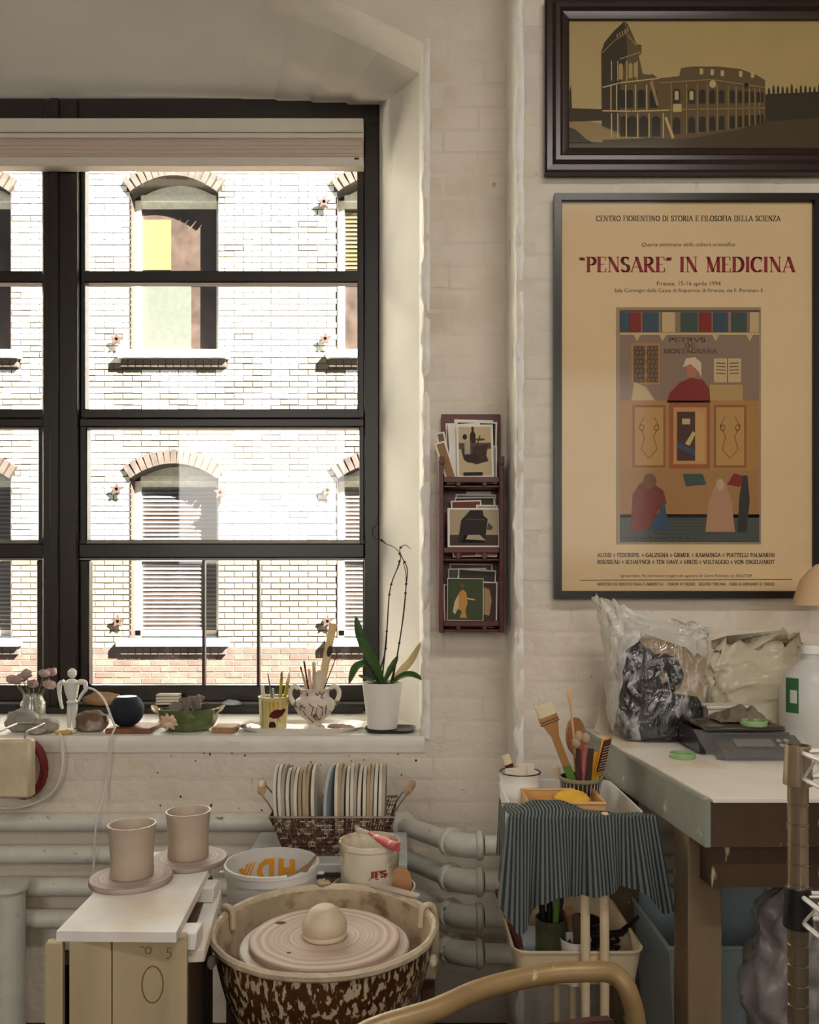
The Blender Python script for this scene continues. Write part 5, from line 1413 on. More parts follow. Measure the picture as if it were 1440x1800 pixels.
mb = MB(); mb.lathe([(R_ * .942, -.004), (R_ * .93, -.03), (R_ * .90, -.075), (R_ * .80, -.10), (0, -.105)], 96, c=wc, wob=lambda a, z: wob(a, z) * 2.2); mb.build('pan_lining', m_slip, wh, recalc=False)
# bat and wheel head
hz = PZ(1645, YW)
rb_ = 131.5 * YW / F
mb = MB(); mb.lathe([(0, -.030), (rb_ * 1.13, -.030), (rb_ * 1.13, -.016), (rb_ * 1.11, -.0125), (0, -.0125)], 72, c=(wc.x, wc.y, hz)); mb.build('wheel_head', mat('slip_grey_wheel_head', S(196, 186, 172), .45, var=.08), wh)
mb = MB(); mb.cyl((wc.x, wc.y, hz - .2), (wc.x, wc.y, hz - .03), .025, n=16); mb.build('shaft', m_steel, wh)
wb = MB(); wb.lathe([(0, 0), (rb_, 0), (rb_, .010), (rb_ * .985, .0125), (rb_ * .60, .0125), (rb_ * .59, .0118), (0, .0118)], 96)
wb.v = [p + V((wc.x, wc.y, hz - .0122)) for p in wb.v]
wbat = wb.build('throwing_bat', m_rings2, origin=(wc.x, wc.y, hz - .0122)); tag(wbat, 'round swirled throwing bat on the wheel head', 'bat')
for (px, py) in ((493, 1622), (508, 1675)):
    c = G(px, py, hz + .0004); mb = MB(); mb.blob(c, (.022 if py < 1650 else .009, .016 if py < 1650 else .006, .002), .4, 3, 14, 6, int(px)); mb.build('hole_plug', m_dkwood, wbat)
lc = G(571, 1645, hz); kl = lc.y / F
mb = MB(); mb.lathe([(0, 0), (38 * kl, 0), (39.5 * kl, 2 * kl), (38.5 * kl, 5 * kl), (36.5 * kl, 8 * kl), (39 * kl, 13 * kl), (39.6 * kl, 21 * kl), (37 * kl, 30 * kl), (32 * kl, 37 * kl), (28 * kl, 42 * kl), (26 * kl, 46 * kl), (20 * kl, 50 * kl), (17 * kl, 52 * kl), (10 * kl, 51.4 * kl), (0, 51 * kl)], 48, c=(wc.x, wc.y, hz - .0002))
tag(mb.build('clay_lump', mat('buff_throwing_clay', S(206, 190, 162), .5, var=.05, stretch=(.1, .1, 3), scale=20), sharp=60), 'centred lump of clay on the wheel', 'clay')
for px, py, sx in ((391, 1608, -1), (752, 1606, 1)):
    a = math.radians(163 if sx < 0 else 20); c = wc + V((math.cos(a) * R_ * .985, math.sin(a) * R_ * .985, 0)); dr = V((math.cos(a), math.sin(a), 0)); ta = V((-math.sin(a), math.cos(a), 0))
    mb = MB(); mb.tube(smooth_path([c - dr * .016 + V((0, 0, -.03)), c - dr * .013 + V((0, 0, .004)), c + V((0, 0, .011)), c + dr * .011 + V((0, 0, .003)), c + dr * .010 + V((0, 0, -.025))], 4), .0065, 10, flat=1.4); mb.build('pan_clip', m_rim, wh)
for a, z_ in ((196, -.045), (-12, -.05)):
    a = math.radians(a); mb = MB(); mb.blob(wc + V((math.cos(a) * R_ * .98, math.sin(a) * R_ * .98, z_)), (.018, .018, .026), .2, 2, 12, 8); mb.build('pan_knob', m_rim, wh)
mb = MB(); mb.box((wc.x + .01, YW + .06, wc.z - .26), (.30, .40, .18), bev=.02); mb.build('body', mat('grey_wheel_housing', S(120, 116, 108), .5, var=.1, spots=(S(196, 184, 160), 14, .6, .04)), wh)
for sx in (-1, 1):
    for sy in (-1, 1):
        mb = MB(); mb.cyl((wc.x + .01 + sx * .13, YW + .06 + sy * .16, 0), (wc.x + .01 + sx * .12, YW + .06 + sy * .15, wc.z - .34), .016, n=10); mb.build('leg', m_dkwood, wh)
mb = MB(); mb.box((PX(752, 1.74), 1.74, PZ(1655, 1.74)), (.045, .09, .13), bev=.008); mb.build('side_box', m_slip, wh)
mb = MB(); mb.box((PX(752, 1.74), 1.74, PZ(1655, 1.74) - .15), (.03, .05, .18), bev=.004); mb.build('side_bracket', m_dkwood, wh)
# rib lying across the rim
pA, pB = wc + V((math.cos(math.radians(64)) * R_ * .98, math.sin(math.radians(64)) * R_ * .98, .009)), wc + V((math.cos(math.radians(40)) * R_ * 1.0, math.sin(math.radians(40)) * R_ * 1.0, .009))
d_ = (pB - pA).normalized()
slatt('wooden_rib', 'flat slip-covered wooden rib lying across the back rim of the wheel pan', pA - d_ * .012, pB + d_ * .022, .018, .004, mat('slip_white_wood', S(196, 184, 170), .6, var=.12), nrm=V((0, 0, 1)))
mb = MB(); mb.blob(wc + V((math.cos(math.radians(97)) * R_ * .97, math.sin(math.radians(97)) * R_ * .97, .008)), (.035, .02, .016), .5, 3, 14, 8, 3); mb.build('slip_clot', m_slip, wh)

# ------------------------------------------------------------------ low bench and buckets behind the wheel
bn = thing('low_bench', 'low dark wooden bench behind the wheel holding the buckets', 'bench', (-.19, 1.93, 0))
mb = MB(); mb.box((-.20, 1.935, .49), (.46, .18, .02), bev=.002); mb.build('top', m_dkwood, bn)
for sx in (-.40, .0):
    mb = MB(); mb.box((sx, 1.935, .24), (.025, .16, .48)); mb.build('leg_panel', m_dkwood, bn)
m_pail = mat('translucent_white_plastic', (.86, .86, .85), .35, var=.02, translucent=.35)
bc = V((PX(478, 1.89), 1.89, .5)); kk = 1.89 / F; rr_ = 83 * kk
rimz = PZ(1514, 1.89) - .5
pa = thing('plastic_pail', 'round translucent white plastic pail with orange letters, slip on its rim', 'bucket', bc)
def pr_r(z): return rr_ * .88 + (rr_ * .95 - rr_ * .88) * (z - .5) / rimz
mb = MB(); mb.lathe([(0, 0), (rr_ * .88, 0), (rr_ * .945, rimz * .82), (rr_ * .97, rimz * .83), (rr_ * .975, rimz * .93), (rr_ * 1.0, rimz * .94), (rr_ * 1.0, rimz * .99), (rr_ * .985, rimz), (rr_ * .955, rimz), (rr_ * .935, rimz * .8), (rr_ * .865, .004), (0, .004)], 64, c=bc); mb.build('body', m_pail, pa)
mb = MB(); mb.lathe([(0, .018), (rr_ * .868, .018), (rr_ * .868, .0185), (0, .0185)], 48, c=bc); mb.build('slip_water', mat('slip_water', S(178, 164, 134), .3), pa)
for sx in (-1, 1):
    mb = MB(); c = bc + V((sx * rr_ * 1.0, 0, rimz * .84)); mb.box(c, (.024, .014, .006), bev=.002); mb.build('lug', m_pail, pa)
pr = Print(); OR = S(232, 156, 40)
# mirrored letters, printed on the far side and seen from inside
def back_place(x, y, k):
    z = PZ(1514, 1.89) - (y - 1497) * .0016 - .020
    r = rr_ * .88 + (rr_ * .945 - rr_ * .88) * (z - .5) / (rimz * .82) - .004 - .0004 * k
    dx = (x - 478) * kk * 1.06; dx = max(-r * .97, min(r * .97, dx))
    return V((bc.x + dx, bc.y + math.sqrt(r * r - dx * dx), z))
pr.rect(498, 1500, 507, 1535, OR, 1); pr.rect(478, 1500, 487, 1535, OR, 1); pr.rect(487, 1513, 498, 1521, OR, 1)
pr.rect(462, 1500, 471, 1535, OR, 1); pr.poly([(462, 1500), (455, 1500), (446, 1506), (442, 1517), (446, 1529), (455, 1535), (462, 1535), (462, 1527), (456, 1527), (452, 1523), (450, 1517), (452, 1512), (456, 1508), (462, 1508)], OR, 1)
for d in (0, 5, 10): pr.poly([(440 - d, 1502), (437 - d, 1502), (424 - d, 1535), (427 - d, 1535)], OR, 1)
pr.poly([(416, 1506), (421, 1506), (436, 1535), (431, 1535)], OR, 1); pr.poly([(410, 1508), (413, 1508), (427, 1535), (424, 1535)], OR, 1)
pr.build('letters', back_place, pa, cuts=1)
pr = Print(); GY = S(120, 116, 112)
pf = cyl_place(bc.x, bc.y, lambda z: rr_ * .88 + (rr_ * .945 - rr_ * .88) * (z - .5) / (rimz * .82), 1.89 - rr_ * .9, .0004)
font_text(pr, '4 qt', 446, 455, 1551.5, 3.6, GY, 1); pr.line([(463, 1550), (473, 1550)], .8, GY, 1)
font_text(pr, '3 1/2 qt', 446, 461, 1564, 3.4, GY, 1); pr.line([(464, 1563), (474, 1563)], .8, GY, 1); font_text(pr, '3 qt', 448, 456, 1577, 3.4, GY, 1)
pr.build('scale_marks', pf, pa)
pr = Print(); pr.poly([(506, 1532), (524, 1528), (542, 1520), (552, 1512), (553, 1518), (545, 1528), (538, 1537), (530, 1532), (516, 1535), (508, 1536)], S(160, 130, 102), 1)
pr.build('slip_smear', cyl_place(bc.x, bc.y, lambda z: rr_ * 1.002, 1.89 - rr_ * .7, .0004), pa, cuts=2)

# tub with the glaze bucket standing in it
m_tub = mat('splashed_tub', (.70, .66, .58), .5, var=.1, spots=(S(150, 122, 86), 14, .60, .05))
tb = V((PX(657, 1.915), 1.915, .5)); kt = 1.915 / F; rt = 74 * kt; tz = PZ(1556, 1.915) - .5
mb = MB(); mb.lathe([(0, 0), (rt * .88, 0), (rt * .96, tz * .9), (rt, tz * .92), (rt, tz), (rt * .95, tz), (rt * .86, .006), (0, .006)], 48, c=tb); tag(mb.build('splashed_tub', m_tub), 'wide whitish splashed tub that holds the glaze bucket', 'tub')
m_gl = mat('glaze_splashed_bucket', (.70, .64, .53), .5, var=.08, spots=(S(160, 140, 108), 8, .5, .08), spots2=(S(228, 214, 186), 34, .58, .03))
gb = V((PX(650, 1.905), 1.905, .508)); kg = 1.905 / F; gr = 54 * kg; gz = PZ(1476, 1.905) - .508
ge = thing('glaze_bucket', 'cream plastic glaze bucket with red letters and drips standing in the tub', 'bucket', gb)
mb = MB(); mb.lathe([(0, 0), (gr * .90, 0), (gr * .965, gz * .93), (gr, gz * .94), (gr, gz * .985), (gr * .99, gz), (gr * .94, gz), (gr * .93, gz * .9), (gr * .87, .006), (0, .006)], 56, c=gb); mb.build('body', m_gl, ge)
mb = MB(); mb.lathe([(0, gz * .72), (gr * .90, gz * .72), (gr * .90, gz * .722), (0, gz * .724)], 40, c=gb); mb.build('glaze', mat('beige_glaze', S(206, 190, 160), .25), ge)
pr = Print(); RL = S(150, 62, 48); serif_text(pr, 'JFS', 651, 679, 1543, 11, RL, 1, .3, .14); pr.line([(648, 1546), (678, 1545)], 1.6, RL, 1)
pr.build('letters', cyl_place(gb.x, gb.y, lambda z: gr * (.90 + .065 * (z - .508) / (gz * .93)), 1.905 - gr * .9, .0005), ge, cuts=1)
tl = thing('pink_scraper', 'pink-handled scraper lying across the glaze bucket rim', 'tool', P(660, 1466, 1.90))
zz = .508 + gz + .008
mb = MB(); mb.tube([V((PX(650, 1.93), 1.93, zz)), V((PX(665, 1.89), 1.89, zz)), V((PX(680, 1.86), 1.86, zz)), V((PX(699, 1.825), 1.825, zz - .001))], [.004, .008, .013, .010], 12); mb.build('handle', mat('pink_plastic', S(206, 92, 92), .4, var=.2, spots=(S(230, 200, 190), 40, .6, .03)), tl)
mb = MB(); mb.tube([V((PX(626, 1.965), 1.965, zz)), V((PX(652, 1.928), 1.928, zz))], [.007, .004], 10, flat=.35); mb.build('blade', m_bone, tl)
pd = thing('kidney_rib', 'orange-brown wooden rib leaning between tub and glaze bucket', 'tool', P(705, 1575, 1.84))
M = frame_to(P(703, 1588, 1.850), P(706, 1528, 1.872)); hh = 60 * 1.87 / F
mb = MB(); poly = [(.029 * math.cos(a) * (1 if math.cos(a) > 0 else .9), hh * .5 + hh * .52 * math.sin(a)) for a in [2 * PI * i / 28 for i in range(28)]]
mb.prism(poly, .005, M @ Matrix(((1, 0, 0, 0), (0, 0, 1, -.0025), (0, 1, 0, 0), (0, 0, 0, 1)))); mb.build('blade', mat('orange_brown_wood', S(166, 104, 36), .4, var=.2), pd)

# ------------------------------------------------------------------ small table, wire basket and bats
TBZ = .607
st = thing('small_table', 'small low table with a pale blue-white top under the wire basket', 'table', (-.2, 2.17, 0))
X0, X1 = PX(424, 2.04), PX(716, 2.15)
mb = MB(); mb.box(((X0 + X1) / 2, 2.175, TBZ - .012), (X1 - X0, .27, .024), bev=.003); mb.build('top', mat('blue_white_board', (.62, .66, .66), .5, var=.12, scale=8), st)
for sx in (X0 + .04, X1 - .04):
    for sy in (2.07, 2.28):
        mb = MB(); mb.box((sx, sy, (TBZ - .024) / 2), (.03, .03, TBZ - .024)); mb.build('leg', m_dkwood, st)
m_wire = mat('rusty_wire', S(110, 70, 54), .55, metal=.4, var=.4, scale=60, spots=(S(206, 190, 170), 70, .56, .03))
m_wirel = mat('pale_wire', S(150, 136, 122), .4, metal=.5, var=.3)
bk_ = thing('wire_basket', 'rusty wire basket with wooden handles packed with round bats', 'basket', (PX(583, 2.16), 2.17, TBZ))
fy, by, zt_ = 2.07, 2.285, PZ(1437, 2.07)
fx0, fx1 = PX(473, fy), PX(693, fy)
xm0, xm1 = fx0 + .004, fx1 + .004
ins = .036
topr = [V((fx0, fy, zt_)), V((fx1, fy, zt_)), V((fx1 + .006, by, zt_)), V((fx0 - .002, by, zt_))]
zb_ = TBZ + .004
botr = [V((fx0 + ins, fy + .03, zb_)), V((fx1 - ins, fy + .03, zb_)), V((fx1 - ins, by - .03, zb_)), V((fx0 + ins, by - .03, zb_))]
mb = MB(); mb.tube(topr, .003, 8, closed=True); mb.build('rim', m_wirel, bk_)
mb = MB(); mb.tube(botr, .0025, 6, closed=True); mb.build('base_frame', m_wire, bk_)
mb = MB()
for i in range(4):
    a, b, c, d = topr[i], topr[(i + 1) % 4], botr[i], botr[(i + 1) % 4]
    n = 44 if i % 2 == 0 else 30
    for k in range(1, n): mb.tube([a.lerp(b, k / n), c.lerp(d, k / n)], .0017, 4)
    for k in range(1, 9): mb.tube([a.lerp(c, k / 9), b.lerp(d, k / 9)], .0016, 4)
for k in range(1, 20): mb.tube([botr[0].lerp(botr[1], k / 20), botr[3].lerp(botr[2], k / 20)], .0013, 4)
mb.build('wire_mesh', m_wire, bk_, kind='stuff')
for sg, (hx, hy) in ((-1, (446, 1390)), (1, (720, 1386))):
    e = topr[0].lerp(topr[3], .5) if sg < 0 else topr[1].lerp(topr[2], .5)
    c = e + V((sg * .036, 0, .050))
    h_ = thing('x', None, None, (0, 0, 0)); bpy.data.objects.remove(h_)
    mb = MB(); mb.cyl(c + V((-sg * .006, -.04, 0)), c + V((sg * .006, .04, 0)), .0115, n=16); ho_ = mb.build('handle_grip', mat('worn_handle_wood%d' % (sg + 1), S(186, 150, 116), .5, var=.15), bk_)
    for dy in (-.045, .045):
        mb = MB(); mb.tube([e + V((0, dy, 0)), e + V((sg * .012, dy, .02)), c + V((0, dy * .9, 0)), c + V((0, dy * .5, 0))], .0018, 6)
        mb.build('handle_wire', m_wirel, bk_)
ORD = 'first second third fourth fifth sixth seventh eighth ninth tenth eleventh twelfth thirteenth fourteenth'.split()
# the bats, each a disc on edge
m_bt = [mat('bat_white', S(214, 206, 190), .65, var=.12, scale=14), mat('bat_grey', S(168, 160, 146), .7, var=.15, scale=12), mat('bat_tan', S(176, 150, 112), .7, var=.2, scale=10, spots=(S(96, 70, 46), 12, .62, .05)), mat('bat_bluegrey', S(170, 180, 186), .6, var=.1)]
def disc(px, rad, th, tilt, yaw, m, label, grp, name='standing_bat'):
    yc = 2.178; x = PX(px, yc - .02)
    M = Matrix.Translation((x, yc, TBZ + .008 + rad)) @ Matrix.Rotation(yaw, 4, 'Z') @ Matrix.Rotation(tilt, 4, 'Y') @ Matrix.Rotation(PI / 2, 4, 'Y')
    b = MB(); b.lathe([(0, -th / 2), (rad - .001, -th / 2), (rad, -th / 2 + .001), (rad, th / 2 - .001), (rad - .001, th / 2), (0, th / 2)], 40, M)
    o = b.build(name, m, origin=(x, yc, TBZ + .008 + rad)); tag(o, label, 'bat', grp)
xs_ = [493, 500, 507.5, 514, 521, 528, 534.5, 541, 548, 556]
for i, x in enumerate(xs_):
    first, last = i == 0, i == len(xs_) - 1
    disc(x, .104 - .0015 * (i in (3, 4, 5, 6)) * 3, .0085, -.10 + .006 * i, .02 * math.sin(i * 2.1), m_bt[(0, 0, 1, 0, 1, 0, 2, 1, 2, 0)[i]],
         'leftmost bat leaning in the wire basket' if first else 'pale bat at the right end of the left group in the basket' if last else ORD[i] + ' bat from the left in the left group of the wire basket', 'bats in the basket, left group')
xs_ = [588, 594.5, 601, 607, 614, 621, 628, 635, 642, 649, 656, 662, 668.5, 675]
for i, x in enumerate(xs_):
    first = i == 0
    disc(x, .105 - .004 * (i in (3, 4, 7, 8)), .0085, -.03 + .004 * i, -.16 if first else .02 * math.sin(i * 1.7), m_bt[(3, 0, 2, 1, 0, 0, 1, 0, 0, 2, 1, 0, 0, 1)[i]],
         'blue-grey bat turned slightly to the camera in the wire basket' if first else 'rightmost bat in the wire basket' if i == 13 else ORD[i] + ' bat from the left in the right group of the wire basket', 'bats in the basket, right group')
# ------------------------------------------------------------------ rolling cart
m_cart = mat('cream_cart_enamel', S(226, 206, 172), .4, var=.04, coat=.15)
m_cartw = mat('white_cart_enamel', (.80, .77, .71), .4, var=.05, coat=.15)
CX0, CX1, CY0, CY1 = .208, .466, 1.635, 1.935
ct = thing('utility_cart', 'cream metal rolling cart with two deep trays beside the workbench', 'cart', ((CX0 + CX1) / 2, (CY0 + CY1) / 2, 0))
def tray(name, zt, dep, m, fl=.012):
    """deep tray with rounded corners, walls flaring outwards, thin rim"""
    def ring(e, z, n=6, r=.028):
        pts = []
        for (cx_, cy_, a0) in ((CX1 - r, CY1 - r, 0), (CX0 + r, CY1 - r, 90), (CX0 + r, CY0 + r, 180), (CX1 - r, CY0 + r, 270)):
            for i in range(n + 1):
                a = math.radians(a0 + 90 * i / n); pts.append(V((cx_ + (r + e) * math.cos(a), cy_ + (r + e) * math.sin(a), z)))
        return pts
    rings = [ring(-fl - .012, zt - dep), ring(-fl, zt - dep + .008), ring(0, zt), ring(.003, zt + .001), ring(.003, zt + .004), ring(-.002, zt + .004), ring(-fl - .0015, zt - dep + .010), ring(-fl - .012, zt - dep + .003)]
    n = len(rings[0]); mb = MB(); vs_ = [p for r_ in rings for p in r_]; fs = []
    for i in range(len(rings) - 1):
        for j in range(n): fs.append([i * n + j, i * n + (j + 1) % n, (i + 1) * n + (j + 1) % n, (i + 1) * n + j])
    fs.append(list(range(n))[::-1]); fs.append([(len(rings) - 1) * n + j for j in range(n)])
    mb.add(vs_, fs); return mb.build(name, m, ct)
UZ, LZ = .835, .563
tray('upper_tray', UZ, .082, m_cartw); tray('lower_tray', LZ, .075, m_cart); tray('bottom_tray', .20, .075, m_cart)
xmid = PX(1044, CY0)
for (yy, zt) in ((CY0 - .010, UZ + .01), (CY1 + .010, UZ + .035)):
    for dx in (-.019, .019):
        mb = MB(); mb.tube([V((xmid + dx, yy, .06)), V((xmid + dx, yy, .5)), V((xmid + dx, yy, zt - .004)), V((xmid + dx, yy, zt))], [.0093, .0093, .0093, .006], 16); mb.build('post', m_cart, ct)
    for zz in (UZ - .03, LZ - .03, .20 - .03):
        mb = MB(); mb.box((xmid, yy + (.006 if yy < 1.8 else -.006), zz), (.062, .012, .035), bev=.004); mb.build('post_bracket', m_cart, ct)
for sx in (CX0 + .03, CX1 - .03):
    for sy in (CY0 + .03, CY1 - .03):
        mb = MB(); mb.cyl((sx - .010, sy, .03), (sx + .010, sy, .03), .029, n=20); mb.cyl((sx, sy, .04), (sx, sy, .13), .006, n=8); mb.build('caster', m_black, ct)
UF = UZ - .079                                         # upper tray floor
LF = LZ - .072
# white pot at the back left
wp = V((PX(914, 1.85), 1.85, UF)); kw = 1.85 / F
wt = thing('enamel_pot', 'plain white pot at the back left of the upper cart tray', 'pot', wp)
ph = PZ(1357, 1.85) - UF
mb = MB(); mb.lathe([(0, 0), (30 * kw, 0), (33 * kw, .004), (35 * kw, ph * .80), (34.2 * kw, ph * .82), (36 * kw, ph * .97), (36.5 * kw, ph), (34 * kw, ph), (32 * kw, ph * .8), (30 * kw, .005), (0, .004)], 44, c=wp); mb.build('body', m_pot, wt)
mb = MB(); mb.lathe([(36.2 * kw, ph - .001), (37 * kw, ph + .0005), (36.2 * kw, ph + .002), (34 * kw, ph + .0015), (33.8 * kw, ph)], 44, c=wp); mb.build('dark_rim', m_dark, wt, recalc=False)
def flat_brush(name, label, p0, p1, wd, hl, m_h, m_b, hw=None, grp=None, cat='brush', th=.012, neck=None):
    """flat brush: handle from p0, bristle block ending at p1"""
    p0, p1 = V(p0), V(p1); z = (p1 - p0).normalized(); x = V((0, -1, 0)).cross(z).normalized(); y = z.cross(x)
    M = Matrix((x, y, z)).transposed().to_4x4(); M.translation = p0; L_ = (p1 - p0).length
    t = thing(name, label, cat, p0, grp); hw = hw or wd * .3
    B = Matrix(((1, 0, 0, 0), (0, 0, 1, -th / 2), (0, 1, 0, 0), (0, 0, 0, 1)))
    nk = neck if neck else L_ - hl - wd * 1.1
    mb = MB(); mb.prism([(-hw / 2, 0), (hw / 2, 0), (hw / 2, nk), (wd / 2, L_ - hl - wd * .1), (wd / 2, L_ - hl + .004), (-wd / 2, L_ - hl + .004), (-wd / 2, L_ - hl - wd * .1), (-hw / 2, nk)], th, M @ B); mb.build('handle', m_h, t, sharp=30)
    mb = MB(); n = 9
    def fn(u, v):
        a = 2 * PI * v; e = .5 + .5 * (1 - u * .45)
        return M @ V((math.copysign(abs(math.cos(a)) ** .5, math.cos(a)) * wd / 2 * (1 - .05 * u), math.copysign(abs(math.sin(a)) ** .7, math.sin(a)) * th / 2 * e, L_ - hl + hl * u + .002 * noise.noise(V((a * 3, u, 1))) * u))
    mb.grid(fn, 7, 24, cv=True)
    k = len(mb.v); mb.f.append([k - 24 + j for j in range(24)]); mb.m.append(0)
    mb.build('bristles', m_b, t); return t, M, L_
m_bamb = mat('bamboo_brown', S(166, 122, 70), .5, var=.15, stretch=(1, 1, .2))
flat_brush('paint_brush', 'small flat brush with pale bristles in the white cart pot', wp + V((.02, .0, .01)), P(888, 1327, 1.845), .019, .026, m_red, m_brist, .008, th=.008)
slatt('white_label_card', 'pale square card standing in the white cart pot', wp + V((.008, .014, .02)), P(926, 1341, 1.865), .036, .002, m_bone, 'card', round_=False)
slatt('scraper_card', 'tilted pale scraper in front of the card in the white pot', wp + V((-.002, -.012, .03)), P(906, 1349, 1.842), .045, .002, m_bone, 'card', round_=False)
# striped cup
m_str = mat('dark_brown_glaze', S(62, 42, 32), .35, var=.15, coat=.3)
sc_ = V((PX(1021, 1.84), 1.84, UF)); ks = 1.84 / F; sh_ = PZ(1365, 1.84) - UF
su = thing('striped_cup', 'dark brown cup with pale vertical stripes holding kitchen tools', 'cup', sc_)
def srad(z): return (26 + 10.5 * (z - UF) / sh_) * ks
mb = MB(); mb.lathe([(0, 0), (26 * ks, 0), (36.5 * ks, sh_ * .97), (37 * ks, sh_), (34 * ks, sh_), (24 * ks, .006), (0, .005)], 44, c=sc_); mb.build('body', m_str, su)
mb = MB(); mb.lathe([(36.3 * ks, sh_ * .93), (37.6 * ks, sh_ * .95), (37.6 * ks, sh_ + .0005), (35 * ks, sh_ + .001), (34 * ks, sh_ * .98)], 44, c=sc_); mb.build('glazed_rim', mat('sage_rim', S(150, 150, 120), .35), su, recalc=False)
mb = MB()
for i in range(30):
    a = 2 * PI * i / 30
    for (h0, h1) in ((.02, .92),): mb.tube([sc_ + V((math.cos(a) * (26 + 10.5 * h0) * ks, math.sin(a) * (26 + 10.5 * h0) * ks, sh_ * h0)), sc_ + V((math.cos(a) * (26 + 10.5 * h1) * ks, math.sin(a) * (26 + 10.5 * h1) * ks, sh_ * h1))], .0011, 5)
mb.build('stripe_lines', mat('pale_grey_slip', S(196, 200, 196), .5), su, kind='stuff')
s0 = sc_ + V((0, 0, .012))
tb_, Mb, Lb = flat_brush('hake_brush', 'wide flat hake brush with cream bristles leaning left in the striped cup', s0 + V((.014, -.01, 0)), P(955, 1239, 1.82), .042, .030, m_bamb, m_brist, .016, th=.012)
mb = MB(); mb.box((0, 0, Lb * .36), (.0175, .0135, Lb * .26), Mb, bev=.001); mb.build('green_grip', m_green, tb_)
mb = MB()
for q in (.0, .006): mb.box((0, 0, Lb - .036 - q), (.0425, .0132, .0016), Mb)
mb.build('binding_thread', m_dkbr, tb_)
pdl = thing('wooden_spoon', 'broad oval wooden paddle at the back of the striped cup', 'spoon', s0 + V((.006, .018, 0)))
pt = P(1010, 1261, 1.875); M = frame_to(s0 + V((.006, .018, 0)), pt); L_ = (pt - s0 - V((.006, .018, 0))).length
mb = MB(); poly = [(-.006, 0), (.006, 0), (.009, L_ - .085)] + [(.031 * math.cos(a), L_ - .042 + .042 * math.sin(a)) for a in [math.radians(-58 + 296 * i / 22) for i in range(23)]] + [(-.009, L_ - .085)]
mb.prism(poly, .006, M @ Matrix(((1, 0, 0, 0), (0, 0, 1, -.003), (0, 1, 0, 0), (0, 0, 0, 1)))); mb.build('blade', mat('paddle_wood', S(158, 110, 66), .5, var=.2, stretch=(1, 1, .3)), pdl, sharp=50)
tool('long_skewer', 'long thin stick with a cream bulb tip rising from the striped cup', s0 + V((.004, .0, 0)), P(1003, 1236, 1.83), .0028, .0022, m_handle, (.030, .0052, .003, mat('cream_bulb', S(226, 186, 126), .5), None, 'bulb'), 'tool')
ck = thing('foot_whisk', 'tool with a knobbly pale three-lobed head in the striped cup', 'tool', s0)
hp = P(1021, 1300, 1.81)
mb = MB(); mb.tube([s0 + V((.002, -.018, 0)), P(1015, 1335, 1.81), hp + V((-.006, 0, -.02))], .0045, 8); mb.build('handle', m_dkbr, ck)
mb = MB()
for (dx, dy) in ((1013, 1306), (1018, 1295), (1030, 1298)): mb.blob(P(dx, dy, 1.81), (.020, .018, .026), .1, 2, 14, 9, dx)
mb.build('lobed_head', mat('pale_felt', S(178, 152, 122), .8, var=.1), ck)
slatt('pink_stick', 'pink flat stick in the striped cup', s0 + V((.004, -.004, 0)), P(1030, 1310, 1.825), .010, .003, mat('pink_paint', S(214, 120, 128), .5), round_=False)
slatt('red_stick', 'narrow dark red stick in the striped cup', s0 + V((.0, -.008, 0)), P(1020, 1318, 1.815), .006, .003, mat('crimson_paint', S(140, 30, 50), .5), round_=False)
slatt('brown_stick', 'dark brown flat stick in front in the striped cup', s0 + V((.005, -.016, 0)), P(1039, 1316, 1.81), .013, .004, m_dkbr, round_=False)
slatt('yellow_scraper', 'bright yellow plastic scraper in the striped cup', s0 + V((.014, -.012, 0)), P(1050, 1322, 1.815), .022, .003, mat('yellow_plastic', S(236, 176, 44), .4))
gt = thing('hand_grater', 'small dark grater with rows of holes in an orange frame, striped cup', 'grater', s0 + V((.02, -.006, 0)))
g0, g1 = P(1052, 1362, 1.815), P(1068, 1296, 1.80); M = frame_to(g0, g1)
M = M @ Matrix.Rotation(.0, 4, 'Z'); L_ = (g1 - g0).length
mb = MB(); mb.box((0, 0, L_ * .5), (.040, .006, L_), M, bev=.003); mb.build('orange_frame', mat('orange_plastic', S(222, 152, 50), .4), gt)
mb = MB(); mb.box((-.003, .0036 if (M.to_3x3() @ V((0, 1, 0))).y < 0 else -.0036, L_ * .54), (.032, .003, L_ * .82), M, bev=.001); gp = mb.build('grater_plate', mat('dark_bronze_plate', S(66, 34, 24), .4, metal=.3), gt)
sgn = 1 if (M.to_3x3() @ V((0, 1, 0))).y < 0 else -1
mb = MB()
for i in range(9):
    for j in range(6): mb.box((-.015 + j * .0049 + (i % 2) * .0018, sgn * .0052, L_ * (.2 + .072 * i)), (.0028, .0008, .0022), M)
mb.build('grater_holes', mat('grater_hole_light', S(222, 190, 160), .4), gp, kind='stuff')
# wooden punnet with a sponge
m_pun = mat('thin_punnet_wood', S(214, 172, 112), .6, var=.12, stretch=(1, 1, 4), scale=14)
pz0, pz1, pyc = UF, PZ(1400, 1.76) + .0, 1.745
pn = thing('wooden_punnet', 'thin wooden punnet box in the upper cart tray', 'box', (PX(988, pyc), pyc, UF))
hx, hy = .078, .058
zt_ = UZ + .012
cxp = PX(988, pyc)
for (x0, x1, y0, y1) in ((cxp - hx, cxp + hx, pyc - hy, pyc - hy + .0025), (cxp - hx, cxp + hx, pyc + hy - .0025, pyc + hy), (cxp - hx, cxp - hx + .0025, pyc - hy + .003, pyc + hy - .003), (cxp + hx - .0025, cxp + hx, pyc - hy + .003, pyc + hy - .003)):
    mb = MB(); mb.box(((x0 + x1) / 2, (y0 + y1) / 2, (UF + zt_) / 2), (x1 - x0, y1 - y0, zt_ - UF)); mb.build('side', m_pun, pn, smooth=False)
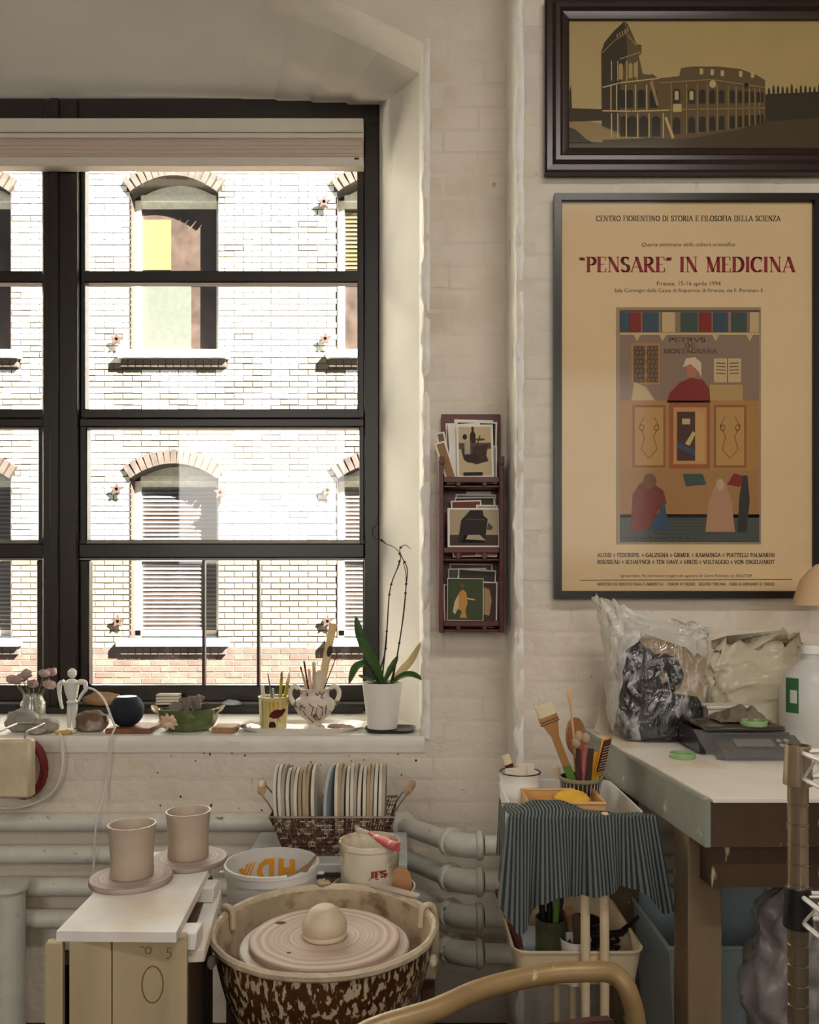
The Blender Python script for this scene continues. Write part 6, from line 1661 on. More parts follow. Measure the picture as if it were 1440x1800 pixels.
mb = MB(); mb.tube([V((cxp - hx, pyc - hy, zt_)), V((cxp + hx, pyc - hy, zt_)), V((cxp + hx, pyc + hy, zt_)), V((cxp - hx, pyc + hy, zt_))], .004, 6, closed=True); mb.build('rim_strip', m_pun, pn)
mb = MB(); mb.box((cxp, pyc, UF + .03), (hx * 1.9, hy * 1.9, .003)); mb.build('base', m_pun, pn, smooth=False)
mb = MB(); mb.blob(V((PX(1006, 1.74), 1.74, zt_ - .008)), (.078, .06, .045), .06, 2, 24, 14, 2); tag(mb.build('sponge', mat('yellow_sponge', S(232, 182, 60), .8, var=.12, bump=.3)), 'round yellow sponge in the wooden punnet', 'sponge')
mb = MB(); mb.blob(V((PX(955, 1.75), 1.75, zt_ - .022)), (.07, .06, .04), .12, 2, 20, 12, 5); tag(mb.build('sponge', mat('orange_sponge', S(206, 142, 66), .8, var=.15, bump=.3)), 'orange sponge at the left in the wooden punnet', 'sponge')

# striped towel over the front of the tray
def towel_mat():
    m = mat('striped_linen', S(140, 150, 150), .85, alpha=.82)
    N = m.node_tree.nodes; L = m.node_tree.links
    uv = N.new('ShaderNodeAttribute'); uv.attribute_name = 'Col'
    sp_ = N.new('ShaderNodeSeparateXYZ'); L.new(uv.outputs['Vector'], sp_.inputs[0])
    mu = N.new('ShaderNodeMath'); mu.operation = 'MULTIPLY'; mu.inputs[1].default_value = 43 * 2 * PI; L.new(sp_.outputs[0], mu.inputs[0])
    si = N.new('ShaderNodeMath'); si.operation = 'SINE'; L.new(mu.outputs[0], si.inputs[0])
    mr = N.new('ShaderNodeMapRange'); mr.inputs[1].default_value = -.3; mr.inputs[2].default_value = .3; L.new(si.outputs[0], mr.inputs[0])
    x = N.new('ShaderNodeMix'); x.data_type = 'RGBA'; x.inputs[6].default_value = (*S(44, 57, 66), 1); x.inputs[7].default_value = (*S(122, 127, 121), 1); L.new(mr.outputs[0], x.inputs[0])
    L.new(x.outputs[2], N['Principled BSDF'].inputs['Base Color'])
    return m
m_towel = towel_mat()
def towel_pt(u, v):
    """u across (0 left .. 1 right), v from inside the tray over the rim and down"""
    x = CX0 - .018 + (CX1 - CX0 + .034) * u
    yf = CY0 - .024
    drop = interp([(0, .17), (.08, .235), (.14, .225), (.22, .165), (.35, .150), (.5, .150), (.62, .152), (.75, .135), (.86, .150), (.94, .185), (1, .17)], u)
    if u < .10: inw = .09
    else: inw = interp([(.1, .075), (.4, .07), (.6, .03), (1, .012)], u)
    tot = inw + drop; s_ = v * tot
    f1_ = .010 * math.sin(u * 17) + .006 * math.sin(u * 41 + 1)
    if s_ < inw:
        t = s_ / inw
        bulge = .022 * math.exp(-((u - .30) / .22) ** 2) * math.sin(PI * min(1, (1 - t) * 1.0)) 
        return V((x + .004 * math.sin(9 * t), yf + (inw - s_) , UZ + .0075 + bulge + .002 * math.sin(u * 30 + t * 5) ))
    t = (s_ - inw) / drop
    z = UZ + .0075 - (s_ - inw)
    fold = (f1_ * (.25 + t)) - .010 * t
    edge = -.016 * max(0, 1 - u / .12) * t
    return V((x + edge + .012 * t * (u - .3) + .10 * t * max(0, u - .78) + .006 * t * math.sin(u * 23), yf - .004 - abs(fold) - .003 * math.sin(u * 60) * t, z + .004 * t * math.sin(u * 11)))
mb = MB(); mb.sheet(towel_pt, 110, 46, .0012)
tw = mb.build('dish_towel', m_towel, recalc=False); tag(tw, 'thin blue-grey striped linen towel hanging over the front of the cart', 'towel')
ca = tw.data.color_attributes.new('Col', 'FLOAT_COLOR', 'POINT')
nu, nv = 110, 46
for i in range(nu):
    for j in range(nv):
        for k in (0, 1): ca.data[k * nu * nv + i * nv + j].color = (i / (nu - 1), j / (nv - 1), 0, 1)
# second, gathered layer of the towel at the left corner and a tuck at right
def side_pt(u, v):
    s_ = v * .15
    y = CY0 - .01 + .10 * u
    return V((CX0 - .012 - .012 * math.sin(u * 7) * v - .008, y - .014 * v, UZ + .012 - s_ * (1 - .25 * u) + .004 * math.sin(u * 9)))
mb = MB(); mb.sheet(side_pt, 30, 20, .0012); sd = mb.build('side_fold', m_towel, tw, recalc=False)
ca = sd.data.color_attributes.new('Col', 'FLOAT_COLOR', 'POINT')
for i in range(30):
    for j in range(20):
        for k in (0, 1): ca.data[k * 600 + i * 20 + j].color = (i / 29 * .3, j / 19, 0, 1)

# lower tray
m_can = mat('olive_can_print', S(74, 80, 54), .4, var=.5, scale=26, metal=.2)
c1 = V((PX(968, 1.70), 1.70, LF)); kq = 1.70 / F
cn = thing('printed_can', 'olive green printed tin can in the lower cart tray', 'can', c1)
chh = .115
mb = MB(); mb.lathe([(0, 0), (.031, 0), (.031, chh), (.0325, chh + .001), (.0325, chh + .003), (.030, chh + .003), (.029, .004), (0, .004)], 36, c=c1); mb.build('body', m_can, cn)
for i, (dx, dy, m, lb) in enumerate(((-.012, .006, m_black, 'black tool handle in the olive can, left'), (.008, -.006, m_green, 'green tool handle in the olive can'), (.0, .014, m_black, 'black tool handle at the back of the olive can'), (.016, .008, m_dark, 'dark tool handle at the right of the olive can'))):
    tool('tool_handle', lb, c1 + V((dx * .6, dy * .6, .01)), c1 + V((dx * 1.5, dy, .155 + .008 * i)), .006, .007, m, None, 'tool', 'tools in the olive can', 10)
c2 = V((PX(1012, 1.672), 1.672, LF))
mb = MB(); mb.lathe([(0, 0), (.026, 0), (.031, .085), (.032, .087), (.030, .087), (.025, .005), (0, .004)], 36, c=c2); tag(mb.build('white_cup', m_pot), 'white cup with wooden tools in the lower cart tray', 'cup')
for i, (px, py, Yt, lb) in enumerate(((985, 1598, 1.73, 'brown wooden tool leaning left, lower tray cup'), (1000, 1592, 1.74, 'wide brown wooden tool leaning in the lower tray cup'), (1012, 1605, 1.70, 'third brown wooden tool in the lower tray cup'))):
    slatt('wooden_tool', lb, c2 + V((.006 * i - .004, 0, .012)), P(px, py, Yt), .016 + .006 * (i == 1), .005, m_bamb if i == 1 else m_dkwood, grp='wooden tools in the lower tray')
mb = MB(); mb.box(((PX(938, 1.74)), 1.76, LF + .03), (.05, .10, .055), Matrix.Identity(4), bev=.004); tag(mb.build('blue_packet', mat('pale_blue_packet', S(176, 194, 206), .4, var=.1)), 'pale blue-grey packet behind the can in the lower tray', 'packet')
slatt('worn_stick', 'worn wooden stick leaning on the left edge of the lower cart tray', V((CX0 + .04, CY0 + .028, LF + .004)), P(877, 1566, 1.86), .016, .014, mat('worn_red_wood', S(112, 62, 46), .6, var=.3, spots=(S(222, 200, 176), 10, .55, .05)), 'stick', round_=False, nrm=V((0, -.5, 1)))
m_cord = mat('black_cord', S(26, 20, 20), .45)
mb = MB(); pts = []
for i in range(60):
    a = i * .55; q = .030 + .008 * math.sin(i * 1.9)
    pts.append(V((CX1 - .075 + q * math.cos(a) * 1.3, 1.74 + q * math.sin(a) * 1.4, LF + .012 + .05 * i / 60 + .006 * math.sin(i * 2.3))))
mb.tube(smooth_path(pts, 3), .004, 7); tag(mb.build('black_cable', m_cord), 'tangled black cable in the right of the lower cart tray', 'cable')
mb = MB(); mb.tube([V((CX1 - .10, 1.72, LF + .07)), P(1092, 1640, 1.74), P(1122, 1612, 1.78)], [.006, .008, .004], 8); tag(mb.build('black_stick', m_cord), 'black stick pointing up right out of the lower tray', 'stick')
mb = MB(); mb.lathe([(0, 0), (.036, 0), (.038, .05), (.034, .05), (.032, .004), (0, .004)], 28, c=V((CX1 - .07, 1.86, LF))); tag(mb.build('dark_jar', m_dark), 'dark jar behind the cables in the lower tray', 'jar')

# ------------------------------------------------------------------ workbench
m_bt_ = mat('paint_spattered_grey_wood', S(170, 158, 138), .55, var=.18, scale=7, stretch=(1, .3, 1), spots=(S(216, 206, 188), 26, .66, .03))
m_btop = mat('dusty_hardboard', (.86, .81, .73), .45, var=.06, scale=6, spots=(S(222, 196, 156), 5, .60, .10))
m_bend = mat('dark_beam_end', S(74, 54, 38), .6, var=.25, scale=12, stretch=(1, 1, .3), spots=(S(190, 170, 140), 34, .66, .02, (1, 1, .3)))
m_grey = mat('grey_green_paint', S(140, 144, 136), .5, var=.15, scale=8, spots=(S(212, 210, 200), 24, .68, .03))
WZ = H - .363                                          # bench top height
wbn = thing('workbench', 'heavy wooden workbench with hardboard top at the right', 'workbench', (1.0, 1.8, 0))
b0 = G(1250, 1405, WZ); xf0, yf0 = b0.x, b0.y
xb0 = .459
XR = 1.75; YBk = YP - .022
def wedge(name, dx, y0, y1, z0, z1, m, dxr=0):
    """block whose left edge follows the slightly turned bench edge"""
    def xe(y): return xf0 + (xb0 - xf0) * (y - yf0) / (YBk - yf0) + dx
    a = [V((xe(y0), y0, z0)), V((XR + dxr, y0, z0)), V((XR + dxr, y1, z0)), V((xe(y1), y1, z0))]
    mb = MB(); mb.add(a + [p + V((0, 0, z1 - z0)) for p in a], [(0, 1, 2, 3), (7, 6, 5, 4), (0, 4, 5, 1), (1, 5, 6, 2), (2, 6, 7, 3), (3, 7, 4, 0)])
    return mb.build(name, m, wbn, smooth=False)
wedge('hardboard_top', .004, yf0, YBk, WZ - .006, WZ, m_btop)
wedge('front_beam', 0, yf0 + .001, yf0 + .09, WZ - .084, WZ - .006, m_bend)
for k in range(4):
    ya = yf0 + .0915 + (YBk - yf0 - .092) * k / 4; yb_ = yf0 + .0915 + (YBk - yf0 - .092) * (k + 1) / 4 - .002
    wedge('top_plank', 0, ya, yb_, WZ - .06, WZ - .006, m_grey)
def side_board(name, dx, z0, z1, m, th=.010):
    a = [V((xf0 + dx, yf0, z0)), V((xb0 + dx, YBk, z0)), V((xb0 + dx - th, YBk, z0)), V((xf0 + dx - th, yf0, z0))]
    mb = MB(); mb.add(a + [p + V((0, 0, z1 - z0)) for p in a], [(0, 1, 2, 3), (7, 6, 5, 4), (0, 4, 5, 1), (1, 5, 6, 2), (2, 6, 7, 3), (3, 7, 4, 0)])
    return mb.build(name, m, wbn, smooth=False)
side_board('side_apron', -.0005, WZ - .084, WZ - .002, m_grey)
wedge('lower_rail', .012, yf0 + .022, yf0 + .07, WZ - .162, WZ - .086, m_bend)
def leg(x, y, m=m_bend):
    mb = MB(); mb.box((x, y, (WZ - .0845) / 2), (.062, .085, WZ - .0845), bev=.003); mb.build('leg', m, wbn)
m_leg = mat('brown_leg_paint', S(120, 102, 78), .55, var=.2, scale=10, stretch=(1, 1, .3), spots=(S(206, 188, 160), 22, .7, .03))
leg(xf0 + .016, yf0 + .115, m_leg); leg(XR - .08, yf0 + .115, m_leg); leg(xb0 + .06, YBk - .17, m_leg); leg(XR - .08, YBk - .17, m_leg)

# bag of clay on the bench
def film(name, col, alpha, rough=.25, tl=.3): return mat(name, col, rough, var=.06, scale=6, alpha=alpha, translucent=tl, bump=.7, bscale=16, spec=.7)
def clear_film(name, patch=.55, thr=.56):
    m = bpy.data.materials.new(name); m.use_nodes = True; N = m.node_tree.nodes; L = m.node_tree.links
    for n in list(N): N.remove(n)
    out = N.new('ShaderNodeOutputMaterial'); t = N.new('ShaderNodeBsdfTransparent'); g = N.new('ShaderNodeBsdfGlossy'); g.inputs['Roughness'].default_value = .18
    tc = N.new('ShaderNodeTexCoord'); mp_ = N.new('ShaderNodeMapping'); mp_.inputs['Scale'].default_value = (1, 1, .45); mp_.inputs['Rotation'].default_value = (0, .4, 0); L.new(tc.outputs['Object'], mp_.inputs[0])
    nz_ = N.new('ShaderNodeTexNoise'); nz_.inputs['Scale'].default_value = 26; nz_.inputs['Detail'].default_value = 3; nz_.inputs['Distortion'].default_value = 1.2; L.new(mp_.outputs[0], nz_.inputs['Vector'])
    bp_ = N.new('ShaderNodeBump'); bp_.inputs['Distance'].default_value = .02; L.new(nz_.outputs['Fac'], bp_.inputs['Height']); L.new(bp_.outputs[0], g.inputs['Normal'])
    x = N.new('ShaderNodeMixShader'); x.inputs[0].default_value = .10; L.new(t.outputs[0], x.inputs[1]); L.new(g.outputs[0], x.inputs[2])
    d = N.new('ShaderNodeBsdfPrincipled'); d.inputs['Base Color'].default_value = (.88, .89, .90, 1); d.inputs['Roughness'].default_value = .3; L.new(bp_.outputs[0], d.inputs['Normal'])
    mr = N.new('ShaderNodeMapRange'); mr.inputs[1].default_value = thr - .03; mr.inputs[2].default_value = thr + .12; mr.inputs[4].default_value = patch; L.new(nz_.outputs['Fac'], mr.inputs[0])
    y = N.new('ShaderNodeMixShader'); L.new(mr.outputs[0], y.inputs[0]); L.new(x.outputs[0], y.inputs[1]); L.new(d.outputs[0], y.inputs[2]); L.new(y.outputs[0], out.inputs[0])
    return m
m_film = clear_film('clear_wrinkled_plastic')
m_filmw = film('milky_plastic', (.88, .86, .80), .72)
m_filmy = film('yellowish_milky_plastic', (.80, .75, .58), .80)
cb0 = V((PX(1157, 2.05), 2.05, WZ)); kB = 2.05 / F
cl = thing('bag_of_clay', 'open clear plastic bag holding a dark grey block of clay', 'bag', cb0)
m_dclay = mat('dark_wet_clay', S(27, 25, 28), .4, var=.5, scale=14, bump=.5, bscale=25)
m_tclay = mat('buff_clay_block', S(186, 162, 132), .6, var=.08)
mb = MB(); mb.box(cb0 + V((.012, .022, .125)), (.205, .10, .24), bev=.02); mb.build('buff_clay_block', m_tclay, cl)
mb = MB()
def clay_face(u, v):
    """lumpy front of the dark clay: full width at the bottom, a column up the left"""
    a = 2 * PI * u; q = V((math.cos(a) * 2, math.sin(a) * 2, v * 3))
    zz_ = .012 + .235 * v
    x0_ = -.098; x1_ = interp([(0, .095), (.30, .100), (.40, .085), (.46, -.005), (.62, -.015), (.85, -.03), (1, -.06)], v)
    cx_, hx_ = (x0_ + x1_) / 2, (x1_ - x0_) / 2; hy_ = interp([(0, .05), (.5, .046), (1, .02)], v)
    n_ = noise.noise(q * 2.2) * .010 + noise.noise(q * 6) * .004
    return cb0 + V((cx_ + math.copysign(abs(math.cos(a)) ** .6, math.cos(a)) * (hx_ + n_), -.024 + math.copysign(abs(math.sin(a)) ** .6, math.sin(a)) * (hy_ + n_), zz_ + .010 * noise.noise(q * 3 + V((2, 2, 2)))))
mb.grid(clay_face, 48, 36, cu=True); mb.f.append([i * 36 for i in range(48)]); mb.m.append(0); mb.f.append([i * 36 + 35 for i in range(48)][::-1]); mb.m.append(0)
hk = smooth_path([cb0 + V((x, -.036, z)) for x, z in ((-.04, .175), (-.005, .190), (.024, .178), (.032, .150), (.012, .125))], 6)
mb.tube(hk, [.026 - .012 * i_ / len(hk) + .004 * noise.noise(p * 60) for i_, p in enumerate(hk)], 12)
mb.build('dark_clay_mass', m_dclay, cl)
def bag_pt(u, v, top=True):
    """u round the bag, v upwards"""
    a = 2 * PI * u
    zt__ = interp([(0, 0), (.04, .0), (.75, .25), (1, .300)], v)
    wx = interp([(0, .02), (.05, .108), (.2, .118), (.7, .118), (.85, .125), (1, .135)], v)
    wy = interp([(0, .02), (.05, .075), (.2, .085), (.7, .07), (.9, .045), (1, .03)], v)
    x = math.copysign(abs(math.cos(a)) ** .6, math.cos(a)) * wx
    y = math.copysign(abs(math.sin(a)) ** .6, math.sin(a)) * wy
    q = V((math.cos(a) * 1.6, math.sin(a) * 1.6, v * 5)); am = .003 + .012 * v * v
    x += am * noise.noise(q * 2.5) * 1.3 - .012 * v; y += am * noise.noise(q * 2.7 + V((3, 1, 2)))
    x += .004 * noise.noise(q * 7); y += .004 * noise.noise(q * 6 + V((1, 4, 7)))
    tilt = max(0, v - .72) / .28
    z = zt__ + tilt * (-.026 * (x / .12)) + tilt * .014 * noise.noise(q * 3)
    if x < -.07: x -= tilt * .012; z += tilt * .020 * min(1, (-x - .07) / .06)
    return cb0 + V((x, y, z))
mb = MB(); mb.grid(lambda u, v: bag_pt(u, v), 72, 34, cu=True); 
k0 = len(mb.v); mb.f.append([i * 34 for i in range(72)]); mb.m.append(0)
mb.build('plastic_film', m_film, cl, recalc=False, sharp=180)
def mouth_pt(u, v):
    a = 2 * PI * u
    lo_ = .70 + .07 * math.sin(a * 3 + 1) + .05 * noise.noise(V((math.cos(a) * 3, math.sin(a) * 3, 4))) - .55 * max(0, -math.cos(a)) ** 3
    p = bag_pt(u, lo_ + (1 - lo_) * v); return p + V((math.cos(a), math.sin(a), 0)) * .0012
mb = MB(); mb.grid(mouth_pt, 96, 26, cu=True); mb.build('folded_mouth', m_filmw, cl, recalc=False, sharp=180)
mb = MB(); ribbon(mb, [P(1110, 1112, 2.03), P(1092, 1092, 2.03), P(1074, 1075, 2.03), P(1064, 1052, 2.03)], .038, (.2, -1, .1), .5, .0012, 6); mb.build('twisted_corner', m_filmw, cl)
pr = Print()
for i in range(7): pr.ell(1098 + i * 8, 1072 + i * 5 + (i % 2) * 3, 6 - i * .5, 3.2, S(150, 106, 56), 1, 9)
slatt('metal_ruler', 'wide metal ruler standing on the bench behind the bag of clay', V((PX(1056, 2.10), 2.10, WZ + .001)), P(1082, 1182, 2.165), .036, .0015, mat('dull_metal_rule', S(198, 186, 164), .45, metal=.2, var=.06), 'ruler', round_=False)
# yellowish bag with container behind
yb = V((PX(1318, 2.10), 2.105, WZ)); 
yg = thing('milky_plastic_bag', 'yellowish milky plastic bag bulging behind the scale', 'bag', yb)
def yb_pt(u, v):
    a = 2 * PI * u
    wx = interp([(0, .03), (.08, .09), (.3, .11), (.55, .13), (.8, .13), (1, .115)], v); wy = interp([(0, .02), (.1, .05), (.6, .06), (1, .025)], v)
    q = V((math.cos(a) * 1.5, math.sin(a) * 1.5, v * 4))
    x = math.copysign(abs(math.cos(a)) ** .7, math.cos(a)) * wx + .022 * noise.noise(q * 2) + .008 * noise.noise(q * 6)
    y = math.copysign(abs(math.sin(a)) ** .7, math.sin(a)) * wy + .012 * noise.noise(q * 2.2 + V((5, 2, 1))) + .005 * noise.noise(q * 7)
    z = interp([(0, 0), (.1, .005), (1, .235)], v) + v * v * (.012 * math.sin(a * 2 + 1) + .014 * x / .12) + .03 * v * noise.noise(q * 2.5) + .012 * v * noise.noise(q * 6)
    return yb + V((x + .01 * v, y, z))
mb = MB(); mb.grid(yb_pt, 64, 28, cu=True); mb.f.append([i * 28 for i in range(64)]); mb.m.append(0); mb.f.append([i * 28 + 27 for i in range(64)][::-1]); mb.m.append(0)
mb.build('film', m_filmy, yg, recalc=False, sharp=180)
tbx = V((PX(1270, 2.0), 1.985, WZ))
tu = thing('plastic_container', 'white rectangular plastic tub between the clay bag and the milky bag', 'container', tbx)
mb = MB(); a = [(-.05, -.028), (.05, -.028), (.05, .028), (-.05, .028)]
vs_ = [tbx + V((x * .9, y * .9, 0)) for x, y in a] + [tbx + V((x, y, .085)) for x, y in a]
mb.add(vs_, [(3, 2, 1, 0), (0, 1, 5, 4), (1, 2, 6, 5), (2, 3, 7, 6), (3, 0, 4, 7), (4, 5, 6, 7)]); mb.build('body', m_tub, tu, smooth=False)
mb = MB(); mb.box(tbx + V((0, 0, .088)), (.108, .064, .008), bev=.002); mb.build('lid', m_tub, tu)
# scale wrapped in film
m_sdark = mat('black_scale_shell', S(28, 28, 32), .3, var=.2, coat=.4)
szc = G(1318, 1330, WZ); scz = V((PX(1318, 1.80), 1.86, WZ))
scl = thing('digital_scale', 'black digital kitchen scale with steel platform wrapped in plastic film', 'scale', scz)
X0, X1 = PX(1262, 1.80), PX(1400, 1.80)
def trap(mb, x0, x1, ya, yb_, z0, za, zb):
    mb.add([V((x0, ya, z0)), V((x1, ya, z0)), V((x1, yb_, z0)), V((x0, yb_, z0)), V((x0, ya, za)), V((x1, ya, za)), V((x1, yb_, zb)), V((x0, yb_, zb))], [(3, 2, 1, 0), (4, 5, 6, 7), (0, 1, 5, 4), (1, 2, 6, 5), (2, 3, 7, 6), (3, 0, 4, 7)])
mb = MB(); trap(mb, X0, X1 + .01, 1.765, 1.83, WZ + .006, WZ + .018, WZ + .045); mb.build('control_panel', m_sdark, scl, smooth=False)
mb = MB(); trap(mb, X0 - .03, X1, 1.831, 1.965, WZ + .006, WZ + .050, WZ + .050); mb.build('body', m_sdark, scl, smooth=False)
mb = MB(); mb.box(((X0 + X1) / 2 - .015, 1.895, WZ + .059), (X1 - X0 + .005, .15, .010), bev=.003); mb.build('platform', mat('dull_steel_plate', S(84, 76, 70), .35, metal=.6, var=.2, spots=(S(180, 168, 152), 18, .6, .06)), scl)
sl = Matrix.Translation(((X0 + X1) / 2 + .004, 1.797, WZ + .033)) @ Matrix.Rotation(math.atan2(.027, .065), 4, 'X')
mb = MB(); mb.box((-.012, 0, .0006), (.085, .030, .002), sl); mb.build('display', mat('grey_lcd', S(96, 100, 98), .2), scl)
for i in range(4):
    mb = MB(); mb.cyl(sl @ V((.045 + .016 * (i % 2), -.010 + .018 * (i // 2), 0)), sl @ V((.045 + .016 * (i % 2), -.010 + .018 * (i // 2), .002)), .0055, n=12); mb.build('button', mat('grey_button%d' % i, S(150, 150, 148), .4), scl)
def wrap_pt(u, v):
    x = X0 - .042 + (X1 - X0 + .06) * u; t = v
    y = interp([(0, 1.756), (.3, 1.758), (.6, 1.825), (1, 1.84)], t); z = WZ + interp([(0, .002), (.3, .021), (.6, .049), (1, .054)], t)
    return V((x, y - .003, z + .0015 + .002 * noise.noise(V((u * 14, v * 8, 3)))))
mb = MB(); mb.sheet(wrap_pt, 40, 18, .0005); mb.build('plastic_wrap', film('cling_film', (.9, .9, .9), .06, .08, .0), scl, recalc=False)
for sx in (X0, X1 - .01):
    for sy in (1.785, 1.95):
        mb = MB(); mb.cyl((sx, sy, WZ), (sx, sy, WZ + .007), .009, n=12); mb.build('foot', m_black, scl)
PZT = WZ + .064
def rag_pt(u, v):
    x = PX(1258, 1.9) + .115 * u; y = 1.87 + .075 * v
    k = math.sin(PI * u) ** .5 * math.sin(PI * v) ** .5 if 0 < u < 1 and 0 < v < 1 else 0
    return V((x + .006 * noise.noise(V((u * 5, v * 5, 0))), y + .008 * noise.noise(V((u * 4, v * 4, 5))), PZT + .003 + k * (.022 + .022 * noise.noise(V((u * 5, v * 3, 9))) + .008 * math.sin(u * 22 + v * 9))))
mb = MB(); mb.sheet(rag_pt, 44, 26, .003); tag(mb.build('rag', mat('grey_rag', S(120, 108, 92), .9, var=.2, bump=.4)), 'crumpled grey rag on the scale platform', 'rag')
m_lid = mat('green_lid_plastic', S(136, 170, 118), .4, var=.06)
def ring_lid(px, Y, z, r, label):
    c = V((PX(px, Y), Y, z)); mb = MB(); mb.lathe([(0, 0), (r, 0), (r * 1.02, .003), (r * 1.02, .010), (r * .97, .012), (r * .90, .012), (r * .86, .006), (0, .006)], 36, c=c); tag(mb.build('jar_lid', m_lid), label, 'lid')
ring_lid(1325, 1.845, PZT, .0285, 'green plastic lid on the scale platform')
ring_lid(1200, 1.80, WZ, .0265, 'green plastic lid lying on the bench top')
# white jug at the right
jc = V((PX(1438, 1.95), 1.98, WZ))
jg = thing('plastic_jug', 'tall white plastic jug with a green label behind the scale', 'jug', jc)
mb = MB(); mb.lathe([(0, 0), (.068, 0), (.072, .006), (.072, .13), (.060, .165), (.030, .195), (.022, .20), (.022, .215), (0, .215)], 40, c=jc); mb.build('body', m_pail, jg)
mb = MB(); mb.lathe([(0, .215), (.025, .215), (.025, .235), (0, .236)], 28, c=jc); mb.build('cap', m_white, jg)
pr = Print(); pr.rect(1384, 1191, 1396, 1252, S(60, 110, 72), 1); pr.rect(1387, 1212, 1394, 1235, S(210, 216, 200), 2)
pr.build('label', cyl_place(jc.x, jc.y, lambda z: .0722, 1.955, .0004), jg, cuts=3)
# desk lamp at the right edge
lz = V((PX(1445, 2.02), 2.0, H - .01))
dl = thing('desk_lamp', 'cream lampshade of a desk lamp at the right edge', 'lamp', V((lz.x + .16, 2.06, WZ)))
m_shade = mat('cream_lampshade', S(236, 208, 168), .5, var=.03, translucent=.3)
mb = MB(); mb.lathe([(.076, PZ(1064, 2.0) - lz.z), (.070, PZ(1046, 2.0) - lz.z), (.058, PZ(1020, 2.0) - lz.z), (.040, PZ(1003, 2.0) - lz.z), (.022, PZ(992, 2.0) - lz.z), (0, PZ(990, 2.0) - lz.z), (0, PZ(993, 2.0) - lz.z), (.05, PZ(1022, 2.0) - lz.z), (.073, PZ(1064, 2.0) - lz.z)], 36, c=lz); mb.build('shade', m_shade, dl)
mb = MB(); mb.blob(lz + V((0, 0, -.002)), (.036, .036, .05), 0, 1, 16, 10); mb.build('bulb', m_white, dl)
mb = MB(); mb.tube(smooth_path([V((lz.x + .16, 2.06, WZ + .02)), V((lz.x + .17, 2.06, 1.2)), V((lz.x + .14, 2.05, 1.40)), V((lz.x + .02, 2.0, 1.40)), V((lz.x, 2.0, lz.z + .06))], 6), .006, 8); mb.build('arm', m_steel, dl)
mb = MB(); mb.lathe([(0, 0), (.06, 0), (.06, .012), (.02, .022), (0, .022)], 32, c=V((lz.x + .16, 2.06, WZ))); mb.build('base', m_steel, dl)

# ------------------------------------------------------------------ under the bench
m_bin = mat('pale_blue_bin_plastic', S(204, 220, 224), .35, var=.06, translucent=.3)
def bin_(x0, x1, y0, y1, z0, z1, label, fl=.02):
    t = thing('storage_bin', label, 'bin', ((x0 + x1) / 2, (y0 + y1) / 2, z0), 'pale blue bins under the bench')
    lo = [(x0 + fl, y0 + fl), (x1 - fl, y0 + fl), (x1 - fl, y1 - fl), (x0 + fl, y1 - fl)]; hi = [(x0, y0), (x1, y0), (x1, y1), (x0, y1)]; k = .003
    hin = [(x0 + k, y0 + k), (x1 - k, y0 + k), (x1 - k, y1 - k), (x0 + k, y1 - k)]; lin = [(a + (k if a < (x0 + x1) / 2 else -k), b + (k if b < (y0 + y1) / 2 else -k)) for a, b in lo]
    R4 = [[V((a, b, z)) for a, b in q] for q, z in ((lo, z0), (hi, z1), (hin, z1), (lin, z0 + k))]
    fs = [[3, 2, 1, 0], [12, 13, 14, 15]]
    for i in range(3):
        for j in range(4): fs.append([i * 4 + j, i * 4 + (j + 1) % 4, i * 4 + 4 + (j + 1) % 4, i * 4 + 4 + j])
    mb = MB(); mb.add([p for q in R4 for p in q], fs); mb.build('body', m_bin, t, smooth=False)
    mb = MB(); mb.tube([V((a, b, z1 - .004)) for a, b in hi], .006, 6, closed=True); mb.build('rim', m_bin, t)
bin_(.535, .88, 1.70, 2.04, .27, .548, 'upper pale blue plastic bin beneath the workbench')
bin_(.515, .87, 1.66, 2.06, 0.0, .262, 'lower pale blue plastic bin on the floor beneath the workbench')
pg = V((PX(1325, 1.72) + .03, 1.575, .33))
mb = MB()
def pb(u, v):
    a = 2 * PI * u; q = V((math.cos(a) * 1.4, math.sin(a) * 1.4, v * 4)); wv = interp([(0, .3), (.1, .8), (.5, 1), (.9, .7), (1, .15)], v)
    return pg + V((math.cos(a) * .11 * wv + .022 * noise.noise(q * 2), math.sin(a) * .07 * wv + .022 * noise.noise(q * 2.3 + V((4, 4, 4))), .40 * v + .01 * noise.noise(q * 5)))
mb.grid(pb, 60, 34, cu=True); mb.f.append([i * 34 for i in range(60)]); mb.m.append(0); mb.f.append([i * 34 + 33 for i in range(60)][::-1]); mb.m.append(0)
tag(mb.build('plastic_sack', film('grey_clear_sack', (.40, .36, .35), .8, .3), recalc=False, sharp=180), 'greyish clear plastic sack standing under the workbench', 'sack')
bxx = thing('cardboard_box', 'open brown box under the workbench near the shelf post', 'box', (.80, 1.56, 0))
m_kraft = mat('brown_board', S(150, 112, 66), .75, var=.12)
for (c, d) in (((.80, 1.475, .21), (.33, .006, .42)), ((.80, 1.648, .165), (.33, .006, .33)), ((.64, 1.562, .165), (.006, .166, .33)), ((.962, 1.562, .165), (.006, .166, .33)), ((.80, 1.562, .32), (.31, .16, .008))):
    if c[2] == .21: c, d = ((.815, 1.475, .195), (.30, .006, .39))
    mb = MB(); mb.box(c, d); mb.build('panel', m_kraft, bxx, smooth=False)
slatt('leaning_plank', 'plank end leaning behind the front leg of the workbench', V((.60, 1.60, .0)), V((.615, 1.625, .36)), .05, .012, m_ply, 'plank', round_=False)

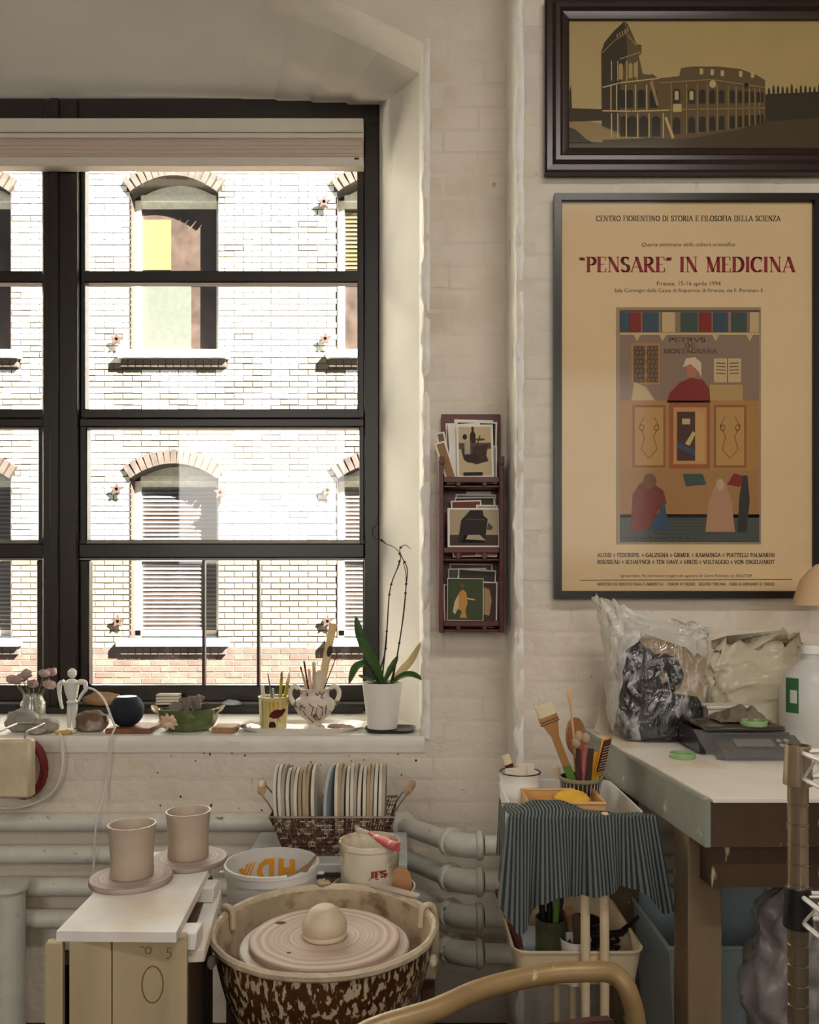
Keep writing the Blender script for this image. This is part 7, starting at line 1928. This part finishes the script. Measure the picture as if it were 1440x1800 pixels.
# ------------------------------------------------------------------ wire shelving post at the right edge
m_chrome = mat('tarnished_chrome', S(176, 160, 138), .25, metal=.85, var=.25, scale=14, stretch=(1, 1, .3))
m_wwire = mat('white_coated_wire', (.82, .80, .76), .35, var=.03)
px0, py0 = PX(1403, 1.05), 1.05
su_ = thing('wire_shelving', 'chrome wire shelving unit with ringed post at the right edge', 'shelving', (px0 + .2, .8, 0))
ZTOP = PZ(1319, 1.05)
SX, SY = .46, -.40
for (dx, dy) in ((0, 0), (SX, 0), (0, SY), (SX, SY)):
    pos = V((px0 + dx, py0 + dy, 0)); prof = [(0, 0), (.0127, 0)]; z = .02
    while z < ZTOP - .02:
        prof += [(.0127, z - .0016), (.0115, z - .0008), (.0115, z + .0008), (.0127, z + .0016)]; z += .0254
    prof += [(.0127, ZTOP - .004), (.010, ZTOP), (0, ZTOP)]
    mb = MB(); mb.lathe(prof, 18, c=pos); mb.build('post', m_chrome, su_, sharp=25)
for zs in (PZ(1340, 1.05), PZ(1590, 1.05), .18):
    for (dx, dy) in ((0, 0), (SX, 0), (0, SY), (SX, SY)):
        mb = MB(); mb.lathe([(.0128, -.028), (.018, -.028), (.0155, .022), (.0128, .022)], 18, c=V((px0 + dx, py0 + dy, zs))); mb.build('collar', m_black if dx == 0 and dy == 0 and zs < .95 else m_chrome, su_)
    for (a, b) in (((0, 0), (SX, 0)), ((0, SY), (SX, SY)), ((0, 0), (0, SY)), ((SX, 0), (SX, SY))):
        A_, B_ = V((px0 + a[0], py0 + a[1], zs)), V((px0 + b[0], py0 + b[1], zs)); d_ = (B_ - A_).normalized() * .016; A_, B_ = A_ + d_, B_ - d_
        for dz in (.014, -.018):
            mb = MB(); mb.tube([A_ + V((0, 0, dz)), B_ + V((0, 0, dz))], .0032, 8); mb.build('edge_wire', m_wwire, su_)
        mb = MB(); n = 12
        mb.tube([A_.lerp(B_, i / n) + V((0, 0, .012 if i % 2 else -.016)) for i in range(n + 1)], .002, 6); mb.build('truss_wire', m_wwire, su_)
    for i in range(1, 18):
        mb = MB(); y = py0 + SY * i / 18; mb.tube([V((px0 + .004, y, zs + .018)), V((px0 + SX - .004, y, zs + .018))], .0018, 5); mb.build('shelf_wire', m_wwire, su_)

# ------------------------------------------------------------------ stool back in the foreground
m_chair = mat('bronze_bent_tube', S(150, 124, 84), .4, metal=.15, var=.1, scale=30, spots=(S(206, 184, 140), 40, .70, .03))
m_seat = mat('maroon_seat_panel', S(70, 40, 36), .5, var=.2)
chp = [G(762, 1776, .80), G(850, 1738, .803), G(950, 1714, .805), G(1030, 1708, .805)]
chd = (chp[3] - chp[0]).normalized(); cL = chp[0] - chd * .13
fw = V((-chd.y, chd.x, 0)); 
ch = thing('bentwood_chair', 'chair with a curved bronze-coloured back rail in the foreground', 'chair', (cL.lerp(chp[3], .5).x + fw.x * .2, cL.lerp(chp[3], .5).y + fw.y * .2, 0))
cR = G(1106, 1730, .79)
path = smooth_path([V((cL.x, cL.y, .45)) + chd * .02, cL + V((0, 0, -.15)), cL + V((0, 0, -.05)) , cL + chd * .04 + V((0, 0, -.008)), chp[0], chp[1], chp[2], chp[3], G(1078, 1712, .80), cR + V((0, 0, -.012)), cR + chd * .012 + V((0, 0, -.07)), cR + chd * .005 + V((0, 0, -.18)), V((cR.x, cR.y, .45))], 6)
mb = MB(); mb.tube(path, .0125, 14); mb.build('back_frame', m_chair, ch)
def bp(u, v):
    p = cL.lerp(cR, .07 + .86 * u); return V((p.x, p.y, .765 - .20 * v)) - fw * (.012 * math.sin(PI * u)) + V((0, 0, -.012 * (abs(2 * u - 1) ** 3)))
mb = MB(); mb.sheet(bp, 20, 10, .012); mb.build('backrest', m_seat, ch)
sc0 = cL.lerp(cR, .5) + fw * .20; wS = (cR - cL).length
def seat_ring(k, z): return [sc0 + chd * (math.copysign(abs(math.cos(t)) ** .6, math.cos(t)) * wS * .52 * k) + fw * (math.copysign(abs(math.sin(t)) ** .6, math.sin(t)) * .19 * k) + V((0, 0, z - sc0.z)) for t in [2 * PI * i / 36 for i in range(36)]]
mb = MB(); rs = [seat_ring(.95, .43), seat_ring(1, .44), seat_ring(1, .452), seat_ring(.95, .46)]
mb.add([p for r_ in rs for p in r_], [[i * 36 + j, i * 36 + (j + 1) % 36, i * 36 + 36 + (j + 1) % 36, i * 36 + 36 + j] for i in range(3) for j in range(36)] + [list(range(36))[::-1], [108 + j for j in range(36)]]); mb.build('seat', m_seat, ch)
for sa in (-1, 1):
    for sb_ in (-1, 1):
        tpp = sc0 + chd * sa * wS * .42 + fw * sb_ * .15; tpp.z = .432; bt = sc0 + chd * sa * wS * .5 + fw * sb_ * .19; bt.z = 0
        mb = MB(); mb.tube([tpp, bt], .011, 12); mb.build('leg', m_chair, ch)
